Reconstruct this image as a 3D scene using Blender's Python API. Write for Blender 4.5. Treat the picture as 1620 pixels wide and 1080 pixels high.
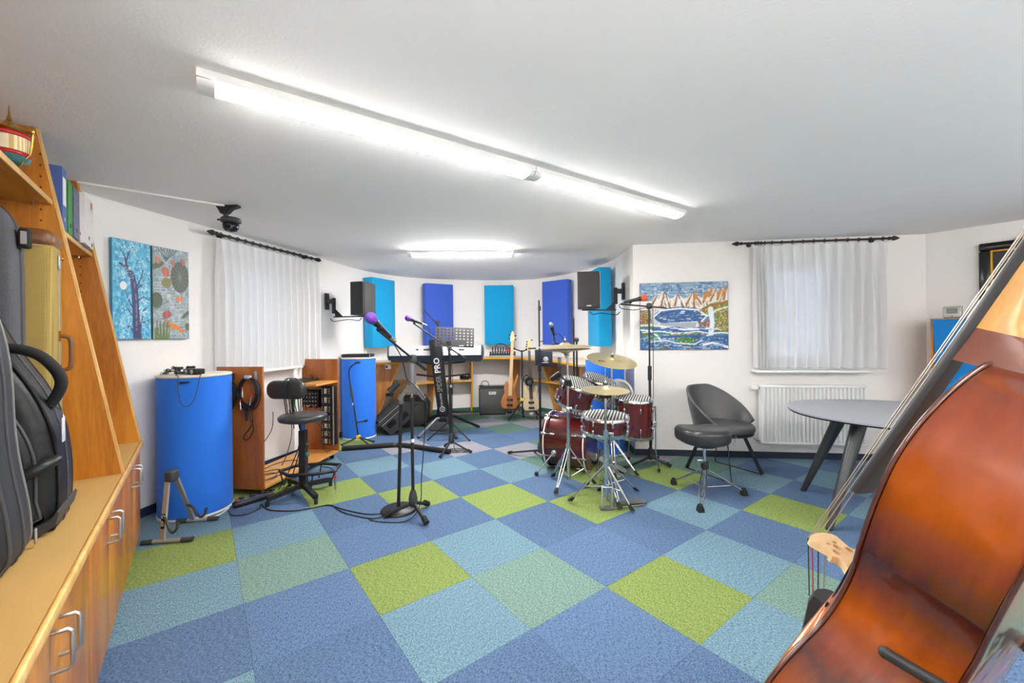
import bpy, bmesh, math, random
from mathutils import Vector as V, Matrix
from mathutils.geometry import tessellate_polygon
random.seed(7)
for o in list(bpy.data.objects): bpy.data.objects.remove(o)
SC = bpy.context.scene
COL = SC.collection
# ------------------------------------------------------------------ camera
CAM_H, FPX, CYP, ROLL = 1.2994, 650.8, -9.7, -0.0108
cd = bpy.data.cameras.new('camera'); cam = bpy.data.objects.new('camera', cd); COL.objects.link(cam)
cd.sensor_fit = 'HORIZONTAL'; cd.sensor_width = 36.0; cd.lens = FPX / 1620 * 36; cd.shift_y = CYP / 1620
cd.clip_start = 0.02; cd.clip_end = 200
cam.matrix_world = Matrix.Translation((0, 0, CAM_H)) @ Matrix.Rotation(math.pi/2, 4, 'X') @ Matrix.Rotation(ROLL, 4, 'Z')
SC.camera = cam
# ------------------------------------------------------------------ world, exposure
SC.view_settings.view_transform = 'Standard'; SC.view_settings.look = 'None'
SC.view_settings.gamma = 1.0; SC.view_settings.use_curve_mapping = False
SC.view_settings.exposure = 2.22
LAMP = 15.0; UPL = 44.0                                  # strength of the ceiling tubes and of the added uplighters
wd = bpy.data.worlds.new('overcast_sky'); SC.world = wd; wd.use_nodes = True
bg = wd.node_tree.nodes['Background']; bg.inputs[0].default_value = (0.62, 0.72, 0.86, 1); bg.inputs[1].default_value = 0.30
# ------------------------------------------------------------------ photo geometry helpers (real depths only)
def ray(px, py):
    u, v = px - 810, py - 540 - CYP
    c, s = math.cos(ROLL), math.sin(ROLL)
    return V(((c*u + s*v)/FPX, 1.0, -(-s*u + c*v)/FPX))
def at(px, py, Y):
    r = ray(px, py); return V((0, 0, CAM_H)) + r*Y
def onz(px, py, z=0.0):
    r = ray(px, py); return V((0, 0, CAM_H)) + r*((z - CAM_H)/r.z)
def onv(px, py, P, Q):
    r = ray(px, py); n = V((-(Q[1]-P[1]), Q[0]-P[0])); t = (n.x*P[0]+n.y*P[1])/(n.x*r.x+n.y*r.y)
    return V((0, 0, CAM_H)) + r*t
# ------------------------------------------------------------------ mesh builder
def cr(pts, n=8, closed=False):
    P = [V(p) for p in pts]; out = []; m = len(P)
    rng = range(m) if closed else range(m-1)
    for i in rng:
        if closed: a, b, c, d = P[(i-1) % m], P[i], P[(i+1) % m], P[(i+2) % m]
        else: a, b, c, d = P[max(i-1, 0)], P[i], P[i+1], P[min(i+2, m-1)]
        for k in range(n):
            t = k/n
            out.append(0.5*((2*b) + (c-a)*t + (2*a-5*b+4*c-d)*t*t + (3*b-a-3*c+d)*t**3))
    if not closed: out.append(P[-1].copy())
    return out
def frame(ax):
    ax = V(ax).normalized(); h = V((0, 0, 1)) if abs(ax.z) < 0.95 else V((1, 0, 0))
    x = h.cross(ax).normalized(); return x, ax.cross(x), ax
class MB:
    def __init__(self): self.v = []; self.f = []
    def add(self, v, f):
        n = len(self.v); self.v += [V(p) for p in v]; self.f += [tuple(i+n for i in q) for q in f]; return self
    def box(self, c, s, R=None):
        c = V(c); out = []
        for x in (-.5, .5):
            for y in (-.5, .5):
                for z in (-.5, .5):
                    p = V((x*s[0], y*s[1], z*s[2])); out.append(c + (R @ p if R else p))
        return self.add(out, [(0,1,3,2),(4,6,7,5),(0,4,5,1),(2,3,7,6),(0,2,6,4),(1,5,7,3)])
    def bar(self, p, q, w, h, up=(0, 0, 1)):
        p, q = V(p), V(q); a = (q-p); L = a.length; a.normalize(); up = V(up)
        x = a.cross(up)
        if x.length < 1e-4: x = a.cross(V((1, 0, 0)))
        x.normalize(); y = x.cross(a).normalized()
        R = Matrix((x, a, y)).transposed()
        return self.box((p+q)/2, (w, L, h), R)
    def rbox(self, c, s, r=.01, R=None, seg=2):
        bm = bmesh.new(); bmesh.ops.create_cube(bm, size=1)
        for v in bm.verts: v.co = V((v.co.x*s[0], v.co.y*s[1], v.co.z*s[2]))
        bmesh.ops.bevel(bm, geom=list(bm.edges), offset=min(r, min(s)*.49), segments=seg, profile=.5, affect='EDGES')
        c = V(c); bm.verts.index_update()
        self.add([c + (R @ v.co if R else v.co) for v in bm.verts], [[v.index for v in f.verts] for f in bm.faces]); bm.free(); return self
    def loft(self, rings, closed=True, caps=True):
        n = len(rings[0]); v = [p for r in rings for p in r]; f = []
        for i in range(len(rings)-1):
            for j in range(n if closed else n-1):
                k = (j+1) % n; f.append((i*n+j, i*n+k, (i+1)*n+k, (i+1)*n+j))
        if caps and closed: f.append(tuple(range(n-1, -1, -1))); f.append(tuple((len(rings)-1)*n+j for j in range(n)))
        return self.add(v, f)
    def cyl(self, p, q, r0, r1=None, n=14, caps=True):
        r1 = r0 if r1 is None else r1; p, q = V(p), V(q); x, y, a = frame(q-p)
        R = lambda c, r: [c + x*r*math.cos(2*math.pi*k/n) + y*r*math.sin(2*math.pi*k/n) for k in range(n)]
        return self.loft([R(p, r0), R(q, r1)], True, caps)
    def tube(self, pts, r, n=7, closed=False, caps=True):
        P = [V(p) for p in pts]; m = len(P); rad = r if isinstance(r, (list, tuple)) else [r]*m
        T = []
        for i in range(m):
            a = P[(i-1) % m] if (closed or i > 0) else P[i]; b = P[(i+1) % m] if (closed or i < m-1) else P[i]
            t = (b-a); T.append(t.normalized() if t.length > 1e-9 else V((0, 0, 1)))
        x, y, _ = frame(T[0]); rings = []
        for i in range(m):
            x = (x - T[i]*x.dot(T[i])); x = x.normalized() if x.length > 1e-6 else frame(T[i])[0]
            y = T[i].cross(x)
            rings.append([P[i] + x*rad[i]*math.cos(2*math.pi*k/n) + y*rad[i]*math.sin(2*math.pi*k/n) for k in range(n)])
        if closed: rings.append(rings[0])
        return self.loft(rings, True, caps and not closed)
    def lathe(self, prof, o=(0, 0, 0), ax=(0, 0, 1), n=28, sx=1.0, xdir=None):
        o = V(o); x, y, a = frame(ax)
        if xdir is not None:
            x = V(xdir); x = (x - a*x.dot(a)).normalized(); y = a.cross(x)
        rings = [[o + a*z + x*(r*sx*math.cos(2*math.pi*k/n)) + y*(r*math.sin(2*math.pi*k/n)) for k in range(n)] for r, z in prof]
        return self.loft(rings, True, True)
    def prism(self, poly, o, ux, uy, d, holes=()):
        """2-D polygon in the ux/uy plane at o, extruded by the vector d"""
        o, ux, uy, d = V(o), V(ux), V(uy), V(d); loops = [list(poly)] + [list(h) for h in holes]
        flat = [p for l in loops for p in l]; n = len(flat)
        bot = [o + ux*p[0] + uy*p[1] for p in flat]; f = []
        if holes:
            for t in tessellate_polygon([[V((p[0], p[1], 0)) for p in l] for l in loops]):
                f.append(tuple(t)); f.append(tuple(n+i for i in reversed(t)))
        else:
            f.append(tuple(range(n-1, -1, -1))); f.append(tuple(range(n, 2*n)))
        b = 0
        for l in loops:
            m = len(l)
            for i in range(m): j = (i+1) % m; f.append((b+i, b+j, n+b+j, n+b+i))
            b += m
        return self.add(bot + [p + d for p in bot], f)
    def ell(self, c, r, R=None, n=14, m=9):
        c = V(c); rings = []
        for i in range(1, m):
            t = math.pi*i/m
            rings.append([V((r[0]*math.sin(t)*math.cos(2*math.pi*k/n), r[1]*math.sin(t)*math.sin(2*math.pi*k/n), -r[2]*math.cos(t))) for k in range(n)])
        v = [V((0, 0, -r[2]))] + [p for q in rings for p in q] + [V((0, 0, r[2]))]; f = []
        for k in range(n): f.append((0, 1+(k+1) % n, 1+k)); f.append((len(v)-1, 1+(m-2)*n+k, 1+(m-2)*n+(k+1) % n))
        for i in range(m-2):
            for k in range(n): j = (k+1) % n; f.append((1+i*n+k, 1+i*n+j, 1+(i+1)*n+j, 1+(i+1)*n+k))
        return self.add([c + (R @ p if R else p) for p in v], f)
    def soft(self, poly, o, ux, uy, un, d, r, seg=3):
        """polygon outline extruded to thickness d along un with edges rounded by r (soft case / cushion)"""
        o, ux, uy, un = V(o), V(ux), V(uy), V(un); n = len(poly)
        cx = sum(p[0] for p in poly)/n; cy = sum(p[1] for p in poly)/n
        nor = []
        for i in range(n):
            a, b = poly[i-1], poly[(i+1) % n]; t = V((b[0]-a[0], b[1]-a[1])); t.normalize(); q = V((t.y, -t.x))
            if q.x*(poly[i][0]-cx) + q.y*(poly[i][1]-cy) < 0: q = -q
            nor.append(q)
        rings = []
        prof = [(r*(1-math.sin(k/seg*math.pi/2)), r*(1-math.cos(k/seg*math.pi/2))) for k in range(seg+1)]
        prof = [(a, b) for a, b in prof] + [(a, d-b) for a, b in reversed(prof)]
        for ins, z in prof:
            rings.append([o + ux*(p[0]-q.x*ins) + uy*(p[1]-q.y*ins) + un*z for p, q in zip(poly, nor)])
        return self.loft(rings, True, True)
WM = {}
def mkmesh(name, mb, m, sharp=62):
    me = bpy.data.meshes.new(name); me.from_pydata([tuple(p) for p in mb.v], [], mb.f); me.validate(); 
    bm = bmesh.new(); bm.from_mesh(me); bmesh.ops.recalc_face_normals(bm, faces=list(bm.faces)); bm.to_mesh(me); bm.free()
    me.polygons.foreach_set('use_smooth', [True]*len(me.polygons)); me.set_sharp_from_angle(angle=math.radians(sharp))
    for q in (m if isinstance(m, (list, tuple)) else [m]): me.materials.append(q)
    return me
def link(o, parent=None):
    COL.objects.link(o)
    if parent is not None: o.parent = parent
    return o
def thing(name, label, cat, loc=(0, 0, 0), rotz=0.0, group=None, R=None):
    o = link(bpy.data.objects.new(name, None)); o.empty_display_size = .05
    Mx = Matrix.Translation(V(loc)) @ (R.to_4x4() if R else Matrix.Rotation(rotz, 4, 'Z'))
    o.matrix_world = Mx; WM[o] = Mx; return tag(o, label, cat, group)
def tag(o, label=None, cat=None, group=None, kind=None):
    if label: o['label'] = label
    if cat: o['category'] = cat
    if group: o['group'] = group
    if kind: o['kind'] = kind
    return o
def obj(name, mb, m, parent=None, local=False, origin=None, sharp=62):
    """link mb as one mesh; vertices are world coordinates unless local"""
    if parent is not None:
        Mx = WM[parent]
        if not local:
            inv = Mx.inverted(); mb.v = [inv @ p for p in mb.v]
        o = link(bpy.data.objects.new(name, mkmesh(name, mb, m, sharp)), parent); WM[o] = Mx; return o
    org = V(origin) if origin is not None else V((0, 0, 0))
    mb.v = [p - org for p in mb.v]
    o = link(bpy.data.objects.new(name, mkmesh(name, mb, m, sharp))); o.location = org
    WM[o] = Matrix.Translation(org); return o
def copy_tree(o, parent=None):
    c = o.copy(); COL.objects.link(c); c.parent = parent; WM[c] = WM[o]
    for ch in list(o.children): copy_tree(ch, c)
    return c
def text_mesh(name, s, m, size, o, ux, uy, parent, depth=.0006, align='CENTER', bold=0.0, sx=1.0):
    cu = bpy.data.curves.new(name, 'FONT'); cu.body = s; cu.size = size; cu.align_x = align; cu.align_y = 'CENTER'; cu.extrude = depth; cu.offset = bold; cu.resolution_u = 2
    t = bpy.data.objects.new(name, cu); COL.objects.link(t); bpy.context.view_layer.update()
    me = bpy.data.meshes.new_from_object(t.evaluated_get(bpy.context.evaluated_depsgraph_get())); bpy.data.objects.remove(t)
    ux, uy = V(ux).normalized(), V(uy).normalized(); un = ux.cross(uy); mb = MB()
    mb.add([V(o) + ux*v.co.x*sx + uy*v.co.y + un*v.co.z for v in me.vertices], [tuple(p.vertices) for p in me.polygons])
    bpy.data.meshes.remove(me); return obj(name, mb, m, parent)
# ------------------------------------------------------------------ materials
def lin(c):
    return tuple(((x/255)/12.92 if x/255 <= .04045 else ((x/255+.055)/1.055)**2.4) for x in c) + (1,)
MATS = {}
def nodes(name):
    m = bpy.data.materials.new(name); m.use_nodes = True; nt = m.node_tree; MATS[name] = m
    return m, nt, nt.nodes['Principled BSDF'], (lambda t: nt.nodes.new(t)), nt.links.new
def setp(b, **k):
    for a, v in k.items(): b.inputs[a].default_value = v
def mat(name, c, rough=.5, metal=0.0, var=.08, vs=30.0, bump=0.0, bs=200.0, coat=0.0, spec=.5, alpha=None, trans=0.0, sheen=0.0):
    m, nt, b, N, L = nodes(name)
    tc = N('ShaderNodeTexCoord'); no = N('ShaderNodeTexNoise'); no.inputs['Scale'].default_value = vs; no.inputs['Detail'].default_value = 3
    L(tc.outputs['Object'], no.inputs['Vector'])
    mx = N('ShaderNodeMix'); mx.data_type = 'RGBA'; c0 = lin(c)
    mx.inputs[6].default_value = tuple(x*(1-var) for x in c0[:3]) + (1,); mx.inputs[7].default_value = tuple(min(1, x*(1+var)) for x in c0[:3]) + (1,)
    L(no.outputs[0], mx.inputs[0]); L(mx.outputs[2], b.inputs['Base Color'])
    setp(b, Roughness=rough, Metallic=metal); b.inputs['Coat Weight'].default_value = coat; b.inputs['Specular IOR Level'].default_value = spec
    if trans: b.inputs['Transmission Weight'].default_value = trans
    if sheen: b.inputs['Sheen Weight'].default_value = sheen
    if bump:
        n2 = N('ShaderNodeTexNoise'); n2.inputs['Scale'].default_value = bs; n2.inputs['Detail'].default_value = 4; L(tc.outputs['Object'], n2.inputs['Vector'])
        bp = N('ShaderNodeBump'); bp.inputs['Strength'].default_value = bump; bp.inputs['Distance'].default_value = .004
        L(n2.outputs[0], bp.inputs['Height']); L(bp.outputs[0], b.inputs['Normal'])
    return m
def wood(name, c1, c2, axis='Z', sc=9.0, rough=.38, coat=.25, dist=3.0):
    m, nt, b, N, L = nodes(name)
    tc = N('ShaderNodeTexCoord'); mp = N('ShaderNodeMapping'); L(tc.outputs['Object'], mp.inputs[0])
    mp.inputs['Scale'].default_value = {'X': (.12, 1, 1), 'Y': (1, .12, 1), 'Z': (1, 1, .12)}[axis]
    no = N('ShaderNodeTexNoise'); no.inputs['Scale'].default_value = sc; no.inputs['Detail'].default_value = 6; no.inputs['Distortion'].default_value = dist*.3
    L(mp.outputs[0], no.inputs['Vector'])
    n2 = N('ShaderNodeTexNoise'); n2.inputs['Scale'].default_value = sc*14; n2.inputs['Detail'].default_value = 3; L(mp.outputs[0], n2.inputs['Vector'])
    ad = N('ShaderNodeMath'); ad.operation = 'MULTIPLY_ADD'; ad.inputs[1].default_value = .35; L(n2.outputs[0], ad.inputs[0]); L(no.outputs[0], ad.inputs[2])
    rp = N('ShaderNodeValToRGB'); rp.color_ramp.elements[0].position = .45; rp.color_ramp.elements[1].position = .85
    rp.color_ramp.elements[0].color = lin(c1); rp.color_ramp.elements[1].color = lin(c2)
    L(ad.outputs[0], rp.inputs[0]); L(rp.outputs[0], b.inputs['Base Color']); setp(b, Roughness=rough); b.inputs['Coat Weight'].default_value = coat; b.inputs['Coat Roughness'].default_value = .15
    return m
def fabric(name, c, sc=900.0, var=.12, bump=.25, rough=.92):
    m, nt, b, N, L = nodes(name)
    tc = N('ShaderNodeTexCoord'); w1 = N('ShaderNodeTexWave'); w1.inputs['Scale'].default_value = sc/6; w1.bands_direction = 'Z'
    w2 = N('ShaderNodeTexWave'); w2.inputs['Scale'].default_value = sc/6; w2.bands_direction = 'DIAGONAL'
    for q in (w1, w2): L(tc.outputs['Object'], q.inputs['Vector']); q.inputs['Distortion'].default_value = .4
    mu = N('ShaderNodeMath'); mu.operation = 'MULTIPLY'; L(w1.outputs['Fac'], mu.inputs[0]); L(w2.outputs['Fac'], mu.inputs[1])
    mx = N('ShaderNodeMix'); mx.data_type = 'RGBA'; c0 = lin(c)
    mx.inputs[6].default_value = tuple(x*(1-var) for x in c0[:3]) + (1,); mx.inputs[7].default_value = tuple(min(1, x*(1+var)) for x in c0[:3]) + (1,)
    L(mu.outputs[0], mx.inputs[0]); L(mx.outputs[2], b.inputs['Base Color']); setp(b, Roughness=rough); b.inputs['Sheen Weight'].default_value = .1
    bp = N('ShaderNodeBump'); bp.inputs['Strength'].default_value = bump; bp.inputs['Distance'].default_value = .001; L(mu.outputs[0], bp.inputs['Height']); L(bp.outputs[0], b.inputs['Normal'])
    return m
def stripes(name, ca, cb, period, axis='X', rough=.6, duty=.5, soft=.03):
    m, nt, b, N, L = nodes(name)
    tc = N('ShaderNodeTexCoord'); sp = N('ShaderNodeSeparateXYZ'); L(tc.outputs['Object'], sp.inputs[0])
    dv = N('ShaderNodeMath'); dv.operation = 'DIVIDE'; dv.inputs[1].default_value = period; L(sp.outputs[axis], dv.inputs[0])
    fr = N('ShaderNodeMath'); fr.operation = 'FRACT'; L(dv.outputs[0], fr.inputs[0])
    gt = N('ShaderNodeMath'); gt.operation = 'GREATER_THAN'; gt.inputs[1].default_value = duty; L(fr.outputs[0], gt.inputs[0])
    mx = N('ShaderNodeMix'); mx.data_type = 'RGBA'; mx.inputs[6].default_value = lin(ca); mx.inputs[7].default_value = lin(cb); L(gt.outputs[0], mx.inputs[0])
    L(mx.outputs[2], b.inputs['Base Color']); setp(b, Roughness=rough); return m
def emit(name, c, s):
    m, nt, b, N, L = nodes(name); setp(b, Roughness=.4); b.inputs['Base Color'].default_value = (.8, .8, .8, 1)
    b.inputs['Emission Color'].default_value = c; b.inputs['Emission Strength'].default_value = s; return m
def vcol(name, rough=.55):
    m, nt, b, N, L = nodes(name); a = N('ShaderNodeVertexColor'); a.layer_name = 'paint'; L(a.outputs[0], b.inputs['Base Color']); setp(b, Roughness=rough)
    no = N('ShaderNodeTexNoise'); no.inputs['Scale'].default_value = 160; bp = N('ShaderNodeBump'); bp.inputs['Strength'].default_value = .3; bp.inputs['Distance'].default_value = .002
    L(no.outputs[0], bp.inputs['Height']); L(bp.outputs[0], b.inputs['Normal']); return m
def plaster(name, c, bump, sc, rough=.9):
    m, nt, b, N, L = nodes(name)
    tc = N('ShaderNodeTexCoord'); no = N('ShaderNodeTexNoise'); no.inputs['Scale'].default_value = sc; no.inputs['Detail'].default_value = 5; no.inputs['Roughness'].default_value = .55
    L(tc.outputs['Object'], no.inputs['Vector']); bp = N('ShaderNodeBump'); bp.inputs['Strength'].default_value = bump; bp.inputs['Distance'].default_value = .01
    L(no.outputs[0], bp.inputs['Height']); L(bp.outputs[0], b.inputs['Normal'])
    n2 = N('ShaderNodeTexNoise'); n2.inputs['Scale'].default_value = 2.2; L(tc.outputs['Object'], n2.inputs['Vector'])
    mx = N('ShaderNodeMix'); mx.data_type = 'RGBA'; c0 = lin(c); mx.inputs[6].default_value = tuple(x*.97 for x in c0[:3])+(1,); mx.inputs[7].default_value = c0
    L(n2.outputs[0], mx.inputs[0]); L(mx.outputs[2], b.inputs['Base Color']); setp(b, Roughness=rough); b.inputs['Specular IOR Level'].default_value = .25
    return m
def carpet(name, c, axis):
    m, nt, b, N, L = nodes(name)
    tc = N('ShaderNodeTexCoord'); mp = N('ShaderNodeMapping'); mp.inputs['Rotation'].default_value = (0, 0, .9263 + (math.pi/2 if axis else 0)); L(tc.outputs['Object'], mp.inputs[0])
    mp2 = N('ShaderNodeMapping'); mp2.inputs['Scale'].default_value = (1, .35, 1); L(mp.outputs[0], mp2.inputs[0])
    no = N('ShaderNodeTexNoise'); no.inputs['Scale'].default_value = 330; no.inputs['Detail'].default_value = 2; L(mp2.outputs[0], no.inputs['Vector'])
    n3 = N('ShaderNodeTexNoise'); n3.inputs['Scale'].default_value = 150; n3.inputs['Detail'].default_value = 2; L(mp2.outputs[0], n3.inputs['Vector'])
    ad0 = N('ShaderNodeMath'); ad0.operation = 'MULTIPLY_ADD'; ad0.inputs[1].default_value = .5; L(n3.outputs[0], ad0.inputs[0]); L(no.outputs[0], ad0.inputs[2])
    wv = N('ShaderNodeTexWave'); wv.inputs['Scale'].default_value = 62; wv.bands_direction = 'X'; L(mp.outputs[0], wv.inputs['Vector']); wv.inputs['Distortion'].default_value = .6; wv.inputs['Detail Scale'].default_value = 30
    ad = N('ShaderNodeMath'); ad.operation = 'MULTIPLY_ADD'; ad.inputs[1].default_value = .12; L(wv.outputs['Fac'], ad.inputs[0]); L(ad0.outputs[0], ad.inputs[2])
    rp = N('ShaderNodeValToRGB'); e = rp.color_ramp.elements; c0 = tuple(x*(1.05 if axis else .93) for x in lin(c)); e[0].position = .55; e[1].position = 1.15 if False else 1.0
    e[0].color = tuple(x*.38 for x in c0[:3])+(1,); e[1].color = tuple(min(1, x*1.75+.02) for x in c0[:3])+(1,)
    L(ad.outputs[0], rp.inputs[0]); L(rp.outputs[0], b.inputs['Base Color']); setp(b, Roughness=.95); b.inputs['Specular IOR Level'].default_value = .1
    bp = N('ShaderNodeBump'); bp.inputs['Strength'].default_value = .5; bp.inputs['Distance'].default_value = .003; L(ad.outputs[0], bp.inputs['Height']); L(bp.outputs[0], b.inputs['Normal'])
    return m
m_wall = plaster('white_plaster', (243, 240, 237), .35, 55); m_ceil = plaster('white_ceiling', (250, 248, 247), .18, 90)
m_white = mat('white_lacquer', (238, 238, 236), .35, var=.02); m_trim = mat('white_frame', (232, 233, 235), .45, var=.03)
m_black = mat('black_powder_coat', (30, 30, 32), .45, var=.15); m_rub = mat('black_rubber', (26, 26, 27), .8, var=.2); m_gloss = mat('black_gloss', (18, 18, 20), .2, var=.1)
m_dgrey = mat('dark_grey_plastic', (58, 59, 61), .55, var=.12); m_grey = mat('mid_grey_metal', (120, 122, 124), .4, .5); m_silver = mat('silver_paint', (176, 176, 174), .4, .55)
m_chrome = mat('chrome', (205, 206, 208), .12, 1.0, var=.04); m_brass = mat('polished_brass', (205, 160, 75), .2, 1.0, var=.08)
m_cable = mat('black_cable', (24, 24, 25), .5, var=.1); m_red = mat('red_plastic', (196, 44, 40), .5); m_yel = mat('yellow_plastic', (232, 190, 40), .5)
m_woodL = wood('honey_veneer', (150, 80, 14), (204, 132, 38), 'Z', 7); m_woodH = wood('honey_board', (160, 92, 22), (206, 140, 48), 'X', 7)
m_edge = wood('light_edge_band', (206, 150, 70), (236, 190, 116), 'Z', 12); m_top = mat('speckled_laminate', (190, 153, 90), .5, var=.12, vs=240)
m_woodR = wood('alder_veneer', (134, 70, 24), (182, 108, 46), 'Z', 6); m_woodRH = wood('alder_board', (196, 132, 62), (226, 166, 92), 'Y', 6)
m_yedge = mat('yellow_lacquered_edge', (226, 160, 36), .4, var=.08)
# ================================================================== THE SETTING
CEIL = 2.26
ctrl = [(-2.83,2.19),(-2.775,2.6),(-2.72,3.0),(-2.62,3.5),(-2.52,4.02),(-2.33,4.8),(-2.235,5.5),(-2.06,6.15),(-1.724,6.64),(-1.28,6.92),(-.754,7.10),(-.2,7.17),(.338,7.106),(.66,6.84),(.908,6.49),(1.11,6.1),(1.247,5.746),(1.315,5.3),(1.325,4.87),(1.312,4.43)]
curve = [V((p.x, p.y)) for p in cr([(x, y, 0) for x, y in ctrl], 4)]
i_l = 5*4                                     # the left wall runs to control point 5
pl_left, pl_back = curve[:i_l+1], curve[i_l:]
pl_right = [V((1.312, 4.43)), V((4.117, 4.085))]
pl_diag = [V((4.117, 4.085)), V((5.84, 1.62))]
pl_far = [V((5.84, 1.62)), V((4.6, -1.0))]
pl_near = [V((4.6, -1.0)), V((-.475, -.88))]
pl_shelf = [V((-.475, -.88)), V((-2.83, 2.19))]
room = pl_left[:-1] + pl_back[:-1] + pl_right[:-1] + pl_diag[:-1] + pl_far[:-1] + pl_near[:-1] + pl_shelf[:-1]
def walk(pl):
    s = [0.0]
    for a, b in zip(pl[:-1], pl[1:]): s.append(s[-1] + (b-a).length)
    return s
def along(pl, s):
    S = walk(pl)
    for i in range(len(pl)-1):
        if s <= S[i+1] or i == len(pl)-2:
            t = (pl[i+1]-pl[i]).normalized(); return pl[i] + t*(s-S[i]), t
def near_s(pl, x, y):
    best = None; S = walk(pl); q = V((x, y))
    for i in range(len(pl)-1):
        d = pl[i+1]-pl[i]; t = max(0, min(1, (q-pl[i]).dot(d)/d.length_squared)); e = (pl[i]+d*t-q).length
        if best is None or e < best[0]: best = (e, S[i]+t*d.length)
    return best[1]
def outn(t): return V((-t.y, t.x))
def wall(name, pl, m, holes=(), th=.22, z1=CEIL):
    S = walk(pl); cuts = sorted(set([round(s, 5) for s in S] + [round(h[k], 5) for h in holes for k in (0, 1)]))
    Z = sorted(set([0.0, z1] + [h[k] for h in holes for k in (2, 3)]))
    def nrm(s):
        a = along(pl, max(s-1e-3, 0))[1]; b = along(pl, min(s+1e-3, S[-1]))[1]; return outn((a+b).normalized())
    P = [along(pl, s)[0] for s in cuts]; Q = [p + nrm(s)*th for p, s in zip(P, cuts)]
    v = []; nz = len(Z)
    for p, q in zip(P, Q):
        v += [V((p.x, p.y, z)) for z in Z]; v += [V((q.x, q.y, z)) for z in Z]
    f = []; I = lambda i, k, o: i*2*nz + o*nz + k
    def solid(i, k):
        if i < 0 or i >= len(cuts)-1 or k < 0 or k >= nz-1: return False
        sm = (cuts[i]+cuts[i+1])/2; zm = (Z[k]+Z[k+1])/2
        return not any(h[0] < sm < h[1] and h[2] < zm < h[3] for h in holes)
    for i in range(len(cuts)-1):
        for k in range(nz-1):
            if not solid(i, k): continue
            f.append((I(i,k,0), I(i,k+1,0), I(i+1,k+1,0), I(i+1,k,0))); f.append((I(i,k,1), I(i+1,k,1), I(i+1,k+1,1), I(i,k+1,1)))
            if not solid(i-1, k): f.append((I(i,k,0), I(i,k,1), I(i,k+1,1), I(i,k+1,0)))
            if not solid(i+1, k): f.append((I(i+1,k,0), I(i+1,k+1,0), I(i+1,k+1,1), I(i+1,k,1)))
            if not solid(i, k-1): f.append((I(i,k,0), I(i+1,k,0), I(i+1,k,1), I(i,k,1)))
            if not solid(i, k+1): f.append((I(i,k+1,0), I(i,k+1,1), I(i+1,k+1,1), I(i+1,k+1,0)))
    return tag(obj(name, MB().add(v, f), m), kind='structure')
sL0, sL1 = near_s(pl_left, -2.60, 3.62), near_s(pl_left, -2.42, 4.42)
sR0, sR1 = 1.255, 2.06
wall('wall_left', pl_left, m_wall, [(sL0, sL1, 1.0, 2.05)])
wall('wall_back', pl_back, m_wall)
wall('wall_right', pl_right, m_wall, [(sR0, sR1, .93, 2.05)])
wall('wall_corner', pl_diag, m_wall); wall('wall_far_right', pl_far, m_wall); wall('wall_behind', pl_near, m_wall); wall('wall_shelf', pl_shelf, m_wall)
mb = MB(); n = len(room)
big = [(p.x, p.y) for p in room]
mb.prism(big, (0, 0, CEIL), (1,0,0), (0,1,0), (0,0,.15)); tag(obj('ceiling', mb, m_ceil), kind='structure')
m_sub = mat('subfloor_screed', (70, 72, 78), .9)
mb = MB(); mb.prism(big, (0, 0, -.12), (1,0,0), (0,1,0), (0,0,.113)); floor = tag(obj('floor', mb, m_sub), kind='structure')
# carpet tiles, 50 cm squares, each its own piece
YAW, GX, GY = -.9263, -.9297, 2.3155
def g2w(a, b):
    a, b = a*.5, b*.5; c, s = math.cos(YAW), math.sin(YAW); return V((GX + c*a - s*b, GY + s*a + c*b))
CC = dict(D=(76, 99, 129), L=(92, 120, 134), G=(114, 131, 70), M=(104, 130, 121), P=(126, 125, 133), T=(88, 117, 106))
cm = {k: [carpet('carpet_%s_%d' % ({'D':'blue','L':'light_blue','G':'green','M':'mint','P':'lavender','T':'teal'}[k], i), c, i) for i in (0, 1)] for k, c in CC.items()}
TC = {(0,0):'G',(0,1):'L',(1,0):'L',(1,1):'M',(-1,-1):'M',(-2,-1):'L',(-1,-2):'L',(-2,-2):'G',(-3,-2):'L',(-3,-1):'D',(0,-1):'D',(0,-2):'D',(1,-1):'D',(1,-2):'L',(2,0):'D',(2,1):'D',(3,1):'D',(2,2):'G',(3,2):'L',(3,3):'M',(2,3):'L',
(1,2):'D',(1,3):'D',(2,4):'D',(1,4):'L',(2,5):'G',(3,4):'D',(3,5):'D',(1,5):'D',(0,3):'G',(0,2):'D',(-1,2):'G',(-1,1):'D',(-1,0):'D',(-2,1):'G',(-2,0):'D',(-3,0):'G',(-3,1):'D',(-2,2):'D',(-3,2):'L',(-2,3):'L',(-1,3):'D',(-4,1):'L',(-4,0):'D',(-4,2):'D',
(-3,3):'D',(-3,4):'P',(-4,3):'P',(-5,2):'P',(-5,3):'D',(-4,4):'D',(-5,1):'D',(-5,0):'L',(-6,1):'G',(-6,2):'D',(-6,3):'D',(-5,4):'D',(-4,5):'D',(-2,4):'T',(-1,4):'G',(0,4):'D',(0,5):'G',(-1,5):'T',(-1,6):'P',(0,6):'T',(0,7):'L',(1,6):'L',(2,6):'D',(1,7):'D',(2,7):'L',(1,8):'L',(2,8):'D',
(-3,5):'T',(-2,5):'P',(-4,-1):'G',(-4,-2):'L',(-5,-1):'D',(3,6):'L',(3,7):'D',(4,4):'L',(4,5):'D',(4,3):'D',(4,2):'D',(3,0):'L',(4,1):'G',(-2,6):'T',(-3,6):'P',(3,8):'L'}
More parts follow.
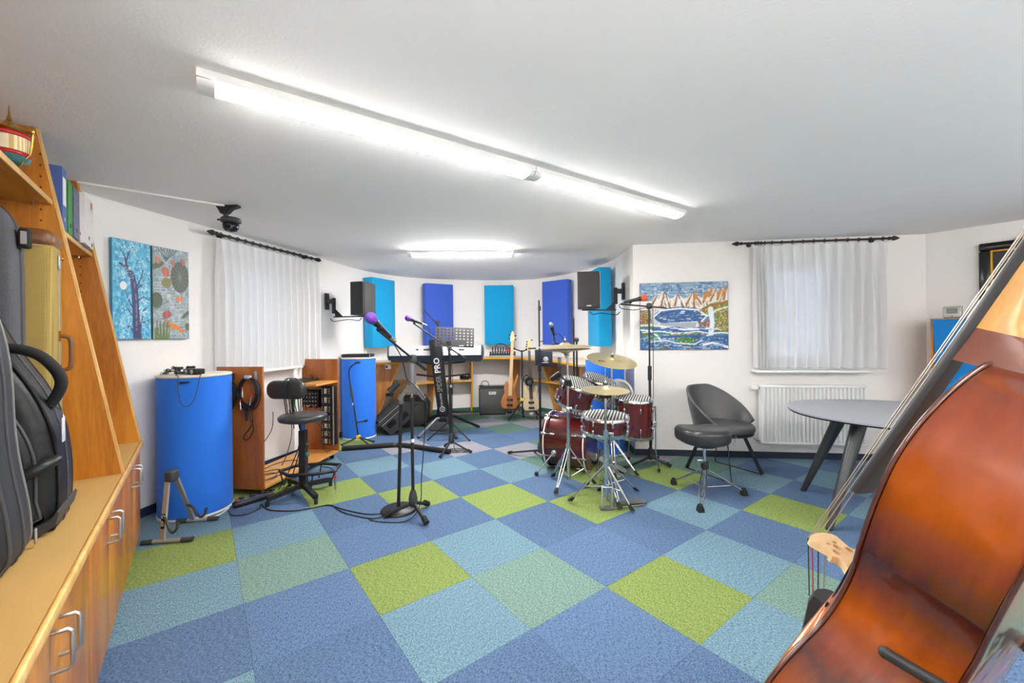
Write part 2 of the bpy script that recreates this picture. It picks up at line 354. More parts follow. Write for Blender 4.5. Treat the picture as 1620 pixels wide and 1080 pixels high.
def clip(poly, a, b):
    out = []; e = b-a
    sd = lambda p: e.x*(p.y-a.y) - e.y*(p.x-a.x)
    for i in range(len(poly)):
        p, q = poly[i], poly[(i+1) % len(poly)]; s, t = sd(p), sd(q)
        if s >= 0: out.append(p)
        if (s > 0 > t) or (s < 0 < t): out.append(p + (q-p)*(s/(s-t)))
    return out
for i in range(-12, 16):
    for j in range(-9, 16):
        g = .0012
        q = [g2w(i+g, j+g), g2w(i+1-g, j+g), g2w(i+1-g, j+1-g), g2w(i+g, j+1-g)]
        if max(p.x for p in q) < -2.9 or min(p.x for p in q) > 5.9 or max(p.y for p in q) < -1 or min(p.y for p in q) > 7.3: continue
        pol = list(room)
        for k in range(4):
            pol = clip(pol, q[k], q[(k+1) % 4])
            if len(pol) < 3: break
        if len(pol) < 3: continue
        ar = abs(sum(p.x*r.y-r.x*p.y for p, r in zip(pol, pol[1:]+pol[:1])))/2
        if ar < .002: continue
        k = TC.get((i, j))
        if k is None:
            if i <= -5 and j >= 3: k = 'T' if (i+j) % 2 == 0 else 'P'
            else: k = random.Random(i*131+j*17).choice('DDLDMGL')
        mb = MB().prism([(p.x, p.y) for p in pol], (0, 0, -.007), (1,0,0), (0,1,0), (0,0,.007))
        obj('carpet_tile', mb, cm[k][(i+j) % 2], floor)
# baseboards: carpet strips glued to the wall foot
def baseboard(name, pl, c, hgt=.065):
    mb = MB(); S = walk(pl); r0 = []
    for i, p in enumerate(pl):
        t = (pl[min(i+1, len(pl)-1)] - pl[max(i-1, 0)]).normalized(); n_ = outn(t); a = p - n_*.0005; b = p - n_*.012
        r0.append([V((a.x,a.y,0)), V((b.x,b.y,0)), V((b.x,b.y,hgt)), V((a.x,a.y,hgt))])
    mb.loft(r0, True, True); return tag(obj(name, mb, mat(name+'_carpet', c, .95, var=.3, vs=400)), kind='structure')
baseboard('baseboard_left', pl_left, (30, 42, 70)); baseboard('baseboard_back', pl_back, (52, 112, 98)); baseboard('baseboard_corner', pl_diag, (44, 70, 112))
baseboard('baseboard_right', pl_right, (46, 54, 72))
# windows
m_glass, nt_, b_, N_, L_ = nodes('window_glass'); setp(b_, Roughness=.02); b_.inputs['Transmission Weight'].default_value = 1.0; b_.inputs['Base Color'].default_value = (.9, .95, 1, 1); b_.inputs['IOR'].default_value = 1.02
def window(name, P, t, wdt, z0, z1, handle):
    """P: 2-D start of the opening on the wall's inner face, t: unit direction along the wall"""
    n_ = outn(t); T, Nn, Z = V((t.x,t.y,0)), V((n_.x,n_.y,0)), V((0,0,1)); O = V((P.x,P.y,0)) + Nn*.09
    pt = lambda s, z, d=0: O + T*s + Z*z + Nn*d
    R = Matrix((T, Nn, Z)).transposed(); mb = MB(); fw = .06
    def b(s0, s1, a0, a1, d0, d1, m_=None):
        (m_ or mb).box(pt((s0+s1)/2, (a0+a1)/2, (d0+d1)/2), (s1-s0, d1-d0, a1-a0), R)
    b(0, fw, z0, z1, 0, .07); b(wdt-fw, wdt, z0, z1, 0, .07); b(fw, wdt-fw, z0, z0+fw, 0, .07); b(fw, wdt-fw, z1-fw, z1, 0, .07)
    w = tag(obj(name, mb, m_trim, origin=pt(wdt/2, z0)), kind='structure')
    mb = MB(); s = .045
    a, c, e, g = fw+.004, wdt-fw-.004, z0+fw+.004, z1-fw-.004
    b(a, a+s, e, g, -.012, .05, mb); b(c-s, c, e, g, -.012, .05, mb); b(a+s, c-s, e, e+s, -.012, .05, mb); b(a+s, c-s, g-s, g, -.012, .05, mb); obj('sash', mb, m_trim, w)
    zm = z0 + (z1-z0)*.52
    mb = MB(); b(a+s, c-s, zm-.014, zm+.014, 0, .03, mb); obj('glazing_bar', mb, m_trim, w)
    for u0, u1 in ((e+s, zm-.014), (zm+.014, g-s)):
        mb = MB(); b(a+s, c-s, u0, u1, .012, .018, mb); obj('pane', mb, m_glass, w)
    mb = MB(); q = pt(c-s/2 if handle > 0 else a+s/2, zm, -.02); mb.rbox(q, (.02, .012, .06), .004, R); mb.cyl(q, q-Nn*.03, .007); mb.rbox(q-Nn*.035+Z*.045, (.018, .014, .12), .005, R); obj('window_handle', mb, m_white, w)
    return w, T, Nn
p, t = along(pl_left, sL0); p2, _ = along(pl_left, sL1); tl = (p2-p).normalized()
w1, T1, N1 = window('window_1', p + outn(tl)*.03, tl, (p2-p).length, 1.0, 2.05, 1)
mb = MB(); R = Matrix((T1, N1, V((0,0,1)))).transposed(); c = V((p.x,p.y,0))+T1*.41
mb.rbox(c + V((0,0,.985)) - N1*.01, (1.0, .24, .028), .006, R); obj('window_sill', mb, m_white, w1)
p, t = along(pl_right, sR0)
w2, T2, N2 = window('window_2', p, t, sR1-sR0, .93, 2.05, 1)
mb = MB(); R = Matrix((T2, N2, V((0,0,1)))).transposed()
a = onv(1188, 588, pl_right[0], pl_right[1]); b = onv(1366, 588, pl_right[0], pl_right[1]); mid = (a+b)/2; mid.z = .905
mb.rbox(mid - N2*.03, ((b-a).length, .20, .026), .006, R); obj('window_sill', mb, m_white, w2)
# ------------------------------------------------------------------ ceiling lights
m_lens = emit('lit_diffuser', (1.0, .985, .955, 1), LAMP)
def strip_light(label, p, q, half=.05, drop=.052, lens=None):
    p, q = V(p), V(q); d = (q-p).normalized(); x = d.cross(V((0,0,1))); c = (p+q)/2
    t = thing('ceiling_light', label, 'ceiling light', (c.x, c.y, CEIL), 0, 'tube lights on the ceiling')
    hh = half*1.25; sec = [(-hh, 0), (hh, 0), (hh, -.030), (-hh, -.030)]
    mb = MB().loft([[V((e.x,e.y,CEIL-.0005)) + x*a + V((0,0,b)) for a, b in sec] for e in (p, q)]); obj('housing', mb, m_white, t)
    a, b_ = p + d*.055, q - d*.03
    arc = [(half*math.cos(k*math.pi/8), -.0305 - (drop-.0305)*math.sin(k*math.pi/8)**.75) for k in range(9)]
    mb = MB().loft([[V((e.x,e.y,CEIL)) + x*u + V((0,0,w)) for u, w in arc] for e in (a, b_)]); obj('diffuser', mb, lens or m_lens, t)
    for e0, e1 in ((p+d*.001, a-d*.0005), (b_+d*.0005, q-d*.001)):
        arc2 = [(u*1.05, w if w > -.031 else w-.002) for u, w in arc]
        mb = MB().loft([[V((e.x,e.y,CEIL)) + x*u + V((0,0,w)) for u, w in arc2] for e in (e0, e1)]); obj('end_cap', mb, m_white, t)
    return t
la, lb = V((-1.14, 1.50, 0)), V((1.335, 3.255, 0)); ld = (lb-la).normalized(); LL = (lb-la).length
strip_light('nearest lit tube light of the long diagonal row on ceiling', la, la + ld*(LL*.505))
strip_light('farther lit tube light of the diagonal row, ending above drums', la + ld*(LL*.507), lb)
strip_light('short lit tube light over the curved back of the room', (-1.17, 4.66, 0), (.03, 4.70, 0), .04, .062, emit('lit_bare_tube', (1.0, .985, .955, 1), LAMP*3.3))
strip_light('added unseen tube light behind the photographer', (1.6, .1, 0), (2.9, .65, 0))  # extra tube out of view, added to light the room
# floor uplighters added in the unseen half of the room to brighten the ceiling
m_up = emit('fill_bulb', (1.0, .98, .95, 1), UPL)
def uplighter(label, x, y, h=1.5):
    t = thing('fill_lamp', label, 'fill lamp', (x, y, 0), 0, 'added unseen uplighters behind the photographer')
    obj('base', MB().lathe([(.15, 0), (.15, .012), (.03, .024), (.012, .03)], n=32), m_silver, t, True); obj('pole', MB().cyl((0, 0, .03), (0, 0, h-.08), .011), m_silver, t, True)
    obj('bowl', MB().lathe([(.012, h-.09), (.06, h-.085), (.15, h-.03), (.175, h), (.171, h), (.146, h-.028), (.05, h-.078), (.0005, h-.08)], n=36), m_silver, t, True)
    obj('lit_disc', MB().lathe([(.0005, h-.019), (.150, h-.019), (.150, h-.015), (.0005, h-.015)], n=36), m_up, t, True)
uplighter('added silver uplighter lamp behind the photographer, by the rear wall', 3.0, -.6)
uplighter('added silver uplighter lamp behind the photographer, near the cabinets', .35, -.60)
uplighter('added silver uplighter lamp in the unseen far right corner', 4.75, .45)
# cable duct and camera on the ceiling
a, b = V((-2.62, 2.49, CEIL-.006)), V((-2.06, 2.965, CEIL-.006))
tag(obj('cable_duct', MB().bar(a, b, .022, .0115), m_white, origin=a), 'thin white cable duct running along ceiling to the camera', 'cable duct')
# ================================================================== LEFT: CABINETS, SHELF AND CASES
CA = V((-1.566, 1.558)); CD = V((-.609, .793)); CW = V((-.793, -.609)); CROT = math.atan2(CD.y, CD.x)
def CB(s, t, z): p = CA + CD*s + CW*t; return V((p.x, p.y, z))
def cthing(name, label, cat, s, t, z, group=None): return thing(name, label, cat, CB(s, t, z), CROT, group)
m_handle = mat('satin_handle', (190, 190, 190), .3, .9)
def base_unit(s0, s1, label, depth):
    t = cthing('base_cabinet', label, 'cabinet', s0, 0, 0, 'base cabinets along the left wall'); W = s1-s0
    mb = MB(); dd = .024
    mb.box((.009, dd+(depth-dd)/2, .335), (.018, depth-dd, .56)); mb.box((W-.009, dd+(depth-dd)/2, .335), (.018, depth-dd, .56))
    mb.box((W/2, dd+(depth-dd)/2, .064), (W-.036, depth-dd, .018)); mb.box((W/2, dd+(depth-dd)/2, .606), (W-.036, depth-dd, .018)); mb.box((W/2, depth-.006, .335), (W-.036, .008, .524)); mb.box((W/2, dd+.14, .335), (W-.036, .22, .018))
    obj('carcass', mb, m_woodL, t, True)
    obj('plinth', MB().box((W/2, .02+depth*.45, .0275), (W-.03, depth*.85, .055)), m_woodL, t, True)
    for k, (a, b, hx) in enumerate(((.003, W/2-.0015, W/2-.04), (W/2+.0015, W-.003, W/2+.04))):
        dr = obj('door', MB().rbox(((a+b)/2, .012, .334), (b-a, .02, .55), .002), m_woodL, t, True)
        pts = [(hx, .0025, .565), (hx, -.028, .565), (hx, -.036, .557), (hx, -.036, .473), (hx, -.028, .465), (hx, .0025, .465)]
        obj('handle', MB().tube(pts, .0055, 8), m_handle, dr, True)
    return t
base_unit(-1.04, -.212, 'honey wood cabinet nearest the camera, below the bag with red piping', .56)
base_unit(-.208, .618, 'middle honey wood base cabinet below the black gig bag and cases', .56)
base_unit(.622, 1.39, 'farthest honey wood base cabinet, next to the blue padded column', .40)
# worktop on the cabinets
wt = cthing('worktop', 'long speckled beige worktop carrying instrument cases, wooden front edge', 'worktop', -1.06, 0, .616)
pol = [(0, 0), (2.455, 0), (2.455, .40), (2.31, .60), (0, .60)]
obj('top_board', MB().prism(pol, (0, 0, 0), (1,0,0), (0,1,0), (0,0,.026)), m_top, wt, True)
obj('front_edge', MB().rbox((1.2275, -.0075, .009), (2.455, .0148, .034), .006), m_edge, wt, True)
# shelf frame standing on the worktop
su = cthing('shelf_unit', 'honey wood wall shelf with sloping side panels reaching the ceiling', 'shelf', .59, 0, .6425)
def panel(s, dep, holes):
    z1 = CEIL-.004-.6425; sl = .27
    pn = obj('side_panel', MB().prism([(.004, 0), (dep, 0), (dep, z1), (sl+.004, z1)], (s-.59-.01, 0, 0), (0,1,0), (0,0,1), (.02, 0, 0)), m_woodL, su, True)
    a, b = V((s-.59, -.002, 0)), V((s-.59, sl-.002, z1)); obj('edge_band', MB().bar(a, b, .0215, .010, (0, 1, 0)), m_edge, pn, True)
    if holes:
        mb = MB()
        for k in range(26):
            z = .25 + k*.05; tt = .04 + sl*z/z1
            mb.cyl((s-.59-.0103, .07+.27*.7, z), (s-.59-.0095, .07+.27*.7, z), .004, n=8)
        tag(obj('pin_holes', mb, m_rub, pn, True), kind='stuff')
    return pn
panel(-1.03, .60, 0); panel(.592, .60, 1); panel(1.385, .405, 1)
def shelf_board(s0, s1, z, t0, t1):
    b = obj('shelf_board', MB().box(((s0+s1)/2-.59, (t0+t1)/2, z-.6425-.011), (s1-s0, t1-t0, .022)), m_woodH, su, True)
    obj('edge_band', MB().rbox(((s0+s1)/2-.59, t0-.004, z-.6425-.011), (s1-s0, .0079, .024), .003), m_edge, b, True)
    for s in (s0+.008, s1-.008): obj('shelf_peg', MB().cyl((s-.59, t0+.05, z-.6425-.034), (s-.59, t0+.05, z-.6425-.0225), .005, n=10), m_chrome, b, True)
shelf_board(-1.019, .581, 1.94, .23, .59); shelf_board(.603, 1.374, 1.83, .215, .395)
# --- things on the upper shelf
m_bblue = mat('blue_binder', (66, 92, 158), .5); m_bgreen = mat('green_binder', (52, 140, 62), .45); m_bwhite = mat('white_board', (226, 220, 216), .6); m_paper = mat('paper', (232, 230, 224), .8)
m_blil = mat('lilac_cover', (128, 118, 160), .5); m_print = mat('printed_cover', (96, 98, 122), .5, var=.75, vs=38)
def binder(label, s0, s1, t0, h, m, kind=0):
    t = cthing('ring_binder' if kind < 2 else 'magazine_box', label, 'binder' if kind < 2 else 'box', s0, t0, 1.8305, 'files on the far shelf'); W = s1-s0; dp = min(.17, .385-t0)
    mb = MB().box((.002, dp/2, h/2), (.004, dp, h)).box((W-.002, dp/2, h/2), (.004, dp, h)).box((W/2, .002, h/2), (W-.008, .004, h)); obj('cover', mb, m, t, True)
    obj('pages', MB().box((W/2, .008+dp*.45, h*.49), (W-.0085, dp*.86, h*.92)), m_paper, t, True)
    if kind == 0: obj('spine_label', MB().box((W/2, -.0006, h*.62), (W*.7, .001, h*.45)), m_paper, t, True)
    obj('finger_hole', MB().cyl((W/2, -.0012, h*.17), (W/2, -.0001, h*.17), min(.011, W*.35), n=14), m_chrome if kind == 0 else m_dgrey, t, True)
    return t
binder('blue ring binder with white spine label, nearest on the far shelf', .655, .735, .205, .295, m_bblue)
binder('thin lilac folder between the blue and green binders', .739, .768, .226, .27, m_blil, 1)
binder('bright green binder on the far shelf', .772, .855, .205, .268, m_bgreen, 1)
binder('dark binder with printed cover beside the green one', .860, .985, .20, .262, m_print, 1)
binder('slim pale folder with red top edge beside printed binder', .989, 1.01, .20, .265, mat('pale_folder', (206, 196, 204), .5), 1)
wb = binder('white magazine box with red mark at shelf end', 1.015, 1.245, .185, .275, m_bwhite, 2)
obj('red_mark', MB().box((.185, -.0007, .245), (.03, .0012, .035)), m_red, wb, True); obj('black_mark', MB().box((.19, -.0007, .02), (.02, .0012, .018)), m_rub, wb, True)
# brass lantern
ln = cthing('brass_lantern', 'ornate brass censer lantern with red bands on the top shelf', 'lantern', .30, .285, 1.9405)
m_glassband = stripes('ribbed_glass_band', (222, 190, 120), (250, 236, 200), .008, 'X', .2); m_redband = mat('red_enamel', (186, 38, 44), .25); m_enamel = mat('coloured_enamel', (70, 120, 120), .25, var=.6, vs=120)
obj('foot', MB().lathe([(.03, 0), (.032, .006), (.012, .012), (.009, .03), (.016, .034), (.018, .042), (.012, .05)], n=20), m_brass, ln, True)
obj('bowl', MB().lathe([(.012, .05), (.034, .056), (.052, .07), (.058, .086)], n=24), m_enamel, ln, True)
obj('red_band', MB().lathe([(.0585, .086), (.061, .090), (.061, .098), (.0585, .102)], n=24), m_redband, ln, True)
obj('ribbed_glass', MB().lathe([(.0575, .102), (.0575, .158)], n=40), m_glassband, ln, True)
obj('red_band', MB().lathe([(.0585, .158), (.062, .162), (.062, .172), (.0585, .176)], n=24), m_redband, ln, True)
obj('rim', MB().lathe([(.0585, .176), (.066, .181), (.068, .186), (.058, .188), (.03, .200), (.016, .216), (.008, .228)], n=24), m_brass, ln, True)
mb = MB()
for k in range(3):
    a = 2*math.pi*k/3 + 2.2; mb.tube([(.075*math.cos(a), .075*math.sin(a), .18), (.068*math.cos(a), .068*math.sin(a), .10), (.03*math.cos(a), .03*math.sin(a), .045)], .004, 8); mb.ell((.075*math.cos(a), .075*math.sin(a), .195), (.007, .007, .018))
obj('side_straps', mb, m_brass, ln, True)
obj('spike', MB().lathe([(.008, .228), (.006, .24), (.0035, .25), (.0012, .287)], n=12), m_brass, ln, True)
# --- cases on the worktop (stored on edge, broad faces towards the camera)
WTZ = .6425
m_tweed, nt_, b_, N_, L_ = nodes('tweed_cloth')
tc_ = N_('ShaderNodeTexCoord'); ck = N_('ShaderNodeTexChecker'); mp_ = N_('ShaderNodeMapping'); mp_.inputs['Rotation'].default_value = (.78, 0, 0); mp_.inputs['Scale'].default_value = (360, 360, 360); L_(tc_.outputs['Object'], mp_.inputs[0]); L_(mp_.outputs[0], ck.inputs['Vector']); ck.inputs['Scale'].default_value = 1.0
ck.inputs['Color1'].default_value = lin((196, 168, 92)); ck.inputs['Color2'].default_value = lin((126, 102, 50)); L_(ck.outputs[0], b_.inputs['Base Color']); setp(b_, Roughness=.8)
m_leath = mat('brown_leather', (122, 78, 42), .45, var=.15, vs=60, coat=.1); m_fuzz = mat('grey_moulded_shell', (92, 92, 96), .8, var=.5, vs=260, bump=.8, bs=420)
tw = cthing('guitar_case', 'upright tan tweed guitar case with brown leather trim and handle', 'instrument case', .405, .19, WTZ, 'instrument cases on the worktop')
def rrect(x0, x1, y0, y1, r, k=4):
    out = []
    for cx, cy, a0 in ((x1-r, y0+r, -90), (x1-r, y1-r, 0), (x0+r, y1-r, 90), (x0+r, y0+r, 180)):
        for i in range(k+1): a = math.radians(a0 + 90*i/k); out.append((cx+r*math.cos(a), cy+r*math.sin(a)))
    return out
Ht = 1.135
obj('shell', MB().soft(rrect(0, .36, 0, Ht-.055, .03), (0, 0, 0), (0,1,0), (0,0,1), (1,0,0), .16, .03), m_tweed, tw, True)
obj('leather_cap', MB().soft(rrect(-.003, .363, Ht-.085, Ht, .035), (-.003, 0, 0), (0,1,0), (0,0,1), (1,0,0), .166, .032), m_leath, tw, True)
obj('stitching', MB().tube([V((-.0045, .03+.30*k/24, Ht-.074)) for k in range(25)], .0012, 5), m_paper, tw, True)
obj('leather_foot', MB().soft(rrect(-.003, .363, -.0, .06, .028), (-.003, 0, 0), (0,1,0), (0,0,1), (1,0,0), .166, .03), m_leath, tw, True)
obj('seam', MB().bar((.08, -.0015, .06), (.08, -.0015, Ht-.09), .006, .004, (0,1,0)), m_silver, tw, True)
hz = .60
hd = obj('handle', MB().tube(cr([(.08, -.006, hz-.075), (.08, -.026, hz-.072), (.08, -.036, hz-.055), (.08, -.038, hz), (.08, -.036, hz+.055), (.08, -.026, hz+.072), (.08, -.006, hz+.075)], 4), .009, 9), m_leath, tw, True)
for q in (-.075, .075): obj('handle_mount', MB().box((.08, -.003, hz+q), (.02, .005, .045)), m_brass, hd, True)
for z in (.42, 1.0, .2):
    l = obj('latch', MB().rbox((.08, -.004, z), (.03, .008, .06), .003), m_silver, tw, True); obj('latch_knob', MB().ell((.08, -.012, z+.018), (.008, .007, .008)), m_brass, l, True)
# grey moulded guitar-shaped hard case
gc = cthing('moulded_case', 'grey speckled hard instrument case with black latches behind gig bag', 'instrument case', .215, .14, WTZ, 'instrument cases on the worktop')
out = [(.03, 0), (.0, .04), (-.005, .13), (.012, .26), (.05, .38), (.095, .47), (.115, .56), (.118, .90), (.122, 1.06), (.140, 1.14), (.18, 1.185), (.25, 1.18), (.285, 1.12), (.29, .60), (.31, .48), (.36, .38), (.39, .25), (.40, .12), (.385, .03), (.33, 0)]
out = [(p.x, p.y) for p in cr([(a, b, 0) for a, b in out], 3, True)]
obj('shell', MB().soft(out, (0, 0, 0), (0,1,0), (0,0,1), (1,0,0), .16, .03), m_fuzz, gc, True)
def rim(o, xp, r, m, par): return obj('rim', MB().tube([V((xp, a, b)) for a, b in o], r, 6, True), m, par, True)
rim(out, .08, .006, m_dgrey, gc)
for (a, z) in ((.0, .10), (.02, .27), (.105, 1.06)):
    l = obj('latch', MB().rbox((.06, a-.004, z), (.05, .03, .075), .008), m_rub, gc, True); obj('latch_plate', MB().box((.033, a-.006, z), (.004, .016, .05)), m_silver, l, True)
# black gig bag
m_nylon = mat('black_nylon', (25, 26, 28), .42, var=.25, vs=26, bump=.9, bs=16); m_zip = mat('zip_tape', (70, 71, 74), .55, var=.3, vs=300); m_pipe = mat('light_piping', (120, 120, 118), .5)
gb = cthing('gig_bag', 'black padded gig bag with thick curved handle and name tag', 'instrument bag', -.14, .09, WTZ, 'instrument bags on the worktop')
out = [(.04, 0), (.005, .03), (-.004, .10), (-.004, .20), (.006, .32), (.03, .42), (.06, .50), (.095, .57), (.13, .64), (.17, .74), (.20, .86), (.24, .92), (.30, .91), (.33, .82), (.34, .62), (.38, .46), (.41, .28), (.41, .10), (.39, .02), (.34, 0)]
out = [(p.x, p.y) for p in cr([(a, b, 0) for a, b in out], 3, True)]
body = obj('padded_body', MB().soft(out, (.02, 0, 0), (0,1,0), (0,0,1), (1,0,0), .24, .05), m_nylon, gb, True)
pk = [(.06, .05), (.045, .12), (.05, .28), (.09, .40), (.15, .50), (.24, .50), (.32, .42), (.36, .25), (.35, .06)]
pk = [(p.x, p.y) for p in cr([(a, b, 0) for a, b in pk], 3, True)]
pkt = obj('front_pocket', MB().soft(pk, (-.015, 0, 0), (0,1,0), (0,0,1), (1,0,0), .06, .022), m_nylon, gb, True)
obj('pocket_zip', MB().tube([V((.0, a, b)) for a, b in pk], .0055, 6, True), m_zip, pkt, True)
obj('piping', MB().tube([V((.045, a+.004, b)) for a, b in out], .005, 6, True), m_rub, gb, True)
obj('piping', MB().tube([V((.225, a+.004, b)) for a, b in out], .005, 6, True), m_rub, gb, True)
obj('side_zip', MB().tube([V((.14, a-.001, b)) for a, b in out], .004, 6, True), m_zip, gb, True)
obj('grip_handle', MB().tube(cr([(.12, .20, .63), (.11, .155, .632), (.10, .10, .628), (.09, .045, .60), (.09, .006, .54), (.10, .002, .49), (.11, .03, .43), (.12, .055, .415)], 5), .017, 10), m_rub, gb, True)
bb = [(.04, -.003), (.0, .03), (-.009, .07), (-.004, .078), (.012, .05), (.06, .03), (.34, .03), (.36, .0), (.30, -.003)]
obj('base_guard', MB().prism([(a, max(b, 0)) for a, b in bb], (-.002, 0, 0), (0,1,0), (0,0,1), (.27, 0, 0)), m_dgrey, gb, True)
st = obj('side_strap', MB().tube(cr([(.0, .30, .46), (-.03, .20, .40), (-.045, .11, .26), (-.035, .075, .20)], 6), [.014]*19, 8), m_nylon, gb, True)
obj('strap', MB().tube(cr([(-.01, .22, .16), (-.035, .12, .19), (-.03, .03, .235), (.02, .0, .25)], 6), .018, 8), m_nylon, gb, True)
ntg = obj('name_tag', MB().rbox((.05, -.012, .345), (.035, .004, .085), .002), mat('tag_card', (205, 205, 212), .4, var=.4, vs=90), gb, True)
obj('tag_chain', MB().tube(cr([(.10, .03, .43), (.07, -.004, .41), (.05, -.012, .388)], 5), .002, 6), m_chrome, ntg, True)
# bag with red piping, nearest
rb = cthing('gig_bag', 'dark grey gig bag with red piping, closest to the camera', 'instrument bag', -.46, .12, WTZ, 'instrument bags on the worktop')
m_nyl2 = mat('charcoal_nylon', (44, 45, 49), .6, var=.3, vs=40, bump=.7, bs=20); m_rpipe = mat('red_piping', (170, 28, 44), .45)
out = [(.05, 0), (.012, .02), (-.002, .06), (.004, .16), (.02, .28), (.03, .40), (.035, .55), (.05, .68), (.08, .80), (.12, .88), (.20, .90), (.25, .82), (.27, .60), (.33, .42), (.36, .22), (.35, .04), (.30, 0)]
out = [(p.x, p.y) for p in cr([(a, b, 0) for a, b in out], 3, True)]
obj('padded_body', MB().soft(out, (0, 0, 0), (0,1,0), (0,0,1), (1,0,0), .24, .05), m_nyl2, rb, True)
obj('front_zip', MB().tube([V((.03, a+.006, b)) for a, b in out], .006, 6, True), m_zip, rb, True)
obj('piping', MB().tube([V((.012, a+.025, b+.006)) for a, b in out if b < .85], .005, 6), m_rpipe, rb, True)
obj('piping', MB().tube([V((.21, a+.004, b)) for a, b in out], .0045, 6, True), m_pipe, rb, True)
obj('side_zip', MB().tube([V((.12, a-.001, b)) for a, b in out], .005, 6, True), m_zip, rb, True)
obj('zip_puller', MB().rbox((.235, -.003, .035), (.012, .006, .05), .003), m_silver, rb, True)
# ================================================================== LEFT MIDDLE
m_bluef = fabric('royal_blue_cloth', (34, 116, 228)); m_cream = mat('cream_board', (232, 222, 204), .6, var=.03)
def column(label, x, y, r, h=1.035):
    t = thing('padded_column', label, 'acoustic column', (x, y, 0), 0, 'blue cloth columns')
    obj('base_ring', MB().lathe([(r*.96, 0), (r+.004, .002), (r+.004, .012), (r, .016)], n=48), m_cream, t, True)
    obj('cloth_cover', MB().lathe([(r, .016), (r, h-.03), (r-.004, h-.018)], n=64), m_bluef, t, True)
    obj('lid', MB().lathe([(r-.004, h-.018), (r+.003, h-.014), (r+.003, h-.003), (r-.002, h), (.02, h), (.0005, h)], n=64), m_cream, t, True)
    return t
c1 = column('large royal blue cloth column with adapters on top, beside cabinets', -2.425, 3.145, .232)
obj('small_label', MB().box((.094, -.2235, .99), (.06, .004, .01), Matrix.Rotation(.42, 3, 'Z')), m_rub, c1, True)
column('royal blue cloth column behind the wooden trolley', -2.015, 5.40, .212)
column('royal blue cloth column half hidden behind the drum kit', 1.03, 4.58, .212)
# --- wooden equipment trolley below the left window
F0, F1 = V((-2.04, 3.355, 0)), V((-1.886, 4.463, 0)); te = (F1-F0).normalized(); TL = (F1-F0).length; TRZ = math.atan2(te.y, te.x)
tr = thing('equipment_trolley', 'open wooden trolley with tall end panels below left window', 'trolley', F0, TRZ); DP = .42
obj('end_panel', MB().rbox((.0095, DP/2, .5625), (.019, DP, 1.005), .002), m_woodR, tr, True)
obj('end_panel', MB().rbox((TL-.0095, DP/2, .5625), (.019, DP, 1.005), .002), m_woodR, tr, True)
obj('bottom_board', MB().box((TL/2, DP/2, .0705), (TL-.039, DP, .019)), m_woodRH, tr, True)
obj('upper_shelf', MB().box((TL-.209, DP/2, .825), (.38, DP, .02)), m_woodRH, tr, True)
for x in (.06, TL-.06):
    for y in (.05, DP-.05):
        c = obj('caster', MB().cyl((x-.009, y, .0222), (x+.009, y, .0222), .022, n=16), m_rub, tr, True); obj('caster_fork', MB().box((x, y, .048), (.03, .03, .024)), m_grey, c, True)
obj('label_strip', MB().box((-.0006, .06, .99), (.001, .022, .075)), mat('blue_sticker', (150, 175, 205), .5), tr, True)
hk = obj('cable_hook', MB().rbox((-.02, .28, .985), (.045, .06, .055), .006), m_rub, tr, True)
def tw_(x, y, z): return WM[tr] @ V((x, y, z))
# rack gear mounted inside the far end panel
m_panel = mat('black_anodised', (30, 31, 34), .4, .3); m_nick = mat('nickel', (196, 196, 190), .25, .9)
def patchbay(label, z0, z1, rows):
    p0 = tw_(TL-.0195, 0, 0); t = thing('patch_bay', label, 'patch panel', tw_(TL-.0197, .085, z0), TRZ, 'patch panels in the trolley'); H = z1-z0
    obj('face_plate', MB().rbox((-.03, 0, H/2), (.06, .15, H), .004), m_panel, t, True)
    obj('side_rail', MB().box((-.062, -.068, H/2), (.004, .012, H)), m_silver, t, True)
    for r in range(rows):
        z = H*(r+.5)/rows
        b = obj('socket_block', MB().rbox((-.064, .015, z), (.008, .035, H/rows*.62), .003), m_nick, t, True)
        mb = MB()
        for k in range(3):
            zz = z + (k-1)*H/rows*.22; mb.cyl((-.0605, -.03, zz), (-.075, -.03, zz), .006, n=8); mb.cyl((-.0605, .052, zz), (-.072, .052, zz), .005, n=8)
        tag(obj('jack_sockets', mb, m_nick, t, True), kind='stuff')
    return t
patchbay('upper black patch panel with metal sockets on trolley end', .485, .775, 3)
patchbay('lower black patch panel with metal sockets on trolley end', .15, .478, 4)
mx = thing('stage_box', 'small black mixer with coloured plugs inside the wooden trolley', 'mixer', tw_(TL-.0197, .28, .545), TRZ)
obj('case', MB().rbox((-.035, 0, .095), (.07, .19, .19), .005), m_panel, mx, True)
for r in range(4):
    mb = MB()
    for c in range(5): mb.cyl((-.0705, -.07+c*.033, .03+r*.042), (-.082, -.07+c*.033, .03+r*.042), .0055, n=8)
    tag(obj('knob_row', mb, m_silver, mx, True), kind='stuff')
for y, z, m in ((-.06, .02, m_red), (.0, .03, m_yel), (.05, .02, m_red), (-.03, .16, m_nick)): obj('jack_plug', MB().cyl((-.0705, y, z), (-.115, y, z-.01), .006, n=8), m, mx, True)
sb = thing('folding_stand', 'flat black folded laptop stand lying on trolley shelf', 'stand', tw_(TL-.21, .25, .836), TRZ)
obj('plate', MB().rbox((.0, .05, .016), (.36, .16, .012), .004, Matrix.Rotation(.06, 3, 'X')), m_black, sb, True); obj('lip', MB().rbox((0, -.034, .014), (.36, .012, .026), .003), m_black, sb, True)
for x in (-.16, .15): obj('hinge', MB().cyl((x, .0, .026), (x+.03, .06, .055), .005), m_dgrey, sb, True)
